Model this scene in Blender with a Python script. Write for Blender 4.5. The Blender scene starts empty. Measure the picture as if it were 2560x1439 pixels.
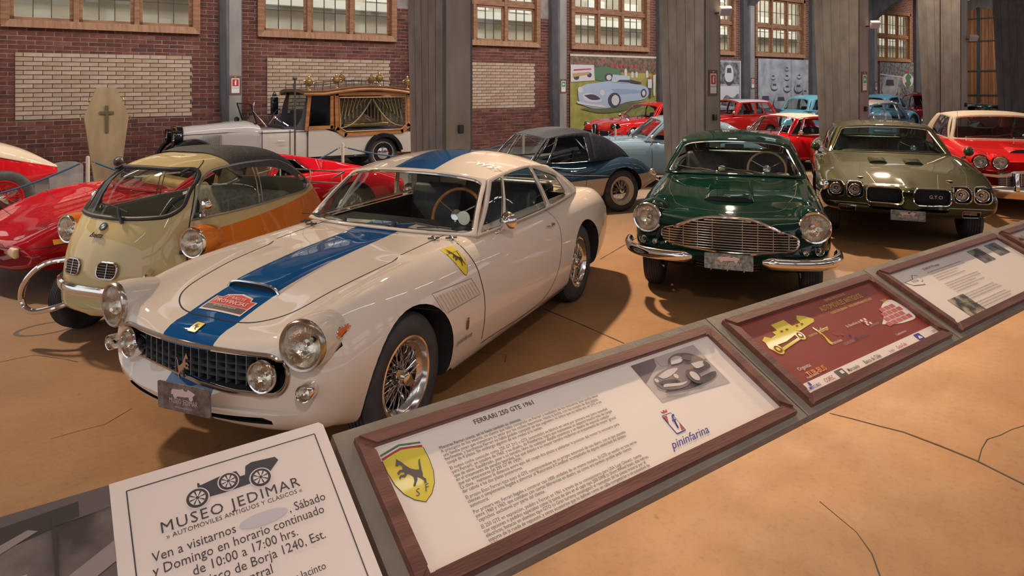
import bpy, bmesh, math, random
import numpy as np
from mathutils import Vector, Matrix
from mathutils.bvhtree import BVHTree
from mathutils.geometry import tessellate_polygon
random.seed(7); np.random.seed(7)
SC = bpy.context.scene; COL = SC.collection
R = math.radians
# ------------------------------------------------------------------ camera
TH = math.atan((3651-1280)/1690.0); ST, CT = math.sin(TH), math.cos(TH); HC = 1.89
cam = bpy.data.objects.new('camera', bpy.data.cameras.new('camera')); COL.objects.link(cam)
cam.data.sensor_width = 36; cam.data.lens = 1690/2560*36; cam.data.shift_y = -(719.5-210)/2560
cam.location = (0, 0, HC); cam.rotation_euler = (R(90), 0, -(math.pi/2-TH)+0.0)
cam.data.clip_end = 200; cam.data.clip_start = .05; SC.camera = cam
def ground(px, py, z=0.0):
    X = (px-1280)/1690.0; k = (HC-z)*1690.0/(py-210)
    return ((ST*X+CT)*k, (-CT*X+ST)*k)
# ------------------------------------------------------------------ world, light, exposure
w = bpy.data.worlds.new('daylight'); SC.world = w; w.use_nodes = True
w.node_tree.nodes['Background'].inputs[0].default_value = (.93, .95, 1.0, 1)
w.node_tree.nodes['Background'].inputs[1].default_value = 0.95
vs = SC.view_settings; vs.view_transform = 'Standard'; vs.look = 'None'; vs.exposure = 0.12; vs.gamma = 1.0; vs.use_curve_mapping = False
def area(name, loc, aim, size, power, col, sy=None):
    l = bpy.data.lights.new(name, 'AREA'); l.energy = power; l.color = col; l.size = size
    if sy: l.shape = 'RECTANGLE'; l.size_y = sy
    o = bpy.data.objects.new(name, l); COL.objects.link(o); o.location = loc
    o.rotation_euler = (Vector(aim)-Vector(loc)).to_track_quat('-Z', 'Y').to_euler(); return o
WARM = (1.0, .74, .50)
area('hall_lamp', (5.2, 8.2, 6.0), (1.2, 2.6, 0), .24, 820, WARM)
area('hall_lamp', (11.0, 8.2, 6.0), (6.5, 3.6, 0), .24, 740, WARM)
area('hall_lamp', (17.0, 8.2, 6.0), (11.5, 4.0, 0), .24, 600, WARM)
area('hall_lamp', (-1.5, 9.5, 6.0), (-2.5, 4.0, 0), .45, 420, WARM)
sp_ = bpy.data.lights.new('board_fill', 'SPOT'); sp_.energy = 420; sp_.color = (1.0, .86, .76); sp_.spot_size = R(44); sp_.spot_blend = .7; sp_.shadow_soft_size = .25  # added fill spot that brightens the boards, no fitting in the hall
so_ = bpy.data.objects.new('board_fill', sp_); COL.objects.link(so_); so_.location = (-.5, -2.0, 5.8); so_.rotation_euler = (Vector((2.0, 2.1, .6))-Vector(so_.location)).to_track_quat('-Z', 'Y').to_euler()
area('wall_fill', (2.0, 11.6, 6.2), (2.0, 16.4, 1.4), 9.0, 260, (.96, .96, 1.0), .5)  # added area fills that brighten the back wall, turned away from the cars
area('wall_fill', (12.5, 11.6, 6.2), (12.5, 16.4, 1.4), 10.0, 300, (.96, .96, 1.0), .5)
area('wall_fill', (24.0, 11.6, 6.2), (24.0, 16.4, 1.4), 12.0, 360, (.96, .96, 1.0), .5)
area('door_fill', (37.0, 12.5, 6.2), (41.5, 14.5, 2.6), 1.0, 420, (1.0, .88, .74))  # added fill so the timber doors at the end do not go black
area('sky_fill', (12.0, 17.6, 8.6), (12.0, 20.4, 3.6), 40.0, 1300, (1.0, .97, .92), 1.2)  # added unseen area lamps standing in for sky light on the outer building
area('sky_fill', (38.0, 17.6, 8.6), (38.0, 20.4, 3.6), 40.0, 1300, (1.0, .97, .92), 1.2)
# ------------------------------------------------------------------ materials
MATS = {}
def nm(name):
    m = bpy.data.materials.new(name); m.use_nodes = True; return m, m.node_tree.nodes, m.node_tree.links, m.node_tree.nodes['Principled BSDF']
def plain(name, col, rough=.5, metal=0.0, coat=0.0, spec=None):
    if name in MATS: return MATS[name]
    m, n, l, b = nm(name)
    b.inputs['Base Color'].default_value = (*col, 1); b.inputs['Roughness'].default_value = rough; b.inputs['Metallic'].default_value = metal
    if coat: b.inputs['Coat Weight'].default_value = coat; b.inputs['Coat Roughness'].default_value = .04
    MATS[name] = m; return m
def noisy(name, c1, c2, scale=5, rough=.8, bump=.2, bscale=None, detail=8, stretch=(1, 1, 1), metal=0, thr=(.35, .65), rr=None, coords='Object'):
    if name in MATS: return MATS[name]
    m, n, l, b = nm(name)
    tc = n.new('ShaderNodeTexCoord'); mp = n.new('ShaderNodeMapping'); mp.inputs['Scale'].default_value = stretch
    l.new(tc.outputs[coords], mp.inputs[0])
    t = n.new('ShaderNodeTexNoise'); t.inputs['Scale'].default_value = scale; t.inputs['Detail'].default_value = detail
    l.new(mp.outputs[0], t.inputs[0])
    r = n.new('ShaderNodeValToRGB'); r.color_ramp.elements[0].position = thr[0]; r.color_ramp.elements[1].position = thr[1]
    r.color_ramp.elements[0].color = (*c1, 1); r.color_ramp.elements[1].color = (*c2, 1)
    l.new(t.outputs[0], r.inputs[0]); l.new(r.outputs[0], b.inputs['Base Color'])
    b.inputs['Roughness'].default_value = rough; b.inputs['Metallic'].default_value = metal
    if bump:
        t2 = n.new('ShaderNodeTexNoise'); t2.inputs['Scale'].default_value = bscale or scale*6; t2.inputs['Detail'].default_value = 6
        l.new(mp.outputs[0], t2.inputs[0]); bp = n.new('ShaderNodeBump'); bp.inputs['Strength'].default_value = bump; bp.inputs['Distance'].default_value = .01
        l.new(t2.outputs[0], bp.inputs['Height']); l.new(bp.outputs[0], b.inputs['Normal'])
    MATS[name] = m; return m
def paint(name, col, col2=None, mode=None, a=0, b_=0, rough=.5, metal=0.0):
    """glossy car paint; optional second colour split by a plane in object space"""
    if name in MATS: return MATS[name]
    m, n, l, b = nm(name)
    b.inputs['Roughness'].default_value = rough; b.inputs['Metallic'].default_value = metal
    b.inputs['Coat Weight'].default_value = 1.0; b.inputs['Coat Roughness'].default_value = .025; b.inputs['Specular IOR Level'].default_value = .0
    b.inputs['Base Color'].default_value = (*col, 1)
    if col2:
        tc = n.new('ShaderNodeTexCoord'); s = n.new('ShaderNodeSeparateXYZ'); l.new(tc.outputs['Object'], s.inputs[0])
        def mth(op, x, y):
            q = n.new('ShaderNodeMath'); q.operation = op
            for i, v in enumerate((x, y)):
                if v is None: continue
                if isinstance(v, (int, float)): q.inputs[i].default_value = v
                else: l.new(v, q.inputs[i])
            return q.outputs[0]
        X, Y, Z = s.outputs
        if mode == 'stripe': f = mth('LESS_THAN', mth('ABSOLUTE', Y, None), a)
        elif mode == 'below': f = mth('LESS_THAN', Z, mth('ADD', mth('MULTIPLY', X, b_), a))
        elif mode == 'bubble':      # below a sloping waist line and behind the door edge
            f1 = mth('LESS_THAN', Z, mth('ADD', mth('MULTIPLY', X, b_), a))
            f2 = mth('LESS_THAN', X, mth('ADD', mth('MULTIPLY', Z, -.32), .30))
            f = mth('MULTIPLY', f1, f2)
        mx = n.new('ShaderNodeMix'); mx.data_type = 'RGBA'; l.new(f, mx.inputs[0])
        mx.inputs[6].default_value = (*col, 1); mx.inputs[7].default_value = (*col2, 1)
        l.new(mx.outputs[2], b.inputs['Base Color'])
    MATS[name] = m; return m
def glass(name, tint=(.82, .88, .86), refl=1.0):
    if name in MATS: return MATS[name]
    m, n, l, b = nm(name); n.remove(b)
    t = n.new('ShaderNodeBsdfTransparent'); t.inputs[0].default_value = (*tint, 1)
    g = n.new('ShaderNodeBsdfGlossy'); g.inputs['Roughness'].default_value = .015
    fr = n.new('ShaderNodeFresnel'); ge = n.new('ShaderNodeNewGeometry'); mi = n.new('ShaderNodeMapRange'); mi.inputs[3].default_value = 1.45; mi.inputs[4].default_value = 1/1.45; l.new(ge.outputs['Backfacing'], mi.inputs[0]); l.new(mi.outputs[0], fr.inputs[0])
    mu = n.new('ShaderNodeMath'); mu.operation = 'MULTIPLY'; mu.inputs[1].default_value = refl; l.new(fr.outputs[0], mu.inputs[0])
    mx = n.new('ShaderNodeMixShader'); l.new(mu.outputs[0], mx.inputs[0]); l.new(t.outputs[0], mx.inputs[1]); l.new(g.outputs[0], mx.inputs[2])
    l.new(mx.outputs[0], n['Material Output'].inputs[0]); MATS[name] = m; return m
def emit(name, col, s):
    if name in MATS: return MATS[name]
    m, n, l, b = nm(name); b.inputs['Base Color'].default_value = (*col, 1)
    b.inputs['Emission Color'].default_value = (*col, 1); b.inputs['Emission Strength'].default_value = s; MATS[name] = m; return m
CHROME = plain('chrome', (.82, .80, .78), .09, 1.0)
DCHROME = plain('worn_chrome', (.55, .50, .46), .22, 1.0)
ALU = plain('polished_aluminium', (.78, .76, .74), .16, 1.0)
BLACK = plain('black_void', (.012, .012, .013), .8)
RUB = plain('black_rubber', (.03, .03, .033), .55)
TYRE = noisy('tyre_rubber', (.035, .036, .040), (.06, .06, .065), 12, .75, .1)
DARKM = plain('dark_metal', (.06, .065, .075), .4, .5)
LEATH = noisy('black_leather', (.02, .021, .025), (.04, .042, .048), 20, .42, .15)
GLS = glass('window_glass'); GLD = glass('tinted_glass', (.42, .50, .50)); GLV = glass('green_tinted_glass', (.50, .66, .64)); LENS = glass('lamp_lens', (.93, .93, .90), 1.6)
_n, _l = LENS.node_tree.nodes, LENS.node_tree.links; _t = _n.new('ShaderNodeTexCoord'); _w = _n.new('ShaderNodeTexWave'); _w.wave_type = 'BANDS'; _w.bands_direction = 'Y'; _w.inputs['Scale'].default_value = 24; _b = _n.new('ShaderNodeBump'); _b.inputs['Strength'].default_value = .55; _b.inputs['Distance'].default_value = .006
_l.new(_t.outputs['Object'], _w.inputs[0]); _l.new(_w.outputs[0], _b.inputs['Height']); _l.new(_b.outputs[0], _n['Glossy BSDF'].inputs['Normal'])
BRASS = plain('brass', (.58, .42, .18), .3, 1.0)
LINE = plain('panel_gap', (.02, .018, .018), .9)
ORANGE_L = plain('orange_lens', (.80, .16, .03), .2, 0, .5)
WOODW = noisy('steering_wood', (.38, .13, .04), (.55, .22, .08), 14, .25, 0)
# ------------------------------------------------------------------ mesh helpers
class MB:
    def __init__(s): s.v = []; s.f = []; s.m = []; s.k = 0
    def add(s, V, F, mi=None):
        o = len(s.v); s.v += [tuple(map(float, p)) for p in V]; s.f += [tuple(i+o for i in f) for f in F]; s.m += [s.k if mi is None else mi]*len(F); return s
    def box(s, c, d, rot=None, bev=0, mi=None):
        hx, hy, hz = d[0]/2, d[1]/2, d[2]/2
        if bev:
            bm = bmesh.new(); bmesh.ops.create_cube(bm, size=1, matrix=Matrix.Diagonal((d[0], d[1], d[2], 1)))
            bmesh.ops.bevel(bm, geom=list(bm.edges), offset=bev, segments=3, profile=.5, affect='EDGES')
            V = [v.co.copy() for v in bm.verts]; F = [[v.index for v in f.verts] for f in bm.faces]; bm.free()
        else:
            V = [Vector((x*hx, y*hy, z*hz)) for x in (-1, 1) for y in (-1, 1) for z in (-1, 1)]
            F = [(0, 1, 3, 2), (4, 6, 7, 5), (0, 4, 5, 1), (2, 3, 7, 6), (0, 2, 6, 4), (1, 5, 7, 3)]
        if rot is not None: V = [rot @ v for v in V]
        return s.add([v+Vector(c) for v in V], F, mi)
    def tube(s, pts, r, n=8, closed=False, cap=True, mi=None, flat=None):
        P = [Vector(p) for p in pts]; m = len(P); V = []; F = []
        up = Vector((0, 0, 1)); prev = None
        for i, p in enumerate(P):
            a = P[(i-1) % m] if (closed or i > 0) else p; b = P[(i+1) % m] if (closed or i < m-1) else p
            t = (b-a).normalized() if (b-a).length > 1e-9 else Vector((1, 0, 0))
            if prev is None: prev = up.cross(t) if abs(t.z) < .95 else Vector((1, 0, 0)).cross(t)
            x = (prev-t*prev.dot(t)).normalized(); y = t.cross(x); prev = x
            rr = r[i] if hasattr(r, '__len__') else r
            for k in range(n):
                an = 2*math.pi*k/n; V.append(p+x*math.cos(an)*rr+y*math.sin(an)*rr*(flat or 1))
        for i in range(m if closed else m-1):
            for k in range(n):
                a = i*n+k; b = i*n+(k+1) % n; c = ((i+1) % m)*n+(k+1) % n; d = ((i+1) % m)*n+k; F.append((a, b, c, d))
        if cap and not closed: F.append(tuple(range(n))[::-1]); F.append(tuple((m-1)*n+k for k in range(n)))
        return s.add(V, F, mi)
    def lathe(s, prof, c=(0, 0, 0), axis='y', n=32, mi=None, rot=None, cap=False):
        """prof: (radius, along axis)"""
        V = []; F = []; m = len(prof)
        for r, h in prof:
            for k in range(n):
                a = 2*math.pi*k/n; x, y = r*math.cos(a), r*math.sin(a)
                V.append(Vector({'y': (x, h, -y), 'z': (x, y, h), 'x': (h, x, y)}[axis]))
        if rot is not None: V = [rot @ v for v in V]
        V = [v+Vector(c) for v in V]
        for i in range(m-1):
            for k in range(n): F.append((i*n+k, i*n+(k+1) % n, (i+1)*n+(k+1) % n, (i+1)*n+k))
        if cap: F.append(tuple(range(n))[::-1]); F.append(tuple((m-1)*n+k for k in range(n)))
        return s.add(V, F, mi)
    def grid(s, P, mi=None, wrap=False):
        P = np.asarray(P); a, b = P.shape[:2]; F = []
        for i in range(a-1):
            for j in range(b if wrap else b-1): F.append((i*b+j, i*b+(j+1) % b, (i+1)*b+(j+1) % b, (i+1)*b+j))
        return s.add(P.reshape(-1, 3), F, mi)
    def prism(s, poly, M, t, mi=None):
        """2-D polygon extruded by t along local z of M"""
        n = len(poly); V = [M @ Vector((x, y, 0)) for x, y in poly]+[M @ Vector((x, y, t)) for x, y in poly]
        T = tessellate_polygon([[Vector((x, y, 0)) for x, y in poly]])
        F = [tuple(a) for a in T]+[tuple(i+n for i in a) for a in T]+[(i, (i+1) % n, (i+1) % n+n, i+n) for i in range(n)]
        return s.add(V, F, mi)
    def flat(s, poly, M, z=0, mi=None):
        V = [M @ Vector((x, y, z)) for x, y in poly]; T = tessellate_polygon([[Vector((x, y, 0)) for x, y in poly]])
        F = []
        nz = M.to_3x3() @ Vector((0, 0, 1))
        for a in T:
            q = (V[a[1]]-V[a[0]]).cross(V[a[2]]-V[a[0]]); F.append(tuple(a) if q.dot(nz) > 0 else tuple(a)[::-1])
        return s.add(V, F, mi)
    def build(s, name, mat, parent=None, smooth=True, ang=35, fix=True):
        me = bpy.data.meshes.new(name); me.from_pydata(s.v, [], s.f)
        for m in (mat if isinstance(mat, (list, tuple)) else [mat]): me.materials.append(m)
        if any(s.m): me.polygons.foreach_set('material_index', s.m)
        if fix:
            bm = bmesh.new(); bm.from_mesh(me); bmesh.ops.recalc_face_normals(bm, faces=bm.faces); bm.to_mesh(me); bm.free()
        if smooth: me.polygons.foreach_set('use_smooth', [True]*len(me.polygons)); me.set_sharp_from_angle(angle=R(ang))
        me.update(); o = bpy.data.objects.new(name, me); COL.objects.link(o)
        if parent is not None: o.parent = parent
        return o
def tag(o, label=None, cat=None, group=None, kind=None):
    if label: o['label'] = label
    if cat: o['category'] = cat
    if group: o['group'] = group
    if kind: o['kind'] = kind
    return o
def empty(name, loc, rz=0):
    o = bpy.data.objects.new(name, None); COL.objects.link(o); o.location = loc; o.rotation_euler = (0, 0, rz); o.empty_display_size = .1; return o
def copy_tree(o, parent=None):
    c = o.copy(); COL.objects.link(c)
    if parent is not None: c.parent = parent
    for ch in list(o.children): copy_tree(ch, c)
    return c
def pchip(kn, xq):
    x = np.array([k[0] for k in kn], float); y = np.array([k[1] for k in kn], float)
    i = np.argsort(x); x = x[i]; y = y[i]; h = np.diff(x); d = np.diff(y)/h; m = np.zeros_like(x)
    if len(x) > 2:
        for k in range(1, len(x)-1):
            if d[k-1]*d[k] > 0:
                w1 = 2*h[k]+h[k-1]; w2 = h[k]+2*h[k-1]; m[k] = (w1+w2)/(w1/d[k-1]+w2/d[k])
    m[0] = d[0]; m[-1] = d[-1]; xq = np.clip(np.asarray(xq, float), x[0], x[-1]); j = np.clip(np.searchsorted(x, xq)-1, 0, len(x)-2)
    t = (xq-x[j])/h[j]; return (2*t**3-3*t**2+1)*y[j]+(t**3-2*t**2+t)*h[j]*m[j]+(-2*t**3+3*t**2)*y[j+1]+(t**3-t**2)*h[j]*m[j+1]
def crspline(P, n):
    """chord-length Catmull-Rom through points P (k,3), n samples"""
    P = np.asarray(P, float); k = len(P)
    d = np.r_[0, np.cumsum(np.maximum(np.linalg.norm(np.diff(P, axis=0), axis=1)**.7, 1e-6))]
    T = np.zeros_like(P)
    for i in range(1, k-1): T[i] = ((P[i+1]-P[i])/(d[i+1]-d[i])*(d[i]-d[i-1])+(P[i]-P[i-1])/(d[i]-d[i-1])*(d[i+1]-d[i]))/(d[i+1]-d[i-1])
    T[0] = (P[1]-P[0])/(d[1]-d[0]); T[-1] = (P[-1]-P[-2])/(d[-1]-d[-2])
    q = np.linspace(0, d[-1], n); j = np.clip(np.searchsorted(d, q, side='right')-1, 0, k-2); h = (d[j+1]-d[j])[:, None]; t = ((q-d[j])/h[:, 0])[:, None]
    return (2*t**3-3*t**2+1)*P[j]+(t**3-2*t**2+t)*h*T[j]+(-2*t**3+3*t**2)*P[j+1]+(t**3-t**2)*h*T[j+1]
def smooth1(a, s):
    if s <= 0: return a
    r = int(3*s); k = np.exp(-.5*(np.arange(-r, r+1)/s)**2); k /= k.sum(); return np.convolve(np.pad(a, r, mode='reflect', reflect_type='odd'), k, 'valid')
def rrect(cx, cy, w, h, r, n=5):
    P = []
    for sx, sy, a0 in ((1, 1, 0), (-1, 1, 90), (-1, -1, 180), (1, -1, 270)):
        for i in range(n+1):
            a = R(a0+90*i/n); P.append((cx+sx*(w/2-r)+r*math.cos(a), cy+sy*(h/2-r)+r*math.sin(a)))
    return P
def circ(cx, cy, r, n=20, ry=None): return [(cx+r*math.cos(2*math.pi*i/n), cy+(ry or r)*math.sin(2*math.pi*i/n)) for i in range(n)]
def boolean(o, cutters, op='DIFFERENCE'):
    par = o.parent; o.parent = None
    for c in cutters:
        n0 = len(o.data.polygons)
        for att in range(3):
            if att: c.location = (.0023*att, .0017*att, -.0019*att)
            md = o.modifiers.new('b', 'BOOLEAN'); md.operation = op; md.object = c; md.solver = 'EXACT' if att < 2 else 'FAST'
            if att < 2: md.material_mode = 'TRANSFER'
            dg = bpy.context.evaluated_depsgraph_get(); dg.update()
            me = bpy.data.meshes.new_from_object(o.evaluated_get(dg)); o.modifiers.clear()
            if len(me.polygons) > n0*.6: o.data = me; break
            print('boolean retry', o.name, att, len(me.polygons), n0)
        bpy.data.objects.remove(c, do_unlink=True)
    o.parent = par; me = o.data
    me.polygons.foreach_set('use_smooth', [True]*len(me.polygons)); me.set_sharp_from_angle(angle=R(32)); return o
TXT = {}
def text(name, s, size, M, parent, mat, align='LEFT', ext=0, sx=1.0, shear=0, bold=0, spacing=1):
    c = bpy.data.curves.new('t', 'FONT'); c.body = s; c.size = size; c.align_x = align; c.extrude = ext; c.resolution_u = 2; c.shear = shear; c.offset = min(bold*.35, size*.008); c.space_character = spacing
    t = bpy.data.objects.new('t', c); COL.objects.link(t)
    dg = bpy.context.evaluated_depsgraph_get(); me = bpy.data.meshes.new_from_object(t.evaluated_get(dg)); bpy.data.objects.remove(t, do_unlink=True)
    me.transform(M @ Matrix.Diagonal((sx, 1, 1, 1))); me.materials.clear(); me.materials.append(mat)
    o = bpy.data.objects.new(name, me); COL.objects.link(o); o.parent = parent; return o
# ------------------------------------------------------------------ car builders
FR = dict(y=[0, .36, .62, .80, .935, 1.0, .985, .93, .78, 0], mid=.60)
def car_body(p, car, mat, name='body'):
    """closed body skin lofted from a centre profile, a fender profile, a plan outline and a sill line"""
    xf, xr = p['x']; N = p.get('n', 84)
    xs = np.linspace(xf, xr, N); sm = p.get('sm', 1.6)
    top = smooth1(pchip(p['top'], xs), sm); fen = smooth1(pchip(p['fen'], xs), sm); wid = smooth1(pchip(p['wid'], xs), sm); sil = smooth1(pchip(p['sil'], xs), sm)
    mid = smooth1(pchip(p['mid'], xs), sm); fy = p.get('fy', FR['y']); val = p.get('val', .0); sh = p.get('sh', .07)
    rows = []
    for i in range(N):
        W, T, Fz, S, Mz = wid[i], top[i], fen[i], sil[i], mid[i]
        vz = T*.45+Fz*.55-val if Fz > T else T*.6+Fz*.4
        sec = [(fy[0]*W, T), (fy[1]*W, T-.003+(0.1*(vz-T))), (fy[2]*W, vz), (fy[3]*W, Fz), (fy[4]*W, Fz-sh), (fy[5]*W, Mz), (fy[6]*W, S+(Mz-S)*.38), (fy[7]*W, S+.035), (fy[8]*W, S), (0, S)]
        rows.append(crspline([(xs[i], y, z) for y, z in sec], p.get('m', 46)))
    rows = np.array(rows)
    def ends(row, lst, sgn, zc):
        out = []
        for dx, sy, sz in lst:
            q = row.copy(); q[:, 0] += sgn*dx; q[:, 1] *= sy; q[:, 2] = zc+(q[:, 2]-zc)*sz; out.append(q)
        return out
    fe = ends(rows[0], p.get('nose', [(.05, .985, .95), (.09, .955, .84), (.115, .92, .68), (.13, .88, .48)]), 1, p.get('zcf', .5))
    re = ends(rows[-1], p.get('tail', [(.04, .985, .95), (.07, .955, .84), (.09, .92, .68)]), -1, p.get('zcr', .55))
    A = np.array(fe[::-1]+list(rows)+re)
    # plan curvature of the two ends
    cf, cr = p.get('curve', (.12, .10)); Wm = wid.max(); L = p.get('cl', .9)
    wf = np.clip((A[:, :, 0]-(xf-L))/L, 0, 1.3)**2; wr = np.clip(((xr+L)-A[:, :, 0])/L, 0, 1.3)**2
    yy = (A[:, :, 1]/Wm)**2; A[:, :, 0] += -cf*wf*yy + cr*wr*yy
    if 'warp' in p: A = p['warp'](A)
    B = A.copy()[:, ::-1]; B[:, :, 1] *= -1
    full = np.concatenate([A[:, :-1], B[:, :-1]], axis=1)       # around the section
    a, b = full.shape[:2]; mb = MB(); mb.grid(full, wrap=True)
    mb.f += [tuple(range(b)), tuple((a-1)*b+k for k in range(b))]; mb.m += [0, 0]
    return mb.build(name, mat, car)
def cyl_cut(x, z, r, y0, y1, n=40):
    return MB().lathe([(r, y0), (r, y1)], (x, 0, z), 'y', n, cap=True).build('cut', BLACK)
def poly_cut(poly, axis, a, b, mat=None):
    """poly in (y,z) pushed along x, or (x,y) pushed along z, or (x,z) along y"""
    if axis == 'x': M = Matrix(((0, 0, 1, a), (1, 0, 0, 0), (0, 1, 0, 0), (0, 0, 0, 1)))
    elif axis == 'z': M = Matrix.Translation((0, 0, a))
    else: M = Matrix(((1, 0, 0, 0), (0, 0, 1, a), (0, 1, 0, 0), (0, 0, 0, 1)))
    return MB().prism(poly, M, b-a).build('cut', mat or BLACK, smooth=False)
class Surf:
    """ray-casts onto one or more meshes (local car space)"""
    def __init__(s, obs):
        s.b = [BVHTree.FromPolygons([v.co for v in o.data.vertices], [tuple(p.vertices) for p in o.data.polygons]) for o in obs]
    def hit(s, o, d):
        best = None
        for b in s.b:
            h = b.ray_cast(Vector(o), Vector(d))
            if h[0] is not None and (best is None or h[3] < best[3]): best = h
        return best
    def side(s, x, z, y=1): h = s.hit((x, 3*y, z), (0, -y, 0)); return h
    def top(s, x, y): return s.hit((x, y, 3), (0, 0, -1))
    def front(s, y, z): return s.hit((3, y, z), (-1, 0, 0))
    def proj(s, mode, a, b, lift=0.0, y=1):
        h = {'side': lambda: s.side(a, b, y), 'top': lambda: s.top(a, b), 'front': lambda: s.front(a, b)}[mode]()
        if h is None: return None, None
        n = h[1]; d = {'side': Vector((0, y, 0)), 'top': Vector((0, 0, 1)), 'front': Vector((1, 0, 0))}[mode]
        if n.dot(d) < 0: n = -n
        return h[0]+n*lift, n
def dense(pts, step=.03, closed=False):
    out = []; n = len(pts)
    for i in range(n if closed else n-1):
        a, b = pts[i], pts[(i+1) % n]; L = math.dist(a, b); k = max(1, int(L/step))
        out += [tuple(a[q]+(b[q]-a[q])*j/k for q in range(len(a))) for j in range(k)]
    if not closed: out.append(tuple(pts[-1]))
    return out
def sp2(pts, n=None, closed=False):
    """smooth 2-D curve through points"""
    P = [(x, y, 0) for x, y in pts]
    if closed: P = P+[P[0]]
    r = crspline(P, n or len(pts)*6); r = [(a, b) for a, b, _ in r]; return r[:-1] if closed else r
def gap(sf, mode, pts, car, w=.006, y=1, name='panel_line', mat=None, lift=.0012, closed=False):
    mb = MB(); P = []
    for a, b in dense(pts, .03, closed):
        q, n = sf.proj(mode, a, b, lift, y)
        if q is not None: P.append((q, n))
    if len(P) < 2: return None
    V = []; F = []
    for i, (q, n) in enumerate(P):
        a = P[i-1][0] if i else (P[-1][0] if closed else q); b = P[i+1][0] if i < len(P)-1 else (P[0][0] if closed else q)
        t = (b-a); s_ = n.cross(t).normalized()*w/2; V += [q-s_, q+s_]
    for i in range(len(P)-1 if not closed else len(P)):
        j = (i+1) % len(P); F.append((2*i, 2*j, 2*j+1, 2*i+1))
    mb.add(V, F); return mb.build(name, mat or LINE, car, smooth=False, fix=False)
def rim_tube(sf, mode, pts, car, r=.008, y=1, name='chrome_trim', mat=None, lift=0.0, closed=False, n=6, flat=None, step=.03):
    P = [sf.proj(mode, a, b, lift, y)[0] for a, b in dense(pts, step, closed)]; P = [q for q in P if q is not None]
    return MB().tube(P, r, n, closed=closed, flat=flat).build(name, mat or CHROME, car) if len(P) > 2 else None
def decal(sf, mode, poly, car, mat, name, y=1, lift=.002, sub=.05):
    """polygon laid over the skin"""
    bm = bmesh.new(); vs_ = [bm.verts.new((a, b, 0)) for a, b in dense(poly, sub, True)]
    bm.faces.new(vs_)
    xs = [p[0] for p in poly]; ys = [p[1] for p in poly]
    for ax, lo, hi in ((0, min(xs), max(xs)), (1, min(ys), max(ys))):
        k = lo+sub
        while k < hi:
            co = (k, 0, 0) if ax == 0 else (0, k, 0); no = (1, 0, 0) if ax == 0 else (0, 1, 0)
            bmesh.ops.bisect_plane(bm, geom=list(bm.verts)+list(bm.edges)+list(bm.faces), plane_co=co, plane_no=no); k += sub
    bmesh.ops.triangulate(bm, faces=bm.faces)
    ok = {}
    for v in bm.verts:
        q, n = sf.proj(mode, v.co.x, v.co.y, lift, y); ok[v] = q
    for v in list(bm.verts):
        if ok[v] is None: bm.verts.remove(v)
        else: v.co = ok[v]
    me = bpy.data.meshes.new(name); bm.to_mesh(me); bm.free(); me.materials.append(mat)
    me.polygons.foreach_set('use_smooth', [True]*len(me.polygons))
    o = bpy.data.objects.new(name, me); COL.objects.link(o); o.parent = car; return o
# greenhouse -----------------------------------------------------------
def ring_window(P, rng, quad, rc, frame, gl, trim, rt=.008, K=3, nE=12):
    """P(s,t) patch; rng=(s0,s1,t0,t1) outer cell; quad = 4 (s,t) window corners, rc = corner rounding 0..1"""
    s0, s1, t0, t1 = rng; out = []; inn = []
    bl, br, tr, tl = quad
    for side in range(4):
        for i in range(nE):
            u = -1+2*i/nE; a, b = [(u, -1), (1, u), (-u, 1), (-1, -u)][side]
            out.append((s0+(s1-s0)*(a+1)/2, t0+(t1-t0)*(b+1)/2))
            cx, cy = max(-(1-rc), min(1-rc, a)), max(-(1-rc), min(1-rc, b)); dx, dy = a-cx, b-cy; L = math.hypot(dx, dy)
            if L > 1e-9: a, b = cx+dx/L*rc, cy+dy/L*rc
            p, q = (a+1)/2, (b+1)/2
            inn.append(tuple(bl[k]*(1-p)*(1-q)+br[k]*p*(1-q)+tr[k]*p*q+tl[k]*(1-p)*q for k in (0, 1)))
    n = len(out)
    def ringpts(f): return [P(o_[0]+(i_[0]-o_[0])*f, o_[1]+(i_[1]-o_[1])*f) for o_, i_ in zip(out, inn)]
    if frame is not None: frame.grid(np.array([ringpts(k/K) for k in range(K+1)]), wrap=True)
    if gl is not None:
        c = (sum(a[0] for a in inn)/n, sum(a[1] for a in inn)/n)
        rows = [[P(c[0]+(i_[0]-c[0])*f, c[1]+(i_[1]-c[1])*f) for i_ in inn] for f in (1, .75, .5, .25, .02)]
        gl.grid(np.array(rows), wrap=True); gl.f.append(tuple(len(gl.v)-n+k for k in range(n))); gl.m.append(gl.k)
    if trim is not None: trim.tube([P(*i_) for i_ in inn], rt, 6, closed=True)
def polyfun(pts):
    C = crspline(pts, 41)
    def f(s): s = max(0, min(1, s))*40; i = min(39, int(s)); return C[i]+(C[i+1]-C[i])*(s-i)
    return f
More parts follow.
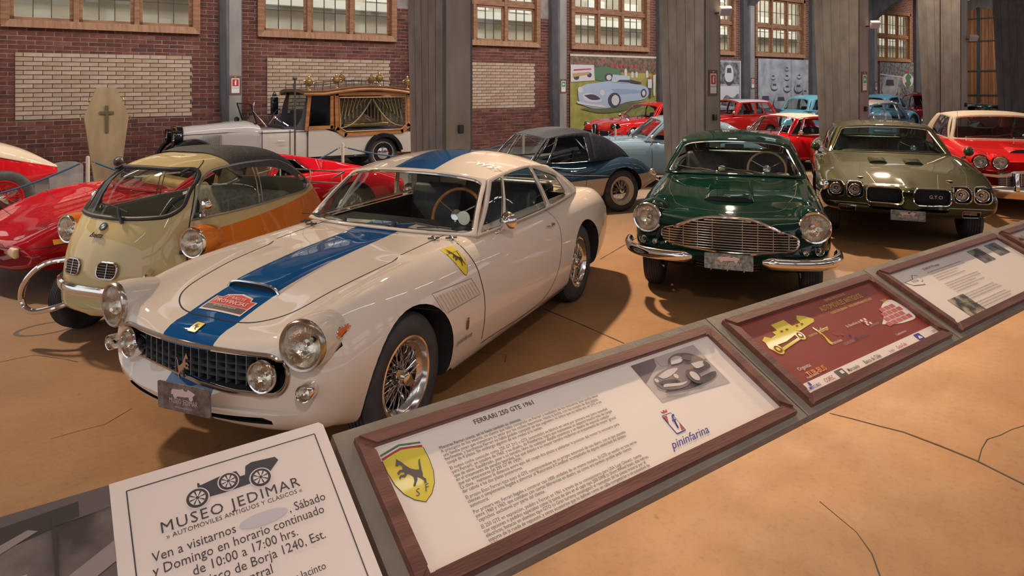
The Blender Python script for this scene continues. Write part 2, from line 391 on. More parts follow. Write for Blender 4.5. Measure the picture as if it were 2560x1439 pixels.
def greenhouse(g, car, mat, glm=None, trimm=None, pillar=None):
    """g: base, roof (side curves, y>0), bf/br base bulge front/rear, tf/tr top bulge, crown, wins"""
    Bs, Rs = polyfun(g['base']), polyfun(g['roof']); bf, tf, br, tr = g['bulge']; crown = g['crown']; bow = g.get('bow', .02); zbf, zbr = g.get('zb', (.01, .01))
    glm = glm or GLS; trimm = trimm or CHROME
    def side(y):
        def P(s, t):
            p = Bs(s)*(1-t)+Rs(s)*t; q = np.array([p[0], (p[1]+bow*math.sin(math.pi*min(1, max(0, t)))*1)*y, p[2]]); return q
        return P
    cf = g.get('cf', 2.4)
    def front(s, t):
        a = 2*s-1; k = 1-abs(a)**cf; A = Bs(0); B = Rs(0)
        p0 = np.array([A[0]+bf*k, A[1]*a, A[2]+zbf*k]); p1 = np.array([B[0]+tf*k, B[1]*a, B[2]+crown(0)*(1-abs(a)**2.6)])
        p = p0*(1-t)+p1*t; p[0] += .018*math.sin(math.pi*t); return p
    def rear(s, t):
        a = 2*s-1; k = 1-abs(a)**cf; A = Bs(1); B = Rs(1)
        p0 = np.array([A[0]-br*k, A[1]*a, A[2]+zbr*k]); p1 = np.array([B[0]-tr*k, B[1]*a, B[2]+crown(1)*(1-abs(a)**2.6)])
        p = p0*(1-t)+p1*t; p[0] -= g.get('rbow', .03)*math.sin(math.pi*t); return p
    fr = MB()
    # roof
    rows = []
    for i in range(29):
        s = i/28; p = Rs(s); rows.append([(p[0]+(tf*(1-s)**3-tr*s**3)*(1-abs(a)**cf), p[1]*a, p[2]+crown(s)*(1-abs(a)**2.6)) for a in np.sin(np.linspace(-math.pi/2, math.pi/2, 29))])
    roof = MB().grid(np.array(rows)); ro = roof.build('roof', g.get('roofmat', mat), car, fix=False)
    md = []
    # flip if needed so normals look up
    if ro.data.polygons[400].normal.z < 0: ro.data.flip_normals()
    gw = MB(); tw = MB(); ring_window(front, (0, 1, 0, 1), g['ws'], g.get('wsr', .18), fr, gw, tw, g.get('wtr', .009), nE=20)
    gw.build('windshield', glm, car); tw.build('windshield_trim', g.get('wtm', trimm), car)
    if g.get('rw'):
        gw = MB(); tw = MB(); ring_window(rear, (0, 1, 0, 1), g['rw'], g.get('rwr', .3), fr, gw, tw, .008, nE=20)
        gw.build('rear_window', g.get('rgl', glm), car); tw.build('rear_window_trim', trimm, car)
    elif not g.get('open_rear'): fr.grid(np.array([[rear(s, t) for s in np.linspace(0, 1, 15)] for t in np.linspace(0, 1, 8)]))
    for y in (1, -1):
        P = side(y)
        for rng, quad, rc in g['wins']:
            if quad is None: fr.grid(np.array([[P(s, t) for s in np.linspace(rng[0], rng[1], 10)] for t in np.linspace(0, 1, 10)])); continue
            gw = MB(); tw = MB(); ring_window(P, (rng[0], rng[1], 0, 1), quad, rc, fr, gw, tw, g.get('str', .006), nE=14)
            gw.build('side_window', g.get('sgl', glm), car); tw.build('window_trim', trimm, car)
    f = fr.build('pillar_frame', pillar or mat, car)
    sd = f.modifiers.new('t', 'SOLIDIFY'); sd.thickness = .022; sd.offset = 0
    if g.get('gutter', True):
        for y in (1, -1): MB().tube([(p[0], p[1]*y*1.004, p[2]-.002) for p in (Rs(s) for s in np.linspace(0, 1, 30))], .007, 6).build('rain_gutter', trimm, car)
    return dict(front=front, rear=rear, side=side, Bs=Bs, Rs=Rs)
# wheels ---------------------------------------------------------------
def make_wheel(Rt, wt, Rr, style, rimmat=None, hubmat=None, nsp=24, white=0):
    """outer face looks along +y, centred on the tyre"""
    h = wt/2; mb = MB(); q = Rt-Rr
    prof = [(Rr-.01, -h*.80), (Rr+.004, -h*.92), (Rr+q*.25, -h*1.0), (Rr+q*.55, -h*1.04), (Rr+q*.82, -h*.96), (Rt-.012, -h*.80), (Rt-.002, -h*.66)]
    gv = []
    for k in range(-2, 3):
        y = h*.26*k; gv += [(Rt, y-h*.10), (Rt, y-.004), (Rt-.007, y-.003), (Rt-.007, y+.003), (Rt, y+.004), (Rt, y+h*.10)]
    prof = prof+gv+[(r, -y) for r, y in prof[::-1]]
    mb.lathe(prof, n=56); tyre = mb.build('wheel', TYRE, ang=50)
    rm = rimmat or ALU
    if style == 'wire':
        r_ = MB(); r_.lathe([(Rr+.012, h*.93), (Rr+.014, h*.98), (Rr+.004, h*1.0), (Rr-.006, h*.95), (Rr-.014, h*.70), (Rr-.018, h*.62), (Rr-.045, h*.45), (Rr-.05, -h*.5), (Rr-.01, -h*.9), (Rr+.006, -h*.95)], n=48)
        r_.build('rim', rm, tyre)
        s_ = MB(); ro = Rr-.038
        for ring, (yo, yi, rh) in enumerate(((h*.55, h*.62, .035), (h*.10, h*.15, .05), (-h*.45, h*.30, .045))):
            for k in range(nsp):
                a = 2*math.pi*(k+ring*.33)/nsp; da = .42*(1 if k % 2 else -1)
                s_.tube([(ro*math.cos(a), yo, ro*math.sin(a)), (rh*math.cos(a+da), yi, rh*math.sin(a+da))], .0019, 4, cap=False)
        tag(s_.build('wire_spokes', hubmat or rm, tyre), kind='stuff')
        hb = MB(); hb.lathe([(.05, -h*.4), (.05, h*.2), (.042, h*.68), (.040, h*.75), (.026, h*.98), (.0, h*1.0)], n=24); hb.build('hub', hubmat or CHROME, tyre)
        kn = MB()
        for k in (0, 1):
            a = k*math.pi+.9; c, s = math.cos(a), math.sin(a)
            P = [(r*c-w_*s, r*s+w_*c) for r, w_ in ((.0, .03), (.045, .03), (.07, .022), (.098, .010), (.10, -.006), (.07, -.016), (.045, -.03), (0, -.03))]
            kn.prism(P, Matrix(((1, 0, 0, 0), (0, 0, -1, h*.86), (0, 1, 0, 0), (0, 0, 0, 1))), .014)
        kn.lathe([(.034, h*.8), (.034, h*1.0), (.026, h*1.06), (.0, h*1.07)], n=24); kn.build('knock_off_spinner', CHROME, tyre)
    else:
        r_ = MB(); r_.lathe([(Rr+.012, h*.93), (Rr+.012, h*.99), (Rr-.004, h*.98), (Rr-.014, h*.75), (Rr-.03, h*.62), (Rr*.80, h*.55), (Rr*.62, h*.66), (Rr*.45, h*.70), (Rr*.3, h*.62), (.0, h*.62)], n=40)
        r_.build('rim', rm, tyre)
        if style == 'alloy':
            s_ = MB()
            for k in range(5):
                a = 2*math.pi*k/5; M = Matrix.Rotation(-a, 4, 'Y')
                s_.box(M @ Vector((Rr*.52, h*.72, 0)), (Rr*.8, .03, .075), M.to_3x3(), .008)
            s_.build('spoke_star', rm, tyre)
        hb = MB(); R0 = Rr*(.62 if style == 'cap' else .30)
        hb.lathe([(R0, h*.60), (R0*.97, h*.78), (R0*.7, h*.95), (R0*.35, h*1.04), (0, h*1.06)], n=28); hb.build('hub_cap', hubmat or CHROME, tyre)
        if style == 'vent':
            v = MB()
            for k in range(12):
                a = 2*math.pi*k/12; v.lathe([(.0, h*.60), (.016, h*.60)], (Rr*.72*math.cos(a), 0.006, Rr*.72*math.sin(a)), 'y', 8)
            v.build('vent_holes', BLACK, tyre)
    if white:
        MB().lathe([(Rr+q*.30, h*1.02), (Rr+q*.42, h*1.045)], n=48).build('white_ring', plain('whitewall', (.7, .67, .62), .6), tyre)
    return tyre
def put_wheels(car, proto, spots):
    for i, (x, y, z, rot) in enumerate(spots):
        wsrc = proto if i == 0 else copy_tree(proto)
        wsrc.parent = car; wsrc.location = (x, y, z); wsrc.rotation_euler = (0, rot, (0 if y > 0 else math.pi)+ (0))
def lamp(car, c, r, d=(1, 0, 0), name='headlight', bez=CHROME, lens=LENS, depth=.05, dome=.25, bulb=True):
    """round lamp: bezel (root), reflector, lens"""
    q = Vector((0, 1, 0)).rotation_difference(Vector(d)).to_matrix(); c = Vector(c)
    b = MB().lathe([(r*.90, -depth), (r*1.0, -depth), (r*1.10, -.006), (r*1.10, .010), (r*1.04, .020), (r*.95, .018), (r*.93, .0)], c, 'y', 36, rot=q).build(name, bez, car)
    MB().lathe([(r*.93, .0), (r*.86, -r*.28), (r*.62, -r*.55), (r*.3, -r*.70), (.0, -r*.74)], c, 'y', 28, rot=q).build('reflector', noisy('reflector_bowl', (.62, .54, .45), (.85, .78, .70), 14, .13, .35, 45, 2, metal=1.0), b)
    MB().lathe([(r*.95, .006), (r*.8, r*dome*.45), (r*.5, r*dome*.8), (r*.22, r*dome*.97), (0, r*dome)], c, 'y', 28, rot=q).build('lens', lens, b)
    if bulb: MB().lathe([(0, -r*.25), (r*.16, -r*.30), (r*.18, -r*.45), (r*.12, -r*.68)], c, 'y', 12, rot=q).build('bulb_shield', DCHROME, b)
    return b
def seat(car, x, y, z, w_=.5, mat=LEATH, hgt=.55, rake=14):
    s_ = MB(); s_.box((x, y, z), (.50, w_, .16), None, .05); s_.box((x-.27, y, z+hgt*.5), (.14, w_, hgt), Matrix.Rotation(R(-rake), 3, 'Y'), .05); return s_.build('seat', mat, car)
def swheel(car, c, r=.19, tilt=68, rim=None):
    q = Matrix.Rotation(R(tilt), 3, 'Y'); b = MB(); c = Vector(c)
    b.tube([c+q @ Vector((r*math.cos(a), r*math.sin(a), 0)) for a in np.linspace(0, 2*math.pi, 37)[:-1]], .012, 8, closed=True); o = b.build('steering_wheel', rim or WOODW, car)
    s_ = MB()
    for a in (0, 2.1, 4.2): s_.tube([c, c+q @ Vector((r*math.cos(a), r*math.sin(a), 0))], .007, 5)
    s_.tube([c, c+q @ Vector((0, 0, -.35))], .02, 8); s_.lathe([(.04, -.01), (.04, .012), (0, .02)], c, 'z', 16, rot=q); s_.build('steering_column', ALU, o); return o
def interior(car, xd, yb, zb, seats, col=LEATH, wheel=None, bench=None, floor=.28, xend=-2.7, dash=None):
    b = MB(); b.box((xd-.06, 0, zb-.06), (.30, 2*yb, .16), None, .05); b.build('dashboard', dash or col, car)
    f_ = MB(); f_.box(((xd+xend)/2, 0, floor), (xd-xend, 2*yb, .02)); f_.build('cabin_floor', BLACK, car)
    for (x, y) in seats: seat(car, x, y, zb-.42, mat=col, hgt=.56)
    if bench: seat(car, bench, 0, zb-.40, 2*yb-.25, mat=col, hgt=.50)
    if wheel: swheel(car, wheel[:3], *(wheel[3:]))
HORSE = [(.06,.80),(.12,.88),(.16,.93),(.19,1.0),(.23,.94),(.33,.84),(.41,.70),(.52,.57),(.66,.49),(.78,.45),(.83,.50),(.86,.62),(.93,.74),(1.0,.76),(.95,.66),(.91,.52),(.87,.42),(.85,.30),(.80,.21),(.87,.12),(.83,0),(.74,.0),(.78,.10),(.69,.20),(.62,.27),(.57,.18),(.47,.09),(.40,.02),(.34,.06),(.45,.17),(.49,.30),(.42,.40),(.33,.45),(.20,.37),(.09,.42),(.02,.36),(.0,.43),(.09,.49),(.22,.46),(.26,.53),(.14,.56),(.03,.50),(0,.57),(.12,.64),(.24,.62),(.27,.72),(.21,.79),(.12,.76)]
SHIELD = [(-.5,.95),(-.25,1.02),(0,1.04),(.25,1.02),(.5,.95),(.5,.70),(.46,.45),(.36,.24),(.2,.08),(0,-.02),(-.2,.08),(-.36,.24),(-.46,.45),(-.5,.70)]
YEL = plain('badge_yellow', (.78, .60, .03), .35); INK = plain('black_ink', (.03, .03, .035), .6); CREAM = plain('print_cream', (.80, .70, .64), .45)
RACER = [(0,.30),(.02,.52),(.06,.54),(.06,.60),(.30,.62),(.45,.66),(.50,.72),(.56,.60),(.66,.58),(.72,.72),(.98,.56),(1.0,.50),(.90,.34),(.60,.24),(.25,.20)]
def plate(car, c, w_, h_, M3, mat=None):
    """museum number plate with its car mark and lettering, M3 columns = right, up, out"""
    M = Matrix.Translation(c) @ M3.to_4x4(); b = MB(); b.prism(rrect(0, 0, w_, h_, .008, 2), M, .006)
    o = b.build('museum_plate', mat or noisy('plate_print', (.08, .06, .055), (.22, .17, .15), 30, .45, 0), car, smooth=False)
    PK = plain('plate_pink', (.66, .50, .46), .5)
    t = MB(); t.flat([((x-.5)*w_*.46, (y-.15)*h_*.62+h_*.02) for x, y in RACER], M, .0075)
    for cx in (-.15, .15): t.flat(circ(cx*w_, h_*.08, h_*.11, 14), M, .0078)
    t.build('car_mark', PK, o, smooth=False)
    text('lettering', 'MUSEO JEDIMAR', h_*.26, M @ Matrix.Translation((0, -h_*.20, .0078)), o, PK, 'CENTER', sx=w_*.62/(h_*.26*8.3))
    text('lettering', 'www.museojedimar.cl', h_*.10, M @ Matrix.Translation((0, -h_*.36, .0078)), o, PK, 'CENTER')
    return o
FRONT3 = Matrix(((0, 0, 1), (1, 0, 0), (0, 1, 0)))    # columns: local x -> +y (car left), y -> up, z -> forward
def wiper(sf_pts, car, base, tip, n=2): pass
# ================================================================== SETTING
BAY, U0, VW = 4.8, 1.309, 16.39           # bay pitch, centre of the first window, wall plane
CONC = noisy('board_marked_concrete', (.080, .077, .077), (.152, .146, .145), 2.6, .85, .4, 34, 9, (2.0, 2.0, .8), thr=(.25, .75))
CONC2 = noisy('lit_side_concrete', (.21, .19, .17), (.33, .30, .27), 2.0, .85, .3, 30, 8, (2.5, 2.5, .6), thr=(.25, .75))  # paler copy of the concrete: lamplight on the front faces put into the colour
def floor_mat():
    m, n, l, b = nm('stained_floor'); tc = n.new('ShaderNodeTexCoord')
    def noise(sc, de=6, ro=.6):
        t = n.new('ShaderNodeTexNoise'); t.inputs['Scale'].default_value = sc; t.inputs['Detail'].default_value = de; t.inputs['Roughness'].default_value = ro; l.new(tc.outputs['Object'], t.inputs[0]); return t.outputs[0]
    def ramp(f, stops):
        r = n.new('ShaderNodeValToRGB'); e = r.color_ramp.elements
        while len(e) < len(stops): e.new(.5)
        for q, (p, c) in zip(e, stops): q.position = p; q.color = (*c, 1)
        l.new(f, r.inputs[0]); return r.outputs[0]
    def mix(a, b_, f, mode='MIX'):
        x = n.new('ShaderNodeMix'); x.data_type = 'RGBA'; x.blend_type = mode
        for i, v in ((0, f), (6, a), (7, b_)):
            if hasattr(v, 'links'): l.new(v, x.inputs[i])
            elif isinstance(v, tuple): x.inputs[i].default_value = (*v, 1)
            else: x.inputs[i].default_value = v
        return x.outputs[2]
    big = ramp(noise(.28, 4), [(.38, (.30, .160, .070)), (.62, (.42, .220, .088))])
    mid = ramp(noise(1.6, 8, .7), [(.3, (.62, .60, .58)), (.6, (1, 1, 1))])
    fine = ramp(noise(26, 6, .8), [(.34, (.72, .70, .68)), (.5, (1, 1, 1))])
    c = mix(big, mid, .55, 'MULTIPLY'); c = mix(c, fine, .6, 'MULTIPLY')
    spots = ramp(noise(7, 3, .5), [(.22, (.35, .32, .30)), (.30, (1, 1, 1))]); c = mix(c, spots, .7, 'MULTIPLY')
    # greyer concrete toward the back wall
    sx = n.new('ShaderNodeSeparateXYZ'); l.new(tc.outputs['Object'], sx.inputs[0]); mr = n.new('ShaderNodeMapRange'); mr.inputs[1].default_value = 4.2; mr.inputs[2].default_value = 8.5; l.new(sx.outputs[1], mr.inputs[0])
    c = mix(c, (.20, .165, .135), mr.outputs[0])
    mw = n.new('ShaderNodeMapRange'); mw.inputs[1].default_value = 1.9; mw.inputs[2].default_value = .9; mw.inputs[4].default_value = .75; l.new(sx.outputs[1], mw.inputs[0]); c = mix(c, (.58, .50, .43), mw.outputs[0], 'MULTIPLY')      # near side darker: lamp falloff and the boards' shade put into the colour
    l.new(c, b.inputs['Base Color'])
    rg = n.new('ShaderNodeMapRange'); l.new(noise(3, 6), rg.inputs[0]); rg.inputs[3].default_value = .48; rg.inputs[4].default_value = .80; l.new(rg.outputs[0], b.inputs['Roughness']); b.inputs['Specular IOR Level'].default_value = .28
    bp = n.new('ShaderNodeBump'); bp.inputs['Strength'].default_value = .12; l.new(noise(40, 6), bp.inputs['Height']); l.new(bp.outputs[0], b.inputs['Normal']); return m
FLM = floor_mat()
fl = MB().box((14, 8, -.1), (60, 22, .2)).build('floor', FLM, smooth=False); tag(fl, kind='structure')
# expansion joints and cracks, sawn into the slab (thin recessed dark lines)
def crack(pts, w_=.012, jit=.0, name='floor_joint'):
    P = []
    for a, b in dense([ground(*p) for p in pts], .12): P.append((a+random.uniform(-jit, jit), b+random.uniform(-jit, jit)))
    mb = MB(); V = []
    for i, (a, b) in enumerate(P):
        q = P[max(i-1, 0)]; r = P[min(i+1, len(P)-1)]; t = Vector((r[0]-q[0], r[1]-q[1], 0)).normalized(); nn = Vector((-t.y, t.x, 0))*w_*.5*random.uniform(.5, 1.2)
        V.append([(a-nn.x, b-nn.y, .0012), (a+nn.x, b+nn.y, .0012)])
    mb.grid(np.array(V)); o = mb.build(name, plain('joint_dark', (.045, .032, .024), .95), fl, smooth=False)
crack([(1355, 770), (1440, 805), (1560, 858)], .014); crack([(1500, 648), (1600, 590), (1700, 545)], .012); crack([(2075, 1033), (2260, 1080), (2440, 1150), (2620, 1240)], .014, .004)
crack([(2440, 1150), (2470, 1100), (2560, 1060)], .006, .01); crack([(2050, 1250), (2150, 1330), (2200, 1439)], .005, .012); crack([(0, 905), (90, 885), (200, 905)], .006, .012); crack([(1170, 880), (1265, 885), (1260, 905)], .006, .012); crack([(120, 1100), (260, 1060), (330, 1020)], .005, .01)
pi_ = MB(); gx_, gy_ = ground(120, 820)
ring = [(gx_+.22*math.cos(a), gy_+.15*math.sin(a)) for a in np.linspace(0, 6.28, 40)]
pi_.grid(np.array([[(x, y, .001) for x, y in ring], [(gx_+(x-gx_)*.84, gy_+(y-gy_)*.84, .001) for x, y in ring]])); pi_.build('oil_ring', plain('oil_stain', (.10, .075, .06), .5), fl, smooth=False)
# back wall --------------------------------------------------------------
MORT = noisy('mortar', (.26, .21, .18), (.40, .34, .30), 5, .95, .3)
BRK = [noisy('red_brick_%d' % i, a, b, 9, .88, .35, 60) for i, (a, b) in enumerate((((.105, .028, .018), (.17, .050, .032)), ((.13, .038, .024), (.20, .065, .042)), ((.08, .024, .018), (.13, .042, .03)), ((.16, .055, .035), (.24, .10, .07))))]
BEI = [noisy('beige_brick_%d' % i, a, b, 7, .8, .25, 50) for i, (a, b) in enumerate((((.42, .29, .20), (.52, .37, .26)), ((.38, .26, .17), (.47, .33, .22)), ((.45, .32, .23), (.56, .41, .30))))]
WINX, WZ0, WZ1 = 1.76, 3.02, 5.48
def wcx(k): return U0+BAY*k
NB = 9
def brickwall():
    # core with real window openings
    M = Matrix(((1, 0, 0, 0), (0, 0, -1, VW+.32), (0, 1, 0, 0), (0, 0, 0, 1)))
    mb = MB(); u0, u1, H = -4.2, 46.0, 7.0
    xs = [u0]; 
    for k in range(-1, NB): xs += [wcx(k)-WINX, wcx(k)+WINX]
    xs.append(u1)
    def slab(a, b, z0, z1): mb.box(((a+b)/2, VW+.16, (z0+z1)/2), (b-a, .298, z1-z0))
    slab(u0, u1, 0, WZ0); slab(u0, u1, WZ1, H)
    for i in range(0, len(xs), 2):
        if xs[i+1] > xs[i]+.01: slab(xs[i], xs[i+1], WZ0, WZ1)
    m, n, l, b = nm('far_brick'); tc = n.new('ShaderNodeTexCoord'); mp = n.new('ShaderNodeMapping'); mp.inputs['Rotation'].default_value = (R(90), 0, 0); l.new(tc.outputs['Object'], mp.inputs[0])
    t = n.new('ShaderNodeTexBrick'); t.inputs['Scale'].default_value = 1; t.inputs['Brick Width'].default_value = .30; t.inputs['Row Height'].default_value = .0888; t.inputs['Mortar Size'].default_value = .008
    t.inputs['Color1'].default_value = (.14, .045, .03, 1); t.inputs['Color2'].default_value = (.20, .075, .05, 1); t.inputs['Mortar'].default_value = (.26, .22, .2, 1); l.new(mp.outputs[0], t.inputs[0]); l.new(t.outputs[0], b.inputs['Base Color']); b.inputs['Roughness'].default_value = .9
    w1 = MB(); 
    wo = mb.build('wall_back', [MORT, m], smooth=False); tag(wo, kind='structure')
    for p in wo.data.polygons: p.material_index = 0
    fb = MB()       # plain facing beyond the third bay, where single bricks are too small to see
    ua = wcx(2)+BAY/2+.0
    def face(a, b, z0, z1): fb.box(((a+b)/2, VW+.015, (z0+z1)/2), (b-a, .03, z1-z0))
    face(ua, u1, 0, WZ0); face(ua, u1, WZ1, H); e = ua
    for k in range(3, NB): face(e, wcx(k)-WINX, WZ0, WZ1); e = wcx(k)+WINX
    face(e, u1, WZ0, WZ1); tag(fb.build('brick_facing', m, wo, smooth=False), kind='stuff')
    # single bricks on the nearest bays
    rh = .0888; L = .30; cand = []
    panels = [(wcx(k)-1.55, wcx(k)+1.62, 1.184, 2.516) for k in (0, 1, 2)]
    nr = int(3.95/rh)
    for r_ in range(nr):
        z0 = r_*rh; x = -3.2-(r_ % 2)*L/2-random.uniform(0, .02)
        while x < ua:
            a, b = x+.0075, x+L-.0075; x += L
            segs = [(a, b)]
            for (pa, pb, pz0, pz1) in panels+[(wcx(k)-WINX, wcx(k)+WINX, WZ0, WZ1) for k in (-1, 0, 1, 2)]:
                if z0+rh*.5 > pz0 and z0+rh*.5 < pz1:
                    ns = []
                    for (c, d) in segs:
                        if d <= pa or c >= pb: ns.append((c, d))
                        else:
                            if c < pa-.02: ns.append((c, pa-.006))
                            if d > pb+.02: ns.append((pb+.006, d))
                    segs = ns
            for c, d in segs:
                if d-c > .03: cand.append((c, min(d, ua), z0+.0075, z0+rh-.0075))
    def vis(c):     # nearest bricks that the photograph shows whole
        u, z = (c[0]+c[1])/2, c[2]; X = ST*u-CT*VW; Y = CT*u+ST*VW; px = 1280+1690*X/Y; py = 210+1690*(HC-z)/Y
        return 2 < px < 1180 and 2 < py < (330 if px < 500 else 290) and (c[1]-c[0]) > .2 and not (548 < px < 625) and not (700 < px) and not (200 < px < 330 and py > 215)
    near = sorted([c for c in cand if vis(c)], key=lambda c: c[0])[:300]; ns_ = set(near)
    def brick_mesh(w_, h_, d_, mat, nm_):
        b_ = MB().box((0, 0, 0), (w_, d_, h_)); me = bpy.data.meshes.new(nm_); me.from_pydata(b_.v, [], b_.f); me.materials.append(mat); return me
    meshes = {}
    for c in near:
        wd_ = round(c[1]-c[0], 2); mi = random.choices((0, 1, 2, 3), (5, 4, 3, 1))[0]; key = (wd_, mi)
        if key not in meshes: meshes[key] = brick_mesh(c[1]-c[0], rh-.015, .04, BRK[mi], 'brick')
        o = bpy.data.objects.new('brick', meshes[key]); COL.objects.link(o); o.parent = wo; o.location = ((c[0]+c[1])/2, VW+.022+random.uniform(-.004, .004), (c[2]+c[3])/2)
        o.rotation_euler = (random.uniform(-.01, .01), random.uniform(-.004, .004), random.uniform(-.012, .012))
    rest = MB()
    for c in cand:
        if c in ns_: continue
        rest.box(((c[0]+c[1])/2, VW+.022+random.uniform(-.004, .004), (c[2]+c[3])/2), (c[1]-c[0], .04, c[3]-c[2]), mi=random.choices((0, 1, 2, 3), (5, 4, 3, 1))[0])
    tag(rest.build('bricks', BRK, wo, smooth=False, fix=False), kind='stuff')
    # the three walled-up openings in thin beige brick
    for pi, (pa, pb, z0, z1) in enumerate(panels):
        bk = MB().box(((pa+pb)/2, VW+.005, (z0+z1)/2), (pb-pa, .03, z1-z0)).build('brick_infill', plain('dark_mortar', (.10, .085, .08), .95), wo, smooth=False)
        for r_ in range(15):
            zc = z0+(r_+.5)*rh; x = pa-(.0 if r_ % 2 else .16)-.02
            while x < pb:
                a, b = max(x, pa+.004), min(x+.316-.012, pb-.004); x += .316
                if b-a < .03: continue
                mi = random.randrange(3); key = ('b', round(b-a, 2), mi)
                if key not in meshes: meshes[key] = brick_mesh(b-a, rh-.014, .03, BEI[mi], 'beige_brick')
                o = bpy.data.objects.new('beige_brick', meshes[key]); COL.objects.link(o); o.parent = bk; o.location = ((a+b)/2, VW-.010+random.uniform(-.003, .003), zc)
    return wo
WALL = brickwall()
WOOD = noisy('window_wood', (.20, .085, .035), (.33, .155, .07), 3, .6, .15, 20, 6, (1, 1, 6)); WOOD2 = noisy('window_wood_light', (.30, .15, .075), (.42, .23, .125), 3, .55, .15, 20, 6, (6, 1, 1))
PANE = glass('pane_glass', (.86, .86, .80), 1.2); MUNT = plain('muntin_dark', (.06, .045, .035), .6)
def window(k, n_):
    w_ = empty('window_%d' % n_, (wcx(k), VW, 0)); tag(w_, kind='structure')
    def bar(name, a, b, c, d, y, t, mat=WOOD):
        return MB().box(((a+b)/2, y, (c+d)/2), (b-a, t, d-c), None, .008).build(name, mat, w_, smooth=False)
    O = WINX
    f = MB()
    f.prism([(-O-.02, WZ0-.02), (O+.02, WZ0-.02), (O-.13, WZ0+.13), (-O+.13, WZ0+.13)], Matrix(((1, 0, 0, 0), (0, 0, 1, -.115), (0, 1, 0, 0), (0, 0, 0, 1))), .13); f.build('sill_board', WOOD2, w_, smooth=False)
    for s in (-1, 1): bar('jamb_board', *sorted((s*(O+.02), s*(O-.13))), WZ0, WZ1, -.03, .14)
    bar('head_board', -O, O, WZ1-.14, WZ1, -.03, .14)
    x0, x1 = -O+.13, O-.13; z0, z1 = WZ0+.13, WZ1-.14; cw = (x1-x0)/3; zm = (z0+z1)/2
    bar('transom', x0, x1, zm-.07, zm+.07, .03, .10)
    for i in (1, 2): bar('mullion', x0+cw*i-.05, x0+cw*i+.05, z0, z1, .02, .11)
    for i in range(3):
        for j in range(2):
            a, b = x0+cw*i+(.05 if i else 0), x0+cw*(i+1)-(.05 if i < 2 else 0); c, d = (z0, zm-.07) if j == 0 else (zm+.07, z1); t = .065
            sx_, sz_ = (a+b)/2, (c+d)/2; key = 'sash%d' % (i % 2)
            S = bpy.data.meshes.get(key); W2, H2 = (b-a)/2, (d-c)/2
            if S is None:
                g = MB()
                for q in (-1, 1): g.box((q*(W2-t/2), 0, 0), (t, .05, 2*H2)); g.box((0, 0, q*(H2-t/2)), (2*W2, .05, t))
                for q in (-1, 1): g.box((q*(W2-t)/3, 0, 0), (.016, .03, 2*(H2-t)), mi=1)
                g.box((0, 0, .0), (2*(W2-t), .03, .018), mi=1)
                o0 = g.build(key, [WOOD, MUNT], smooth=False); S = o0.data; bpy.data.objects.remove(o0); S.name = key
            o = bpy.data.objects.new('sash', S); COL.objects.link(o); o.parent = w_; o.location = (sx_, .05, sz_)
            pw, ph = 2*(W2-t)/3-.012, (H2-t)-.012; pk = 'pane%d' % (i % 2); Pm = bpy.data.meshes.get(pk)
            if Pm is None:
                g = MB().box((0, 0, 0), (pw, .004, ph)); Pm = bpy.data.meshes.new(pk); Pm.from_pydata(g.v, [], g.f); Pm.materials.append(PANE)
            if k <= 5:
                for q in (-1, 0, 1):
                    for z_ in (-1, 1):
                        p = bpy.data.objects.new('pane', Pm); COL.objects.link(p); p.parent = o; p.location = (q*2*(W2-t)/3, random.uniform(-.003, .003), z_*(H2-t)/2); p.rotation_euler = (random.uniform(-.008, .008), 0, random.uniform(-.008, .008))
            else:
                g = MB().box((0, 0, 0), (2*(W2-t), .004, 2*(H2-t))); tag(g.build('panes', PANE, o, smooth=False), kind='stuff')
for i_, k_ in enumerate(range(0, 9)): window(k_, i_+1)
# neighbouring building seen through the panes
ob = MB().box((20, VW+4.2, 3.6), (70, .3, 7.2)).build('outer_building', noisy('outer_render', (.42, .37, .30), (.58, .53, .46), .8, .9, .1), smooth=False); tag(ob, kind='structure')
o2 = MB(); o2.box((20, VW+3.95, 4.35), (70, .3, .25)); o2.box((20, VW+3.9, 2.4), (70, .3, .16)); 
for i in range(28): o2.box((-6+i*1.9, VW+4.0, 4.9), (.9, .12, .7))
o2.build('outer_cornice', plain('outer_white', (.85, .85, .83), .7), ob, smooth=False)
# concrete columns ---------------------------------------------------------
def column(name, u0, v0, du, d0, ztop, mat, taper=.0, label=None):
    """tapered shaft with plank-cast faces: each side face built from narrow planks"""
    o = empty(name, (u0, v0, 0)); tag(o, label, kind='structure')
    P = lambda z: d0+taper*z
    sh_ = MB(); V = [(0, 0, 0), (du, 0, 0), (du, P(0), 0), (0, P(0), 0), (0, 0, ztop), (du, 0, ztop), (du, P(ztop), ztop), (0, P(ztop), ztop)]
    sh_.add(V, [(0, 3, 2, 1), (4, 5, 6, 7), (0, 1, 5, 4), (1, 2, 6, 5), (2, 3, 7, 6), (3, 0, 4, 7)]); sh_.build('shaft', mat, o, smooth=False)
    pn = max(4, int(d0/.16))
    for i in range(pn):     # board marks on the wide side face
        a, b = i/pn, (i+1)/pn; e = random.uniform(.002, .009); g = MB()
        q = .006
        V = [(-e, P(z)*f+(q if f == a else -q), z) for z, f in ((0.0, a), (0.0, b), (ztop, b), (ztop, a))]; V += [(0.01, y, z) for _, y, z in V]
        g.add(V, [(0, 1, 2, 3), (0, 4, 5, 1), (1, 5, 6, 2), (2, 6, 7, 3), (3, 7, 4, 0)]); g.build('cast_plank', mat, o, smooth=False)
    g = MB(); g.box((du*.5, -.004, ztop/2), (du-.07, .01, ztop)); g.build('lit_face', CONC2, o, smooth=False)  # front sheet carries the lamp-lit side in its paler colour
    return o
PU, PV = 4.02, 7.055
PROW = []
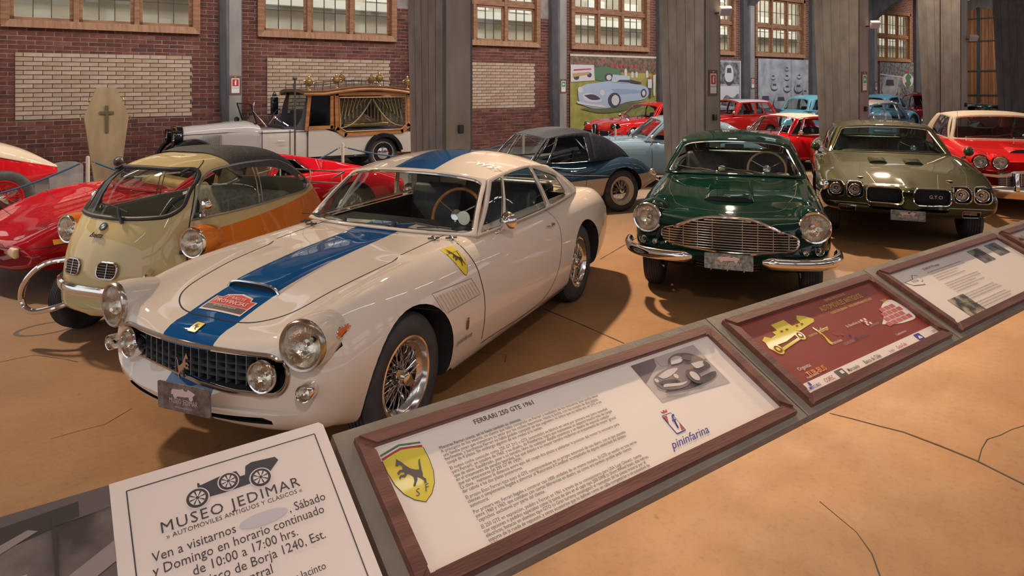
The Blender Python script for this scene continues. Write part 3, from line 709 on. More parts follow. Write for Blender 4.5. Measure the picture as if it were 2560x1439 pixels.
for k in range(6):
    c = column('concrete_column', PU+BAY*k, PV, .41, .80, 6.6, CONC, .045, ['thick concrete column between the striped coupe and the hearse', 'thick concrete column behind the dark green coupe', 'thick concrete column behind the olive muscle car', 'thick concrete column behind the muscle car and pale-roofed car', 'thick concrete column at the right edge behind the red hardtop', None][k]); PROW.append(c)
for k in range(-1, 8):
    u = wcx(k)+2.4-.22; o = empty('wall_pier', (u, VW, 0)); tag(o, kind='structure')
    g = MB(); V = []
    for z, dx in ((0, .10), (1.4, .02), (5.0, -.03), (6.6, -.03)): V.append([(dx, .0, z), (dx, -.16, z), (.10+dx, -.34, z), (.43, -.34, z), (.43, 0, z)])
    g.grid(np.array(V)); g.build('pier_shaft', CONC, o, smooth=False)
    g = MB().box((.28, -.345, 3.3), (.26, .012, 6.6)).build('lit_face', CONC2, o, smooth=False)
    # haunched beam to the column row
    prof = [(0, 6.6), (0, 4.9), (-.5, 5.3), (-1.3, 5.8), (-2.4, 6.05), (-6.4, 6.1), (-7.6, 5.8), (-8.3, 5.2), (-8.4, 6.6)]
    M = Matrix(((0, 0, 1, .03), (1, 0, 0, -.3), (0, 1, 0, 0), (0, 0, 0, 1)))
    MB().prism(prof, M, .36).build('haunched_beam', CONC, o, smooth=False)
cl = MB(); 
for a, b in ((-6, 11.9), (12.7, 16.8)): cl.box((20, (a+b)/2, 6.7), (60, b-a, .2))
co = cl.build('ceiling', noisy('ceiling_concrete', (.20, .18, .16), (.30, .27, .24), 1.2, .9, .1), smooth=False); tag(co, kind='structure')
for i in range(14):
    t = MB().box((-6+i*4.0, 2.2, 6.42), (3.0, .16, .10), None, .02).build('ceiling_light', plain('lamp_housing', (.6, .6, .6), .5)); tag(t, 'white fluorescent tube fitting under the concrete ceiling, out of frame', 'light', 'ceiling tube lights')
    MB().box((0, 0, 0), (2.8, .10, .03)).build('tube', emit('tube_glow', (1, .97, .92), 9), t, smooth=False).location = (-6+i*4.0, 2.2, 6.355)
fw = MB(); fw.box((16, -12.2, 1.6), (60, .4, 3.2)); fw.box((16, -12.2, 6.2), (60, .4, .9)); fo = fw.build('unseen_front_wall', m_far, smooth=False) if False else fw.build('unseen_front_wall', noisy('unseen_rear_wall', (.11, .05, .035), (.19, .10, .075), 2, .9, .1), smooth=False); tag(fo, kind='structure')  # unseen wall behind the camera, added for reflections, left open in the middle
for k in range(-1, 8):
    MB().box((wcx(k)+2.4, -12.0, 4.5), (.5, .6, 2.6)).build('unseen_rear_pier', CONC, fo, smooth=False)
    b_ = MB().box((.2, .4, 3.3), (.45, .8, 6.6)).build('concrete_column', CONC, smooth=False); b_.location = (PU+BAY*k-2.0, -5.2, 0); tag(b_, kind='structure')  # unseen column row behind the camera, added for reflections
# timber door wall at the far right end
DW = empty('wall_right', (41.5, 0, 0)); tag(DW, kind='structure')
MB().box((.3, 9, 3.5), (.3, 16, 7.0)).build('end_wall', CONC, DW, smooth=False)
dpl = [noisy('door_plank_%d' % i, a, b, 2, .6, .2, 20, 6, (1, 8, .6)) for i, (a, b) in enumerate((((.15, .06, .025), (.24, .10, .045)), ((.19, .08, .035), (.28, .125, .055)), ((.12, .05, .022), (.20, .085, .04))))]
for i in range(34):
    v = 10.6+i*.17; MB().box((.10, v, 2.95), (.05, .155, 5.9)).build('door_plank', dpl[i % 3], DW, smooth=False)
for z in (1.3, 2.6, 4.2, 5.4): MB().box((.05, 13.5, z), (.05, 6.0, .07)).build('iron_strap', DARKM, DW, smooth=False)
for v in (12.0, 15.05): MB().box((.04, v, 3), (.06, .12, 6.0)).build('iron_post', DARKM, DW, smooth=False)
# ================================================================== CARS
CARS = 'cars on show in the hall'
def car_root(name, pose, label, cat='car', z=0):
    o = empty(name, (pose[0], pose[1], z), pose[2]); tag(o, label, cat); return o
# ---------------------------------------------------------------- white coupe with blue stripe
def white_coupe():
    car = car_root('sports_coupe', (1.259, 3.891, 3.644), 'cream white coupe with a wide blue stripe over bonnet and roof')
    WHT, BLU = (.72, .63, .545), (.004, .080, .25)
    PNT = paint('white_blue_paint', WHT, BLU, 'stripe', .172)
    WP = paint('white_paint', WHT)
    p = dict(x=(.62, -3.74), n=90,
        top=[(.62, .725), (.45, .775), (.2, .825), (-.2, .875), (-.6, .905), (-.85, .92), (-1.5, .93), (-2.8, .92), (-3.2, .90), (-3.55, .845), (-3.74, .77)],
        fen=[(.62, .80), (.45, .83), (.1, .865), (-.4, .885), (-.9, .90), (-1.6, .905), (-2.3, .905), (-2.8, .90), (-3.2, .885), (-3.55, .835), (-3.74, .76)],
        wid=[(.62, .775), (.3, .80), (-.2, .815), (-1, .825), (-2, .84), (-2.8, .835), (-3.4, .77), (-3.74, .67)],
        sil=[(.62, .285), (.35, .22), (0, .185), (-.5, .19), (-2.6, .19), (-3.2, .24), (-3.74, .36)],
        mid=[(.62, .60), (.2, .63), (-.5, .62), (-1.5, .60), (-2.6, .62), (-3.3, .64), (-3.74, .62)],
        sh=.085, val=.018, curve=(.17, .12), zcf=.50, zcr=.58,
        nose=[(.045, .99, .965), (.085, .972, .90), (.118, .95, .80), (.142, .925, .66), (.155, .90, .50)],
        tail=[(.04, .985, .95), (.08, .955, .84), (.10, .92, .68)])
    body = car_body(p, car, PNT)
    cut = [cyl_cut(.0, .335, .385, s*.50, s*1.2) for s in (1, -1)]+[cyl_cut(-2.6, .335, .375, s*.50, s*1.2) for s in (1, -1)]
    cut.append(poly_cut([(.0, .57)] and rrect(0, .565, 1.10, .165, .08, 6), 'x', .50, 1.2))
    cut.append(poly_cut([(-.95, -.60), (-.95, .60), (-2.7, .60), (-2.7, -.60)], 'z', .30, 1.4))
    for s in (1, -1): cut.append(poly_cut(circ(s*.650, .722, .101, 32), 'x', .50, 1.2))
    for s in (1, -1): cut.append(poly_cut([(s*.08, .335), (s*.08, .36), (s*.45, .375), (s*.49, .36), (s*.49, .34)], 'x', .66, 1.2))
    boolean(body, cut); sf = Surf([body])
    # grille: egg crate set back in the mouth
    gx = lambda y: .735-.20*(y/.8)**2
    rimo = [sf.front(y, z) for y, z in dense(rrect(0, .565, 1.125, .187, .092, 8), .03, True)]
    MB().tube([h[0] for h in rimo if h and h[0].x > .4], .011, 8, closed=True).build('grille_surround', DCHROME, car)
    g = MB()
    for k in range(17):
        y = -.44+.88*k/16
        g.box((gx(y)-.05, y, .565), (.07, .006, .15))
    for z in (.515, .548, .582, .615):
        g.tube([(gx(y)-.05, y, z) for y in np.linspace(-.47, .47, 15)], .035, 4, flat=.09)
    go = g.build('grille', plain('grille_alloy', (.20, .22, .25), .35, .6), car, smooth=False)
    b = MB(); b.box((.60, 0, .565), (.02, 1.05, .17)); b.build('grille_backing', BLACK, go)
    M = Matrix.Translation((.775, .065, .505)) @ FRONT3.to_4x4() @ Matrix.Diagonal((-.085, .125, 1, 1))
    MB().prism([(x, y) for x, y in HORSE], M, .008).build('horse_emblem', ALU, go, smooth=False)
    for s in (1, -1):
        lamp(car, (.708, s*.455, .567), .068, (1, s*.12, 0), 'driving_lamp', depth=.04)
        # headlight with its body-coloured fairing
        q = Vector((0, 1, 0)).rotation_difference(Vector((1, s*.16, .02))).to_matrix(); c = Vector((.655, s*.648, .722))
        fo_ = MB().lathe([(.045, -.38), (.080, -.29), (.106, -.18), (.118, -.07), (.116, .0)], c, 'y', 40, rot=q).build('headlight_fairing', WP, car); sm_ = Surf([body, fo_])
        lamp(car, c+q @ Vector((0, .005, 0)), .106, (1, s*.16, .02), 'headlight', DCHROME, depth=.06, dome=.22)
        h = sf.front(s*.672, .52); c2 = h[0] if h and h[0].x > .3 else Vector((.55, s*.672, .52))
        lamp(car, c2+Vector((.045, 0, 0)), .036, (1, s*.15, 0), 'indicator_lamp', CHROME, depth=.07, dome=.7, bulb=False)
        # side marker
        pts = [(.50+.052*math.cos(a)*(1 if math.cos(a) > 0 else 1.4), .745+.017*math.sin(a)*(1.1 if math.cos(a) > 0 else .8)+.0*a) for a in np.linspace(0, 2*math.pi, 24)[:-1]]
        mk = decal(sm_, 'side', pts, car, ORANGE_L, 'side_marker', s, .008, .02); rim_tube(sm_, 'side', pts, car, .005, s, 'marker_bezel', CHROME, .004, True, step=.01)
        # door, vents, sills
        gap(sf, 'side', sp2([(-.70, .925), (-.675, .86), (-.70, .72), (-.735, .55), (-.745, .30)], 30), car, .008, s, 'door_gap')
        gap(sf, 'side', sp2([(-1.98, .90), (-2.02, .75), (-1.98, .55), (-1.88, .38), (-1.75, .29), (-.745, .27)], 50), car, .006, s, 'door_gap')
        fp = [(-.185, .735), (-.60, .715), (-.685, .60), (-.27, .60)]
        gap(sf, 'side', fp, car, .005, s, 'vent_outline', closed=True, mat=plain('soft_gap', (.30, .25, .22), .7))
        ve = MB()
        for k in range(12):
            f = (k+.8)/12.6; a = np.array(fp[0])*(1-f)+np.array(fp[1])*f; bq = np.array(fp[3])*(1-f)+np.array(fp[2])*f
            a2 = a*.86+bq*.14; b2 = a*.14+bq*.86; P = [sf.proj('side', a2[0]*(1-t)+b2[0]*t, a2[1]*(1-t)+b2[1]*t, .004, s)[0] for t in np.linspace(0, 1, 5)]
            if all(P): ve.tube(P, .008, 6)
        if ve.v: tag(ve.build('side_vent_slats', WP, car), 'row of slanted cooling louvres'); 
        # shield
        ar = plain('shield_green', (.0, .25, .08), .4); rd = plain('shield_red', (.5, .02, .02), .4)
        sh = [(-.555+x*.115*s*-1*-1, .745+y*.175) for x, y in SHIELD]
        so = decal(sf, 'side', sh, car, YEL, 'shield_badge', s, .003, .03)
        decal(sf, 'side', [(-.555-.055, .912), (-.555, .926), (-.555+.055, .912), (-.555+.055, .922), (-.555, .938), (-.555-.055, .922)], so, ar, 'tricolour_band', s, .004, .03)
        decal(sf, 'side', [(-.555-.056, .903), (-.555, .917), (-.555+.056, .903), (-.555+.056, .911), (-.555, .925), (-.555-.056, .911)], so, rd, 'tricolour_band', s, .0045, .03)
        hx = (lambda x: -.555+.035-x*.075) if s > 0 else (lambda x: -.555-.035+x*.075)
        decal(sf, 'side', [(hx(x), .795+y*.095) for x, y in HORSE], so, INK, 'horse', s, .0055, .04)
        gap(sf, 'side', sh, so, .003, s, 'shield_edge', INK, .004, True)
        # small script and crest
        h = sf.proj('side', -.52, .42, .004, s)
        if h[0] is not None:
            n = h[1]; up = (Vector((0, 0, 1))-n*n.z).normalized(); rt = up.cross(n)
            M = Matrix.Translation(h[0]) @ Matrix((rt, up, n)).transposed().to_4x4()
            text('maker_script', 'pininfarina', .042, M @ Matrix.Translation((-.11, -.045, .001)), car, DARKM, shear=.5, sx=1.0)
            cb = MB(); cb.prism(rrect(0, .045, .022, .055, .004, 2), M, .004); cb.prism(rrect(0, .083, .016, .012, .003, 2), M, .004); cb.build('crest', plain('bronze', (.20, .13, .09), .4, .7), car, smooth=False)
        rim_tube(sf, 'side', [(-.43, .225), (-2.2, .225)], car, .012, s, 'sill_moulding', DCHROME, 0)
        # door handle
        hh = sf.proj('side', -1.86, .80, .0, s)[0]
        dh = MB(); dh.tube([hh+Vector((-.04, s*.018, 0)), hh+Vector((.05, s*.024, .003)), hh+Vector((.085, s*.008, 0))], .007, 6); dh.lathe([(.012, 0), (.012, .025), (.0, .028)], hh+Vector((-.04, 0, 0)), 'y', 12); dh.build('door_handle', CHROME, car)
        # waist crease highlight
    # bonnet shut line, cowl, scoop
    gap(sf, 'top', sp2([(-.78, -.50), (-.30, -.485), (.20, -.44), (.47, -.38), (.565, -.26), (.60, 0), (.565, .26), (.47, .38), (.20, .44), (-.30, .485), (-.78, .50)], 90), car, .007, name='bonnet_gap')
    sc = []
    for i in range(24):
        t = i/23; x = .335-.95*t; hgt = .036*(1-t)**1.1*(1 if i else .9); wd = .185
        row = []
        for j in range(17):
            a = -1+2*j/16; y = a*wd; q, n = sf.proj('top', x, y, .001)
            row.append(q+Vector((0, 0, hgt*(1-abs(a)**6)+(-.004 if abs(a) == 1 else 0))))
        sc.append(row)
    mb = MB(); mb.grid(np.array([[tuple(v) for v in r] for r in sc])); so = mb.build('bonnet_scoop', PNT, car)
    P = [tuple(v) for v in sc[0]]; mouth = MB(); lip = [Vector(v)+Vector((-.006, 0, -.004)) for v in P]
    base = [sf.proj('top', v[0]-.006, v[1], .001)[0] for v in P]; mouth.grid(np.array([[tuple(v) for v in lip], [tuple(v) for v in base]])); mouth.build('scoop_opening', BLACK, so)
    MB().tube(P, .008, 6).build('scoop_lip', CHROME, so)
    gv = MB()
    for y0 in (-.17, .17): pass
    b = MB(); pts = [sf.proj('top', -.78-.03*(1-(y/.45)**2), y, .004)[0] for y in np.linspace(-.40, .40, 21)]
    b.tube(pts, .022, 8, flat=.35); b.build('cowl_grille', DARKM, car)
    # nose badge and rally sticker
    nb = [(.655, -.028), (.655, .028), (.715, .028), (.715, -.028)]
    bo = decal(sf, 'top', nb, car, YEL, 'nose_badge', 1, .006, .02); gap(sf, 'top', nb, bo, .005, 1, 'badge_edge', CHROME, .007, True)
    decal(sf, 'top', [(.665+y*.042, .016-x*.034) for x, y in HORSE], bo, INK, 'horse', 1, .008, .03)
    st = [(.40, -.145), (.40, .145), (.515, .145), (.515, .10), (.54, .09), (.56, 0), (.54, -.09), (.515, -.10), (.515, -.145)]
    st = [(.955-x, y) for x, y in st]
    PW = plain('sticker_pale', (.70, .56, .52), .5)
    s0 = decal(sf, 'top', st, car, PW, 'rally_sticker', 1, .003, .04)
    ins = [(.478+(x-.478)*.86, y*.95) for x, y in st]
    decal(sf, 'top', [q for q in ins if q[0] < .50]+[(.50, ins[1][1]), (.50, ins[0][1])][::-1] if False else [(.50, -.135), (.50, .135), (.445, .135), (.445, .095), (.425, .085), (.408, 0), (.425, -.085), (.445, -.095), (.445, -.135)], s0, plain('sticker_red', (.55, .03, .03), .5), 'sticker_field', 1, .004, .04)
    decal(sf, 'top', [(.504, -.135), (.504, .135), (.543, .135), (.543, -.135)], s0, plain('sticker_black', (.03, .02, .02), .5), 'sticker_field', 1, .004, .04)
    def toptext(s_, x, y, size, mat, par, bold=0):
        h, n = sf.proj('top', x, y, .007); right = Vector((0, 1, 0)); right = (right-n*right.dot(n)).normalized(); up = n.cross(right)
        text('lettering', s_, size, Matrix.Translation(h) @ Matrix((right, up, n)).transposed().to_4x4(), par, mat, 'CENTER', bold=bold)
    toptext('2º RALLYE', .452, 0, .030, PW, s0, .001); toptext('PROVINCIAS', .490, 0, .040, PW, s0, .001); toptext('AUTOS ANTIGUOS', .524, 0, .018, PW, s0)
    # roof lettering
    # greenhouse
    cr = lambda s: .055+.045*math.sin(math.pi*min(1, s*1.0))
    g = greenhouse(dict(base=[(-.86, .70, .905), (-1.5, .73, .905), (-2.2, .72, .91), (-2.75, .66, .915), (-3.0, .58, .91)],
        roof=[(-1.225, .585, 1.215), (-1.5, .605, 1.245), (-1.85, .61, 1.25), (-2.2, .60, 1.215), (-2.52, .56, 1.13)],
        bulge=(.14, .07, .10, .05), crown=cr, bow=.012, zb=(.015, .02), ws=[(.018, .03), (.982, .03), (.978, .95), (.022, .95)], wsr=.14, wtr=.012,
        rw=[(.12, .12), (.88, .12), (.85, .92), (.15, .92)], rwr=.35,
        wins=[((0, .155), [(.012, .04), (.145, .03), (.152, .95), (.04, .93)], .10), ((.155, .50), [(.160, .03), (.49, .03), (.49, .96), (.160, .95)], .07), ((.50, 1), [(.51, .03), (.72, .05), (.78, .66), (.51, .95)], .22)]), car, PNT, pillar=WP)
    ro = [c for c in car.children if c.name.startswith('roof')][0]; rf = Surf([ro])
    for txt, x, y, sz in (('W27', -1.42, .37, .10),):
        h, n = rf.proj('top', x, y, .002); right = Vector((0, 1, 0)); right = (right-n*right.dot(n)).normalized(); up = n.cross(right)
        pw = plain('roof_vinyl', (.9, .86, .84), .4)
        text('roof_lettering', txt, sz, Matrix.Translation(h) @ Matrix((right, up, n)).transposed().to_4x4(), car, pw, bold=.003)
    # mirrors: wing mirror on the near door, inner mirror
    m = sf.proj('side', -1.13, .875, 0, 1)[0]
    mb = MB(); mb.lathe([(.034, 0), (.030, .010), (.014, .02)], m, 'y', 18); mb.tube([m, m+Vector((-.01, .05, .045)), m+Vector((0, .075, .075))], .009, 8)
    mo = mb.build('door_mirror', CHROME, car); MB().lathe([(.0, .06), (.03, .052), (.052, .03), (.062, 0), (.058, -.012), (0, -.016)], m+Vector((.0, .085, .09)), 'x', 24).build('mirror_shell', CHROME, mo)
    MB().box((-1.30, .05, 1.185), (.02, .20, .055), None, .008).build('inner_mirror', RUB, car)
    # windscreen wipers
    for y0, y1 in ((-.30, -.62), (.12, .48)):
        a, _ = sf.proj('top', -.775, y0, .03); P0 = g['front'](.5+y1/1.37*.5+.0, .10)
        wp = MB(); e = Vector((float(P0[0])+.02, y1 if abs(y1) < .6 else y1*.98, float(P0[2])+.01)); wp.tube([a, (a+e)/2+Vector((.0, 0, .02)), e], .006, 6); wp.lathe([(.014, -.02), (.014, .012), (0, .016)], a, 'z', 12)
        d = Vector((0, math.copysign(.17, y1-y0), .0)); wp.tube([e-d*.9+Vector((.015, 0, -.012)), e+Vector((0, 0, .004)), e+d*.5+Vector((-.02, 0, -.005))], .006, 6)
        wp.build('windscreen_wiper', DARKM, car)
    for s in (-1, 1):   # bonnet catches and washer jets
        for k, yy in enumerate((.50, .60)):
            q, n = sf.proj('top', -.66-.05*k, s*yy, .012)
            if q is not None:
                cb = MB(); cb.tube([q+Vector((-.03, -.03, 0)), q+Vector((.0, .0, .012)), q+Vector((.03, .03, 0))], .007, 6); cb.tube([q+Vector((.02, -.03, 0)), q+Vector((-.02, .03, .004))], .006, 6); cb.build('bonnet_catch', DARKM, car)
    interior(car, -.98, .57, .90, [(-1.75, .33), (-1.75, -.33)], wheel=(-1.22, .34, .95, .195, 66), bench=-2.45, xend=-2.7)
    tr = MB()
    for s in (1, -1): tr.box((-1.8, s*.615, .80), (1.7, .03, .20), None, .012)
    tr.build('door_trim', plain('grey_vinyl', (.38, .40, .38), .5), car)
    hs = MB(); hs.lathe([(.0, 0), (.05, .002), (.05, -.002)], (0, 0, 0), 'y', 24)
    o = MB().lathe([(.0, .004), (.048, .004), (.048, 0)], (-1.045, .50, .975), 'x', 24).build('tax_disc', plain('white_disc', (.8, .8, .76), .5), car)
    wp = make_wheel(.335, .185, .205, 'wire', ALU, CHROME)
    put_wheels(car, wp, [(0, .665, .335, .3), (-2.6, .675, .335, 1.2), (0, -.665, .335, .7), (-2.6, -.675, .335, 2)])
    ax = MB(); ax.tube([(0, -.6, .30), (0, .6, .30)], .04, 8); ax.tube([(-2.6, -.6, .33), (-2.6, .6, .33)], .05, 8); ax.box((-1.3, 0, .24), (2.2, .5, .10)); ax.build('underbody', BLACK, car)
    plate(car, Vector((.845, .115, .455)), .345, .125, Matrix.Rotation(R(3), 3, 'X') @ FRONT3)
    return car
white_coupe()
# ---------------------------------------------------------------- generic pieces for the other cars
def arches(fx, rx, r, zc=.32, yi=.48, rr=None): return [cyl_cut(fx, zc, r, s*yi, s*1.3) for s in (1, -1)]+[cyl_cut(rx, zc, rr or r, s*yi, s*1.3) for s in (1, -1)]
def cabin_cut(x0, x1, hy, z=.30): return poly_cut([(x0, hy), (x0, -hy), (x1, -hy), (x1, hy)], 'z', z, 1.6)
def underbody(car, fx, rx, z=.24, wd=.6):
    ax = MB(); ax.tube([(fx, -wd, .30), (fx, wd, .30)], .04, 8); ax.tube([(rx, -wd, .32), (rx, wd, .32)], .05, 8); ax.box(((fx+rx)/2, 0, z), (abs(fx-rx)*.8, .5, .10)); ax.build('underbody', BLACK, car)
def wipers(car, sf, xs, pairs, reach=.30, mat=DARKM, up=.10):
    for y0, d in pairs:
        a = sf.proj('top', xs, y0, .03)[0]
        if a is None: continue
        e = a+Vector((-.10, d*reach, up*.55)); wp = MB(); wp.tube([a, (a+e)/2+Vector((.02, 0, .015)), e], .006, 6)
        wp.tube([e+Vector((.04, -d*.20, -.035)), e+Vector((.01, 0, .008)), e+Vector((-.04, d*.16, .03))], .006, 6); wp.lathe([(.014, -.03), (.014, .01), (0, .015)], a, 'z', 10); wp.build('windscreen_wiper', mat, car)
def mirror(car, base, s, off=(.0, .10, .10), r=.055, mat=CHROME, name='door_mirror'):
    b = Vector(base); o = Vector((off[0], off[1]*s, off[2])); mb = MB(); mb.lathe([(.028, -.01), (.026, .01), (.01, .02)], b, 'z', 14); mb.tube([b, b+o*.6, b+o], .008, 6)
    m = mb.build(name, mat, car); MB().lathe([(0, r*1.1), (r*.6, r*.9), (r*.95, r*.4), (r, 0), (r*.93, -.01), (0, -.012)], b+o+Vector((0, 0, .01)), 'x', 20).build('mirror_shell', mat, m); return m
# ---------------------------------------------------------------- dark green coupe
def green_coupe():
    car = car_root('sports_coupe', (5.273, 3.921, 3.750), 'dark green coupe facing the viewer with a wide chrome slatted grille')
    G = (.002, .020, .013); PNT = paint('dark_green_paint', G)
    p = dict(x=(.60, -3.75), n=84,
        top=[(.60, .80), (.40, .845), (.1, .89), (-.4, .925), (-.9, .945), (-1.5, .95), (-2.9, .95), (-3.4, .93), (-3.75, .88)],
        fen=[(.60, .80), (.45, .845), (.1, .875), (-.4, .895), (-.9, .905), (-1.6, .90), (-2.6, .93), (-3.2, .93), (-3.75, .84)],
        wid=[(.60, .79), (.3, .825), (-.2, .84), (-1, .845), (-2, .845), (-2.8, .84), (-3.4, .79), (-3.75, .70)],
        sil=[(.60, .36), (.35, .28), (0, .20), (-.5, .19), (-2.6, .19), (-3.2, .24), (-3.75, .36)],
        mid=[(.60, .60), (.2, .62), (-.5, .60), (-1.5, .58), (-2.6, .62), (-3.75, .64)],
        sh=.09, val=.03, curve=(.20, .12), zcf=.60, zcr=.58,
        nose=[(.05, .99, .965), (.10, .975, .90), (.145, .955, .80), (.18, .93, .66), (.195, .91, .50)])
    body = car_body(p, car, PNT)
    half = [(0, .778), (.12, .775), (.24, .758), (.33, .728), (.41, .692), (.48, .668), (.525, .64), (.535, .60), (.515, .562), (.46, .538), (.3, .522), (0, .512)]
    out = sp2(half+[(-a, b) for a, b in half[-2:0:-1]], 90, True)
    cut = arches(0, -2.59, .375, .33)+[poly_cut(out, 'x', .52, 1.2), cabin_cut(-1.0, -2.75, .62), poly_cut(rrect(0, .385, .54, .085, .02, 3), 'x', .55, 1.3)]
    for s in (1, -1): cut.append(poly_cut(circ(s*.672, .729, .112, 32), 'x', .46, 1.2))
    boolean(body, cut); sf = Surf([body])
    # grille
    ring = [sf.front(a*1.02, .645+(b-.645)*1.03) for a, b in out]; GM = plain('grille_chrome', (.75, .66, .58), .18, 1.0)
    MB().tube([h[0] for h in ring if h and h[0].x > .45], .013, 8, closed=True).build('grille_surround', GM, car)
    def span(z):
        xs_ = []
        for i in range(len(out)):
            a, b = out[i], out[(i+1) % len(out)]
            if (a[1]-z)*(b[1]-z) < 0: xs_.append(a[0]+(z-a[1])/(b[1]-a[1])*(b[0]-a[0]))
        return (min(xs_), max(xs_)) if len(xs_) >= 2 else None
    gx = lambda y: .765-.20*(y/.84)**2
    g = MB(); bars = [.535+k*.0212 for k in range(12)]
    for z in bars:
        q = span(z)
        if q: g.tube([(gx(y), y, z) for y in np.linspace(q[0], q[1], 25)], .0055, 6)
    for k in range(-4, 5):
        y = k*.118; zs_ = [out[i][1]+(y-out[i][0])/(out[(i+1) % len(out)][0]-out[i][0])*(out[(i+1) % len(out)][1]-out[i][1]) for i in range(len(out)) if (out[i][0]-y)*(out[(i+1) % len(out)][0]-y) < 0]
        if len(zs_) >= 2: g.tube([(gx(y)-.012, y, min(zs_)), (gx(y)-.012, y, max(zs_))], .004, 6)
    go = g.build('grille', GM, car); MB().box((.60, 0, .645), (.02, 1.08, .28)).build('grille_backing', BLACK, go)
    g2 = MB()
    for z in (.355, .378, .40): g2.tube([(.70-.1*(y/.3)**2, y, z) for y in np.linspace(-.255, .255, 9)], .005, 6)
    for y in (-.13, 0, .13): g2.tube([(.70, y, .345), (.70, y, .42)], .005, 6)
    g2.build('lower_grille', DCHROME, car)
    for s in (1, -1):
        c = Vector((.60, s*.668, .728)); q = Vector((0, 1, 0)).rotation_difference(Vector((1, s*.20, .05))).to_matrix()
        MB().lathe([(.145, -.30), (.155, -.2), (.152, -.10), (.142, -.03), (.133, .0)], c, 'y', 40, rot=q).build('headlight_fairing', PNT, car)
        lamp(car, c+q @ Vector((0, .004, 0)), .118, (1, s*.20, .05), 'headlight', CHROME, depth=.05, dome=.30)
        for yy, zz, rr in ((.70, .545, .034), (.595, .535, .022)):
            h = sf.front(s*yy, zz)
            if h: lamp(car, h[0]+Vector((.02, 0, 0)), rr, (1, s*.3, 0), 'side_lamp', CHROME, depth=.05, dome=.6, bulb=False)
        # quarter bumpers
        P = [(.86, .27), (.855, .40), (.82, .55), (.74, .70), (.62, .80), (.46, .86), (.30, .875)]; P3 = crspline([(a, b*s, .475-.02*i/6) for i, (a, b) in enumerate(P)], 40)
        b = MB(); rr = [.012+.030*min(1, i/3, (39-i)/6+.25) for i in range(40)]
        V = []
        for i in range(40):
            t_ = P3[min(i+1, 39)]-P3[max(i-1, 0)]; n_ = Vector((-t_[1], t_[0], 0)).normalized()*(-s)
            hgt = .046*min(1, .35+i/4); dep = .035*min(1, .3+i/4)
            V.append([tuple(Vector(P3[i])+n_*dep*math.cos(a)+Vector((0, 0, hgt*math.sin(a)))) for a in np.linspace(0, 2*math.pi, 15)[:-1]])
        b.grid(np.array(V), wrap=True); b.f += [tuple(range(14)), tuple(39*14+k for k in range(14))]; b.m += [0, 0]; b.build('quarter_bumper', CHROME, car)
        b = MB(); b.tube([(.55, s*.45, .45), (.83, s*.45, .46)], .02, 6); b.build('bumper_bracket', BLACK, car)
        gap(sf, 'side', [(-.80, .92), (-.83, .6), (-.85, .3)], car, .007, s, 'door_gap')
        if s > 0: mirror(car, sf.proj('top', -.72, s*.80, 0)[0] or (-.72, s*.8, .9), s, (-.02, .05, .10), .05)
    gap(sf, 'top', sp2([(-.80, -.60), (-.30, -.58), (.15, -.52), (.42, -.40), (.53, -.2), (.56, 0), (.53, .2), (.42, .40), (.15, .52), (-.30, .58), (-.80, .60)], 80), car, .005, name='bonnet_gap')
    sc = []
    for i in range(22):
        t = i/21; x = .30-.86*t; hg = .040*(1-t)**1.0; wd = .215-.02*t; row = []
        for j in range(17):
            a = -1+2*j/16; q, n = sf.proj('top', x+.03*(1-a*a)*(1-t), a*wd, .001); row.append(tuple(q+Vector((0, 0, hg*(1-abs(a)**5)-(.004 if abs(a) == 1 else 0)))))
        sc.append(row)
    so = MB().grid(np.array(sc)).build('bonnet_scoop', PNT, car); lip = [Vector(v)+Vector((-.004, 0, -.003)) for v in sc[0]]
    MB().grid(np.array([[tuple(v) for v in lip], [tuple(sf.proj('top', v.x, v.y, .001)[0]) for v in lip]])).build('scoop_opening', BLACK, so)
    h, n = sf.proj('top', .68, 0, .008)
    if h is None: h, n = sf.proj('front', 0, .81, .006)
    up = Vector((-.35, 0, .93)); M = Matrix.Translation(h) @ Matrix((Vector((0, 1, 0)), up.cross(Vector((0, 1, 0))).cross(Vector((0, 1, 0))) if False else Vector((-.55, 0, .83)), Vector((.83, 0, .55)))).transposed().to_4x4()
    MB().prism([(-.075, .012), (-.06, .018), (-.02, .012), (0, .017), (.02, .012), (.06, .018), (.075, .012), (.03, -.006), (.01, -.012), (-.01, -.012), (-.03, -.006)], M, .005).build('winged_badge', CHROME, car, smooth=False)
    g = greenhouse(dict(base=[(-.96, .70, .925), (-1.6, .735, .93), (-2.4, .72, .945), (-2.95, .62, .96), (-3.25, .54, .96)],
        roof=[(-1.36, .555, 1.225), (-1.65, .58, 1.25), (-2.0, .585, 1.255), (-2.3, .57, 1.235), (-2.6, .53, 1.18)],
        bulge=(.17, .09, .10, .06), crown=lambda s: .06+.03*math.sin(math.pi*s), bow=.015, zb=(.02, .02), ws=[(.018, .03), (.982, .03), (.965, .93), (.035, .93)], wsr=.18,
        rw=[(.14, .12), (.86, .12), (.82, .90), (.18, .90)], rwr=.35, rgl=GLV,
        wins=[((0, .14), [(.02, .06), (.125, .04), (.13, .93), (.10, .88)], .12), ((.14, .52), [(.148, .04), (.51, .03), (.51, .95), (.148, .93)], .07), ((.52, 1), [(.53, .03), (.78, .06), (.72, .75), (.53, .94)], .22)]), car, PNT)
    interior(car, -1.10, .58, .92, [(-1.85, .34), (-1.85, -.34)], wheel=(-1.30, .34, .965, .195, 66, plain('pale_wood_rim', (.5, .33, .15), .3)), bench=-2.5, xend=-2.75)
    MB().box((-1.42, .0, 1.19), (.02, .20, .055), None, .008).build('inner_mirror', RUB, car)
    MB().box((-1.12, -.12, .975), (.10, .07, .05), None, .02).build('dashboard_sponge', plain('pale_sponge', (.5, .5, .36), .9), car)
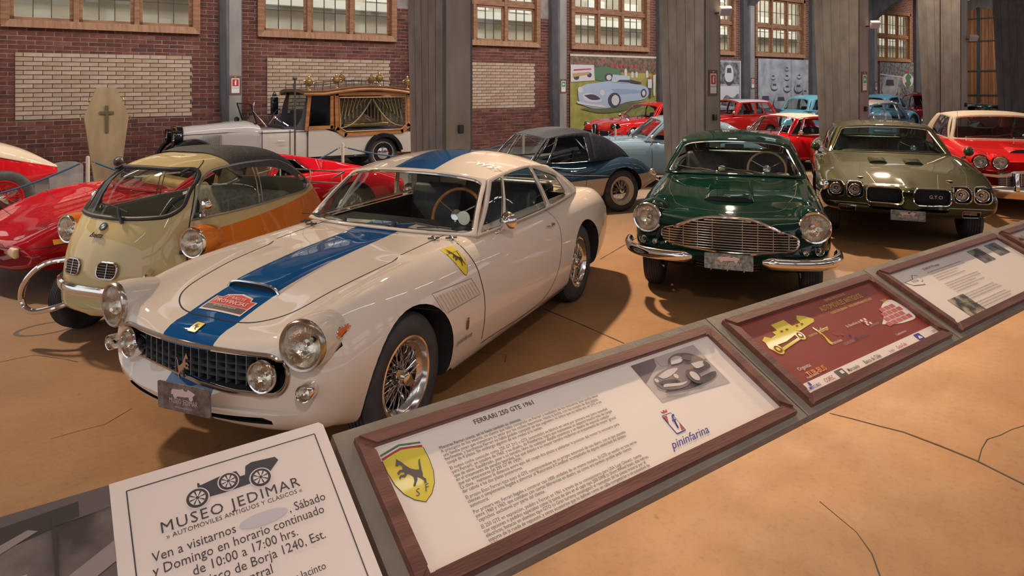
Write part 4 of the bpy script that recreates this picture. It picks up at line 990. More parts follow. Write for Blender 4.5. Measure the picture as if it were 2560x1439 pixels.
    wipers(car, sf, -.84, ((-.16, -1), (.30, -1)), mat=DCHROME, up=.03)
    wp = make_wheel(.335, .165, .20, 'wire', ALU, CHROME); put_wheels(car, wp, [(0, .675, .335, .3), (-2.59, .675, .335, 1.2), (0, -.675, .335, .7), (-2.59, -.675, .335, 2)])
    underbody(car, 0, -2.59)
    plate(car, Vector((.865, .015, .462)), .375, .125, FRONT3, noisy('plate_print_grey', (.10, .115, .11), (.30, .33, .32), 30, .45, 0))
green_coupe()
# ---------------------------------------------------------------- olive muscle car
def olive_car():
    car = car_root('muscle_car', (8.957, 4.150, 3.690), 'olive green muscle car with twin black grilles and four round headlights')
    PNT = paint('olive_paint', (.030, .031, .010), rough=.5, metal=.22)
    def warp(A):    # raised central beak
        x, y = A[:, :, 0], A[:, :, 1]; f = np.clip((x-.45)/.5, 0, 1)**1.5; A[:, :, 0] = x+.085*f*np.exp(-(y/.055)**2); return A
    p = dict(x=(.86, -4.20), n=84, warp=warp,
        top=[(.86, .72), (.6, .775), (.2, .845), (-.4, .90), (-.95, .935), (-1.5, .95), (-3.2, .95), (-3.8, .92), (-4.20, .86)],
        fen=[(.86, .715), (.6, .765), (.2, .825), (-.4, .87), (-1.0, .905), (-1.8, .91), (-2.7, .95), (-3.4, .96), (-4.20, .86)],
        wid=[(.86, .895), (.5, .93), (0, .965), (-1, .975), (-2, .965), (-2.9, .98), (-3.6, .95), (-4.20, .88)],
        sil=[(.86, .39), (.6, .34), (0, .24), (-2.8, .24), (-3.5, .30), (-4.20, .38)],
        mid=[(.86, .60), (.2, .62), (-1, .62), (-2.8, .66), (-4.20, .66)], fy=[0, .30, .58, .82, .96, 1.0, .98, .93, .80, 0],
        sh=.055, val=.012, curve=(.13, .06), zcf=.58, zcr=.62, m=52,
        nose=[(.03, .995, .975), (.06, .985, .93), (.085, .972, .86), (.105, .958, .76), (.118, .945, .62)])
    body = car_body(p, car, PNT)
    cut = arches(0, -2.84, .40, .35, .55)+[cabin_cut(-1.15, -3.0, .70)]
    for s in (1, -1):
        cut.append(poly_cut(rrect(s*.238, .612, .35, .165, .045, 5), 'x', .80, 1.4))
        for y in (.535, .735): cut.append(poly_cut(rrect(s*y, .645, .172, .165, .05, 5), 'x', .78, 1.4))
        cut.append(poly_cut(rrect(s*.62, .435, .16, .055, .012, 3), 'x', .74, 1.4))
    cut.append(poly_cut([(-.40, .468), (-.36, .445), (.36, .445), (.40, .468), (.38, .48), (-.38, .48)], 'x', .70, 1.4))
    boolean(body, cut); sf = Surf([body])
    BUMP = PNT
    for s in (1, -1):
        sq = rrect(s*.238, .612, .36, .175, .05, 5); rim_tube(sf, 'front', [(s*.238+(a-s*.238)*1.03, .612+(b-.612)*1.03) for a, b in sq], car, .009, 1, 'grille_surround', CHROME, .002, True)
        g = MB(); 
        for k in range(15): g.box((.865, s*.238-.165+.0236*k, .612), (.012, .0035, .155))
        for k in range(8): g.box((.866, s*.238, .545+.019*k), (.012, .34, .0035))
        g.box((.84, s*.238, .612), (.01, .36, .17)); g.build('grille', plain('grille_black', (.02, .02, .024), .45, .3), car, smooth=False)
        for y in (.535, .735):
            x0 = .885-.035*(y > .6)
            lamp(car, (x0-.02, s*y, .645), .066, (1, s*.02, 0), 'headlight', CHROME, depth=.03, dome=.22)
            rim_tube(sf, 'front', [(s*y+(a-s*y)*1.03, .645+(b-.645)*1.03) for a, b in rrect(s*y, .645, .172, .165, .05, 5)], car, .007, 1, 'headlight_surround', DCHROME, .002, True)
            MB().box((x0-.075, s*y, .645), (.02, .18, .17)).build('headlight_well', BLACK, car)
        t = MB(); t.box((.80, s*.62, .435), (.03, .15, .045), None, .008); tl = t.build('turn_lamp', plain('dull_amber', (.35, .22, .16), .3, 0, .5), car)
        q = MB(); [q.tube([(.822, s*.55, z), (.822, s*.69, z)], .003, 5) for z in (.425, .445)]; q.tube([(.822, s*.62, .41), (.822, s*.62, .46)], .003, 5); q.build('lamp_bars', DCHROME, tl)
        rim_tube(sf, 'front', rrect(s*.62, .435, .175, .07, .015, 3), car, .005, 1, 'lamp_bezel', DCHROME, .002, True)
        gap(sf, 'side', [(-.95, .90), (-.93, .6), (-.93, .3)], car, .007, s, 'door_gap')
        gap(sf, 'top', [(.80, s*.60), (.3, s*.68), (-.98, s*.72)], car, .006, 1, 'bonnet_gap')
        gap(sf, 'top', [(.93, s*.30), (.5, s*.36), (.40, s*.38)], car, .003, 1, 'crease_line', plain('olive_dark', (.03, .03, .01), .4))
        # bonnet vents
        h = sf.proj('top', -.08, s*.19, .002)[0]; v = MB(); pts = []
        for i in range(10):
            tt = i/9; x = -.08-.42*tt; row = []
            for j in range(11):
                a = -1+2*j/10; qq = sf.proj('top', x, s*.20+a*.105, .001)[0]; row.append(tuple(qq+Vector((0, 0, .032*(1-tt)*(1-abs(a)**4)-(.003 if abs(a) == 1 else 0)))))
            pts.append(row)
        vo = v.grid(np.array(pts)).build('bonnet_scoop', PNT, car); lip = [Vector(k)+Vector((-.003, 0, -.002)) for k in pts[0]]
        MB().grid(np.array([[tuple(k) for k in lip], [tuple(sf.proj('top', k.x, k.y, .001)[0]) for k in lip]])).build('scoop_opening', BLACK, vo)
        h = sf.proj('top', .62, s*.46, .006)[0]
        if h is not None:
            rb = MB(); rb.box(h, (.05, .05, .004), Matrix.Rotation(R(45), 3, 'Z')); rb.build('wing_emblem', plain('pink_chrome', (.6, .42, .38), .3, .8), car)
        mirror(car, (-.82, s*.87, .91), s, (-.02, .06, .075), .062, PNT)
    MT = plain('emblem_silver', (.6, .55, .48), .3, .8)
    text('lettering', 'G.T.O', .052, Matrix.Translation((.885, .285, .59)) @ FRONT3.to_4x4(), car, MT, 'CENTER', ext=.002, bold=.002)
    cr = sp2([(-.60, .50), (-.40, .50), (-.36, .472), (.36, .472), (.40, .50), (.60, .50)], 30)
    rim_tube(sf, 'front', [(-.85, .50), (-.41, .50), (-.36, .462), (.36, .462), (.41, .50), (.85, .50)], car, .004, 1, 'bumper_gap', DCHROME, .001)
    greenhouse(dict(base=[(-1.02, .765, .905), (-1.8, .80, .915), (-2.6, .79, .94), (-3.4, .68, .96), (-3.75, .60, .96)],
        roof=[(-1.58, .605, 1.245), (-1.9, .62, 1.26), (-2.3, .625, 1.262), (-2.6, .61, 1.25), (-2.95, .57, 1.20)],
        bulge=(.13, .07, .05, .04), crown=lambda s: .045+.02*math.sin(math.pi*s), bow=.02, zb=(.015, .01), ws=[(.03, .05), (.97, .05), (.95, .92), (.05, .92)], wsr=.10, wtm=DCHROME,
        rw=[(.13, .10), (.87, .10), (.84, .92), (.16, .92)], rwr=.2, rgl=GLV, cf=3,
        wins=[((0, .50), [(.03, .05), (.49, .03), (.47, .93), (.09, .90)], .06), ((.50, 1), [(.50, .03), (.70, .05), (.60, .82), (.50, .93)], .2)]), car, PNT, GLV)
    interior(car, -1.25, .64, .92, [(-2.0, .38), (-2.0, -.38)], wheel=(-1.50, .38, .96, .19, 66, RUB), bench=-2.75, xend=-3.0)
    MB().box((-1.62, 0, 1.19), (.02, .24, .06), None, .008).build('inner_mirror', DCHROME, car)
    wp = make_wheel(.345, .205, .19, 'alloy', plain('grey_alloy', (.25, .25, .26), .35, .8), CHROME); put_wheels(car, wp, [(0, .765, .345, .3), (-2.84, .765, .345, 1.2), (0, -.765, .345, .7), (-2.84, -.765, .345, 2)])
    underbody(car, 0, -2.84); plate(car, Vector((1.03, -.01, .405)), .345, .115, FRONT3, noisy('plate_print_grey', (.10, .115, .11), (.30, .33, .32), 30, .45, 0))
olive_car()
# ---------------------------------------------------------------- cream and orange bubble car
def bubble_car():
    car = car_root('bubble_car', (.68, 5.76, 3.72), 'cream and orange bubble car with a front door and bulging side headlights', 'microcar')
    CR, OR = (.62, .50, .25), (.72, .21, .03); PNT = paint('cream_orange_paint', CR, OR, 'bubble', .80, -.075)
    CRM = paint('cream_paint', CR); ORG = paint('orange_paint', OR)
    # one egg-shaped shell lofted from front to rear; the front is the door
    prof = [(.44, .46, .33, .30), (.43, .56, .30, .45), (.41, .66, .28, .52), (.36, .80, .26, .555), (.28, .90, .25, .585), (.20, 1.00, .25, .60), (.10, 1.13, .25, .615), (.0, 1.225, .25, .63), (-.12, 1.285, .25, .648), (-.3, 1.325, .25, .67), (-.6, 1.345, .25, .69), (-.9, 1.33, .25, .67), (-1.2, 1.25, .26, .625), (-1.45, 1.10, .28, .56), (-1.65, .92, .31, .49), (-1.80, .74, .35, .41), (-1.88, .60, .42, .30)]
    prof = prof[::-1]; dd = np.r_[0, np.cumsum([math.dist(prof[i][:2], prof[i+1][:2]) for i in range(len(prof)-1)])]
    q = np.linspace(0, dd[-1], 72); K = [smooth1(pchip(list(zip(dd, [a[k] for a in prof])), q), 1.5) for k in range(4)]
    rows = []
    for x, zt, zb, wd in zip(*K):
        # section: flat-ish sides leaning in above the waist
        zw = zb+(zt-zb)*.30; row = []
        H = zt-zb
        up = [(0, zt), (wd*.38, zt-.012*H/1.1), (wd*.62, zt-.07*H), (wd*.74, zt-.19*H), (wd*.82, zt-.38*H), (wd*.91, zt-.57*H), (wd*.985, zt-.72*H), (wd*.985, zb+.12*H), (wd*.90, zb+.02*H), (0, zb)]
        bend = .26*(max(0, x+.1)/.5)**2
        P = crspline([(x-bend*(y/.68)**2, y, z) for y, z in up], 44); rows.append(P)
    A = np.array(rows)[::-1]; B = A.copy()[:, ::-1]; B[:, :, 1] *= -1; full = np.concatenate([A[:, :-1], B[:, :-1]], axis=1); a, b = full.shape[:2]
    mb = MB(); mb.grid(full, wrap=True); mb.f += [tuple(range(b)), tuple((a-1)*b+k for k in range(b))]; mb.m += [0, 0]; body = mb.build('body', PNT, car)
    shell = body
    # openings: hollow the cabin and cut the windows
    wsp = rrect(0, 1.10, .92, .29, .08, 6); wsp = [(y*(1.06-.42*(z-.88)), z-.025*(1-(y/.5)**2)*(1 if z < 1.06 else -.4)) for y, z in dense(wsp, .04, True)]
    sdp = sp2([(.005, .905), (-.12, 1.14), (-.22, 1.215), (-.40, 1.245), (-.75, 1.25), (-1.0, 1.225), (-1.25, 1.11), (-1.42, .975), (-1.38, .95), (-.9, .93), (-.3, .91)], 80, True)
    inner = MB(); C = np.array([0, 0, .80]); f2 = full.copy()
    sh_ = np.array([.93, .94, .94]); ctr = np.array([-.72, 0, .80]); f2 = ctr+(f2-ctr)*sh_; inner.grid(f2, wrap=True); inner.f += [tuple(range(b)), tuple((a-1)*b+k for k in range(b))]; inner.m += [0, 0]
    ic = inner.build('cut', plain('cream_lining', (.45, .40, .26), .6))
    wc = MB().prism(wsp, Matrix(((0, 0, 1, -.35), (1, 0, 0, 0), (0, 1, 0, 0), (0, 0, 0, 1))), 1.4).build('cut', RUB, smooth=False)
    s1 = MB().prism(sdp, Matrix(((1, 0, 0, 0), (0, 0, 1, .3), (0, 1, 0, 0), (0, 0, 0, 1))), 1.0).build('cut', RUB, smooth=False)
    s2 = MB().prism(sdp, Matrix(((1, 0, 0, 0), (0, 0, 1, -1.3), (0, 1, 0, 0), (0, 0, 0, 1))), 1.0).build('cut', RUB, smooth=False)
    rw = MB().prism(rrect(0, 1.10, .86, .20, .09), Matrix(((0, 0, 1, -2.2), (1, 0, 0, 0), (0, 1, 0, 0), (0, 0, 0, 1))), 1.3).build('cut', RUB, smooth=False)
    raw = Surf([body])
    cuts = [ic, wc, s1, s2, rw]+[cyl_cut(.02, .25, .31, s*.40, s*1.2) for s in (1, -1)]
    boolean(body, cuts); sf = raw
    wsf = [p_ for p_ in (sf.front(y, z) for y, z in wsp) if p_]
    decal(sf, 'front', wsp, car, GLS, 'windshield', 1, -.004, .07)
    MB().tube([h[0] for h in wsf], .017, 8, closed=True).build('windshield_seal', RUB, car)
    for s in (1, -1):
        decal(sf, 'side', sdp, car, GLS, 'side_window', s, -.004, .08)
        rim_tube(sf, 'side', sdp, car, .010, s, 'window_seal', plain('dull_alloy', (.42, .41, .38), .35, .8), 0, True)
        for xx in (-.62, -.66): gap(sf, 'side', [(xx-.02, 1.24), (xx, .93)], car, .012, s, 'sliding_window_bar', DCHROME, lift=.002)
        # door edge
        gap(sf, 'side', sp2([(-.30, 1.30), (-.14, 1.22), (-.045, 1.05), (.03, .85), (.09, .62), (.12, .40)], 40), car, .008, s, 'door_gap')
        # headlight pod
        c = Vector((.11, s*.635, .775)); q = Vector((0, 1, 0)).rotation_difference(Vector((1, s*.06, -.02))).to_matrix()
        MB().lathe([(.0, -.27), (.045, -.255), (.085, -.20), (.108, -.12), (.114, -.05), (.110, .0)], c, 'y', 36, rot=q).build('headlight_pod', ORG, car)
        lamp(car, c, .100, (1, s*.06, -.02), 'headlight', CHROME, depth=.03, dome=.30)
        b = MB(); b.tube([c+Vector((-.12, -s*.04, -.05)), (-.02, s*.56, .62)], .05, 10); b.build('pod_stalk', ORG, car)
        h = sf.proj('side', .10, .60, .0, s)[0]
        if h is not None:
            lamp(car, h+Vector((.03, s*.02, -.09)), .036, (1, s*.2, 0), 'indicator_lamp', CHROME, depth=.05, dome=.6, bulb=False)
        # air grilles on the door
        gp = rrect(s*.165, .605, .155, .095, .04, 4); 
        hs_ = sf.proj('front', s*.165, .605, .004); n = hs_[1]; rt = Vector((0, 1, 0)); rt = (rt-n*rt.dot(n)).normalized(); up = n.cross(rt); M = Matrix.Translation(hs_[0]) @ Matrix((rt, up, n)).transposed().to_4x4()
        b = MB(); b.prism(rrect(0, 0, .160, .105, .040, 5), M, .005); go = b.build('air_grille', BLACK, car, smooth=False); MB().tube([M @ Vector((x, y, .006)) for x, y in rrect(0, 0, .162, .107, .040, 5)], .0065, 6, closed=True).build('grille_rim', DCHROME, go); b = MB()
        for k in range(5): b.tube([M @ Vector((q_*(.076-.004*abs(k-2)**2), -.034+.017*k, .008)) for q_ in (-1, 1)], .0032, 5)
        b.tube([M @ Vector((0, -.052, .009)), M @ Vector((0, .052, .009))], .003, 5); b.build('grille_slats', DCHROME, go)
    # black fabric sunroof
    rows = []
    for x in np.linspace(-.42, -1.22, 20):
        row = []
        for y in np.linspace(-.47, .47, 17):
            h = sf.proj('top', x-.03*(y/.5)**2, y, .006)[0]; row.append(tuple(h+Vector((0, 0, .022*(1-(abs(y)/.47)**6)*min(1, (x+1.22)*8+.1, (-.42-x)*8+.1)))))
        rows.append(row)
    MB().grid(np.array(rows)).build('fabric_sunroof', noisy('roof_fabric', (.05, .052, .055), (.09, .09, .095), 40, .8, .2), car)
    # door ridge, badge, handle, bumper
    bh = sf.proj('front', .0, .875, .006); n = bh[1]; rt = Vector((0, 1, 0)); up = n.cross(rt); M = Matrix.Translation(bh[0]) @ Matrix((rt, up, n)).transposed().to_4x4()
    b = MB(); b.prism(circ(0, 0, .031, 24), M, .005); bo = b.build('round_badge', INK, car, smooth=False)
    for col, qs in ((plain('badge_blue', (.05, .22, .5), .4), (0, 2)), (plain('badge_white', (.75, .75, .75), .4), (1, 3))):
        b = MB()
        for k in qs: b.flat([(0, 0)]+[(.019*math.cos(R(90*k+9*i)), .019*math.sin(R(90*k+9*i))) for i in range(11)], M, .0055)
        b.build('badge_quarters', col, bo, smooth=False)
    text('script_badge', 'Isetta', .055, M @ Matrix.Translation((-.015, -.085, .001)), car, DARKM, 'CENTER', shear=.4, ext=.002)
    mbh = MB(); a = Vector(sf.proj('front', .15, .90, .01)[0]); mbh.tube([a, a+Vector((.0, -.03, .05)), a+Vector((-.02, -.06, .10))], .012, 8); mbh.build('windscreen_wiper', DARKM, car)
    wq = MB(); a2 = a+Vector((-.02, -.06, .10)); wq.tube([a2+Vector((.01, .10, -.02)), a2, a2+Vector((-.01, -.14, .02))], .006, 6); wq.build('wiper_blade', RUB, car)
    P = [(.40, y, .452) for y in (0,)]
    V = []
    for y in np.linspace(-.46, .46, 31):
        h = sf.front(y, .455); x = h[0].x if h else .2
        V.append([(x+.022, y, .425), (x+.040, y, .440), (x+.045, y, .462), (x+.036, y, .485), (x+.018, y, .495)])
    MB().grid(np.array(V)).build('chrome_band', CHROME, car)
    for s in (1, -1):
        P = crspline([(.24, s*.40, .60), (.38, s*.50, .585), (.43, s*.59, .50), (.44, s*.66, .39), (.44, s*.655, .29), (.43, s*.58, .245), (.38, s*.42, .27), (.30, s*.34, .30)], 30)
        MB().tube(P, .021, 10).build('tube_bumper', CHROME, car)
        hg = MB(); h = sf.proj('side', .085, .70, .01, s)[0]
        hg.tube([h+Vector((-.04, 0, 0)), h+Vector((.0, s*.02, 0)), h+Vector((.05, 0, 0))], .014, 8); hg.build('door_hinge' if s < 0 else 'door_handle', DARKM, car)
        hh = MB(); h = sf.proj('side', -.10, 1.235, .008, s)[0]; hh.tube([h+Vector((-.03, 0, .01)), h+Vector((.04, 0, -.01))], .011, 6); hh.build('door_latch', DARKM, car)
        h = sf.proj('side', -.08, .93, .0, s)[0]; mirror(car, h, s, (.0, .05, .07), .045)
        rm = plain('steel_cream', (.5, .42, .25), .4)
        fm = MB()
    dk = MB(); dk.box((-.62, 0, .42), (.55, 1.02, .22), None, .05); dk.box((-.98, 0, .72), (.14, 1.02, .50), Matrix.Rotation(R(-12), 3, 'Y'), .05); dk.build('bench_seat', noisy('plaid_seat', (.22, .20, .15), (.36, .30, .22), 30, .8, .1), car)
    swheel(car, (-.16, .22, .90), .15, 55, RUB); ds = MB(); ds.box((.10, 0, .86), (.05, .9, .05), None, .02); ds.build('dashboard', CRM, car)
    ft = MB(); ft.box((-.75, 0, .30), (1.6, 1.1, .03)); ft.build('cabin_floor', BLACK, car)
    wp = make_wheel(.255, .125, .14, 'cap', plain('steel_cream', (.5, .42, .25), .4), CHROME); put_wheels(car, wp, [(.02, .585, .255, 0), (-1.46, .26, .255, 0), (.02, -.585, .255, 0), (-1.46, -.26, .255, 0)])
    rk = MB()     # luggage rack on the tail
    for z, w_ in ((.86, .42), (.98, .46)): rk.tube([(-1.72, -w_, z), (-1.98, -w_*.9, z+.03), (-1.98, w_*.9, z+.03), (-1.72, w_, z)], .009, 6)
    for y in (-.38, 0, .38): rk.tube([(-1.68, y, .80), (-1.98, y, .90), (-1.98, y, 1.02)], .009, 6)
    rk.build('luggage_rack', CHROME, car)
bubble_car()
# ================================================================== OTHER CARS
def simple_car(name, label, pose, p, arch, gh, wheel, wheels, col, cat='car', cab=None, inter=None, glm=None, feats=None, scale=1.0, bump=True):
    car = car_root(name, pose, label, cat); car.scale = (scale,)*3
    body = car_body(p, car, col); fx, rx, r, zc = arch
    cut = arches(fx, rx, r, zc, .50)
    if cab: cut.append(cabin_cut(*cab))
    for (cy_, cz_, cr_, cx_) in p.get('lampcuts', ()): cut += [poly_cut(circ(q_*cy_, cz_, cr_, 24), 'x', cx_, 1.5) for q_ in (1, -1)]
    boolean(body, cut); sf = Surf([body]); g = greenhouse(gh, car, col, glm)
    wp = make_wheel(*wheel); put_wheels(car, wp, wheels); underbody(car, fx, rx)
    if inter: interior(car, **inter)
    if feats: feats(car, sf, g, p)
    return car
def four(y, z, fx, rx, yr=None): return [(fx, y, z, .3), (rx, yr or y, z, 1.2), (fx, -y, z, .7), (rx, -(yr or y), z, 2)]
# red low wedge car --------------------------------------------------------
RED = paint('crimson_paint', (.28, .003, .010))
def f_wedge(car, sf, g, p):
    for s in (1, -1):
        gap(sf, 'side', sp2([(-.55, .76), (-.62, .55), (-.60, .25)], 14), car, .008, s, 'door_gap'); gap(sf, 'side', [(-1.62, .78), (-1.66, .5), (-1.6, .25)], car, .008, s, 'door_gap')
        for k in range(5): gap(sf, 'side', [(-.75, .36+.065*k), (-1.7, .40+.065*k), (-1.98, .41+.065*k)], car, .020, s, 'side_strake', BLACK)
        gap(sf, 'side', [(1.05, .43), (.5, .47), (-.45, .52)], car, .008, s, 'side_gap')
        mk = [(.47, .475), (.63, .465), (.63, .505), (.47, .515)]
        decal(sf, 'side', mk, car, plain('amber_marker', (.75, .38, .03), .3), 'side_marker', s, .006, .05)
        h = sf.front(s*.62, .41)
        if h: MB().box(h[0]+Vector((-.015, 0, 0)), (.05, .30, .09), None, .02).build('front_lamp', plain('amber_white_lens', (.75, .55, .35), .2, 0, 1), car)
        gap(sf, 'top', [(.62, s*.42), (.62, s*.78), (.22, s*.80), (.22, s*.42)], car, .006, 1, 'popup_lamp_lid', closed=True)
        P = g['side'](s)
        q = MB(); q.box(P(.42, .5), (.10, .03, .06)); 
        mirror(car, (-.62, s*.93, .82), s, (.0, .10, .12), .07, plain('black_plastic', (.03, .03, .035), .4))
    gap(sf, 'top', [(.95, 0), (.90, .7)], car, .006, 1, 'bonnet_gap'); gap(sf, 'top', [(.95, 0), (.90, -.7)], car, .006, 1, 'bonnet_gap')
    gap(sf, 'top', sp2([(-.40, .60), (.4, .60), (.80, .55)], 20), car, .004, 1, 'bonnet_gap'); gap(sf, 'top', sp2([(-.40, -.60), (.4, -.60), (.80, -.55)], 20), car, .004, 1, 'bonnet_gap')
    ring = [(-2.25+.085*math.cos(a), .90+.06*math.sin(a)) for a in np.linspace(0, 6.28, 24)[:-1]]
    P = g['side'](1); MB().tube([P(.83+.028*math.cos(a), .45+.14*math.sin(a))+np.array([0, .004, 0]) for a in np.linspace(0, 6.28, 25)[:-1]], .004, 5, closed=True).build('fuel_flap', LINE, car)
simple_car('wedge_sports_car', 'low red wedge sports car behind the cream bubble car', (.55, 8.26, 3.398),
    dict(x=(.90, -3.40), n=70, top=[(.90, .48), (.5, .60), (0, .70), (-.45, .77), (-1, .79), (-2.4, .80), (-3.0, .78), (-3.4, .70)], fen=[(.90, .50), (.5, .66), (0, .77), (-.5, .785), (-1.3, .79), (-2.2, .82), (-2.8, .82), (-3.4, .68)],
        wid=[(.90, .92), (0, .95), (-1, .94), (-2, .98), (-2.6, .99), (-3.4, .95)], sil=[(.90, .24), (.4, .17), (-2.5, .17), (-3.4, .28)], mid=[(.90, .40), (0, .50), (-2.5, .56), (-3.4, .58)], sh=.05, val=0, curve=(.20, .05), cl=1.1, zcf=.36, zcr=.58,
        nose=[(.04, .995, .93), (.075, .985, .78), (.09, .975, .6)]), (0, -2.55, .355, .33),
    dict(base=[(-.48, .72, .77), (-1.2, .79, .77), (-2.1, .76, .79), (-3.0, .66, .77)], roof=[(-1.12, .50, 1.05), (-1.40, .53, 1.09), (-1.75, .54, 1.05), (-2.35, .57, .94), (-2.95, .62, .80)],
        bulge=(.22, .10, .0, .0), crown=lambda s: .035*(1-s)+.002, bow=.01, ws=[(.02, .04), (.98, .04), (.97, .94), (.03, .94)], wsr=.08, wtm=RUB, roofmat=RED, gutter=False,
        wins=[((0, .42), [(.03, .06), (.40, .05), (.40, .90), (.12, .88)], .08), ((.42, .70), [(.44, .08), (.66, .12), (.52, .84), (.44, .88)], .08), ((.70, 1), None, 0)], str=.010),
    (.33, .24, .20, 'alloy'), four(.76, .33, 0, -2.55, .79), RED, cab=(-.62, -2.0, .62), inter=dict(xd=-.75, yb=.55, zb=.80, seats=[(-1.35, .36), (-1.35, -.36)], col=noisy('tan_leather', (.42, .22, .08), (.52, .30, .12), 10, .5, .1), xend=-2.0), feats=f_wedge)
# dark blue and cream soft-top roadster ---------------------------------------
NAVY = paint('navy_cream_paint', (.025, .065, .115), (.52, .42, .30), 'below', .47, -.035); FAB = noisy('navy_hood_fabric', (.012, .016, .032), (.028, .034, .055), 25, .75, .25)
def f_road(car, sf, g, p):
    for s in (1, -1):
        gap(sf, 'side', [(-.88, .78), (-.90, .3)], car, .006, s, 'door_gap'); gap(sf, 'side', sp2([(-1.62, .76), (-1.66, .55), (-1.60, .30)], 14), car, .006, s, 'door_gap')
        h = sf.proj('side', -1.48, .66, .01, s)[0]; MB().tube([h+Vector((.07, 0, 0)), h+Vector((0, s*.02, 0)), h+Vector((-.07, 0, .004))], .009, 6).build('door_handle', CHROME, car)
        lamp(car, (.60, s*.56, .66), .085, (1, s*.1, 0)); 
        for k in range(1): pass
        P = sf.side(-3.05, .55, s)
        if P: lamp(car, P[0]+Vector((0, s*.0, .02)), .03, (-.6, s*.8, 0), 'tail_lamp', CHROME, ORANGE_L, .03, .5, False)
    rim_tube(sf, 'side', [(.6, .70), (-.5, .68), (-1.6, .60), (-2.2, .56)], car, .004, 1, 'waist_moulding', DCHROME, .002); rim_tube(sf, 'top', [(-.82, .62), (-1.7, .66)], car, .006, 1, 'door_capping', CHROME, .004)
    V = []
    for i, y in enumerate(np.linspace(-.60, .60, 21)): x = .86-.22*(y/.6)**2; V.append([(x+.02*math.cos(a), y, .44+.035*math.sin(a)) for a in np.linspace(0, 6.28, 9)[:-1]])
    MB().grid(np.array(V), wrap=True).build('front_bumper', CHROME, car)
    V = []
    for y in np.linspace(-.62, .62, 21): x = -3.24+.10*(y/.6)**2; V.append([(x+.02*math.cos(a), y, .44+.035*math.sin(a)) for a in np.linspace(0, 6.28, 9)[:-1]])
    MB().grid(np.array(V), wrap=True).build('rear_bumper', CHROME, car)
    lug = MB()
    for y in np.linspace(-.28, .28, 6):
        P = [sf.proj('top', x, y, .05)[0] for x in (-2.55, -2.8, -2.98)]
        if all(P): lug.tube([P[0]-Vector((0, 0, .05))]+P+[P[2]-Vector((0, 0, .05))], .006, 5)
    if lug.v: lug.build('luggage_rack', CHROME, car)
road_p = dict(x=(.62, -3.10), n=66, top=[(.62, .70), (.3, .77), (-.3, .82), (-.85, .84), (-2.3, .82), (-2.7, .76), (-3.10, .62)], fen=[(.62, .73), (.2, .80), (-.3, .80), (-.9, .77), (-1.5, .73), (-1.75, .75), (-2.3, .84), (-2.7, .79), (-3.10, .60)],
    wid=[(.62, .66), (0, .74), (-.8, .75), (-1.7, .74), (-2.3, .78), (-2.8, .72), (-3.10, .60)], sil=[(.62, .30), (.2, .24), (-2.4, .24), (-3.10, .36)], mid=[(.62, .50), (0, .55), (-1.6, .50), (-2.3, .56), (-3.10, .50)], sh=.08, val=.03, curve=(.14, .12))
simple_car('soft_top_roadster', 'dark blue and cream roadster with its navy fabric hood raised', (5.0, 8.20, 3.002), road_p, (0, -2.33, .365, .32),
    dict(base=[(-.80, .62, .80), (-1.4, .68, .78), (-2.0, .68, .80), (-2.52, .60, .82)], roof=[(-1.12, .52, 1.15), (-1.35, .56, 1.20), (-1.7, .58, 1.22), (-2.05, .56, 1.15), (-2.25, .52, 1.06)], bulge=(.13, .06, .10, .04), crown=lambda s: .03+.02*math.sin(math.pi*s), roofmat=FAB,
        ws=[(.02, .03), (.98, .03), (.97, .96), (.03, .96)], wsr=.06, rw=[(.28, .25), (.72, .25), (.68, .80), (.32, .80)], gutter=False,
        wins=[((0, .14), [(.01, .03), (.13, .03), (.13, .96), (.03, .96)], .05), ((.14, .58), [(.15, .03), (.54, .03), (.50, .88), (.15, .92)], .12), ((.58, 1), None, 0)]),
    (.32, .145, .205, 'wire', plain('cream_rim', (.55, .48, .38), .4), DCHROME), four(.64, .32, 0, -2.33), NAVY, cab=(-.98, -2.1, .55), inter=dict(xd=-.98, yb=.50, zb=.80, seats=[(-1.6, .28), (-1.6, -.28)], xend=-2.1), feats=f_road, scale=.97)
for o in [c for c in COL.objects if c.name.startswith('pillar_frame') and c.parent and c.parent.name.startswith('soft_top')]: o.data.materials[0] = FAB
# pale blue coupe behind it ---------------------------------------------------
PALE = paint('pale_blue_paint', (.15, .245, .34))
def f_min(lamps=True, hl=(.60, .58, .68, .09), door=(-.9, -1.85), bcol=CHROME, mir=True):
    def f(car, sf, g, p):
        for s in (1, -1):
            if lamps: lamp(car, (hl[0], s*hl[1], hl[2]), hl[3], (1, s*.1, 0))
            for d in door: gap(sf, 'side', sp2([(d, .88), (d-.02, .6), (d, .26)], 12), car, .008, s, 'door_gap')
            h = sf.proj('side', door[1]+.14, .74, .01, s)[0]
            if h is not None: MB().tube([h+Vector((.05, 0, 0)), h+Vector((0, s*.02, 0)), h+Vector((-.05, 0, 0))], .008, 6).build('door_handle', CHROME, car)
            if mir:
                h = sf.proj('side', door[0]-.02, p['fen'][len(p['fen'])//2][1]-.03, 0, s)[0]
                if h is not None: mirror(car, h, s)
        if bcol:
            for xx, cz in ((p['x'][0]+.12, 1), (p['x'][1]-.10, -1)):
                V = []; w_ = p['wid'][0][1]*.98
                for y in np.linspace(-w_, w_, 21): x = xx-cz*.16*(y/w_)**2; V.append([(x+.022*math.cos(a), y, .43+.04*math.sin(a)) for a in np.linspace(0, 6.28, 9)[:-1]])
                MB().grid(np.array(V), wrap=True).build('bumper', bcol, car)
        wipers(car, sf, -.70, ((-.2, -1), (.15, 1)))
    return f
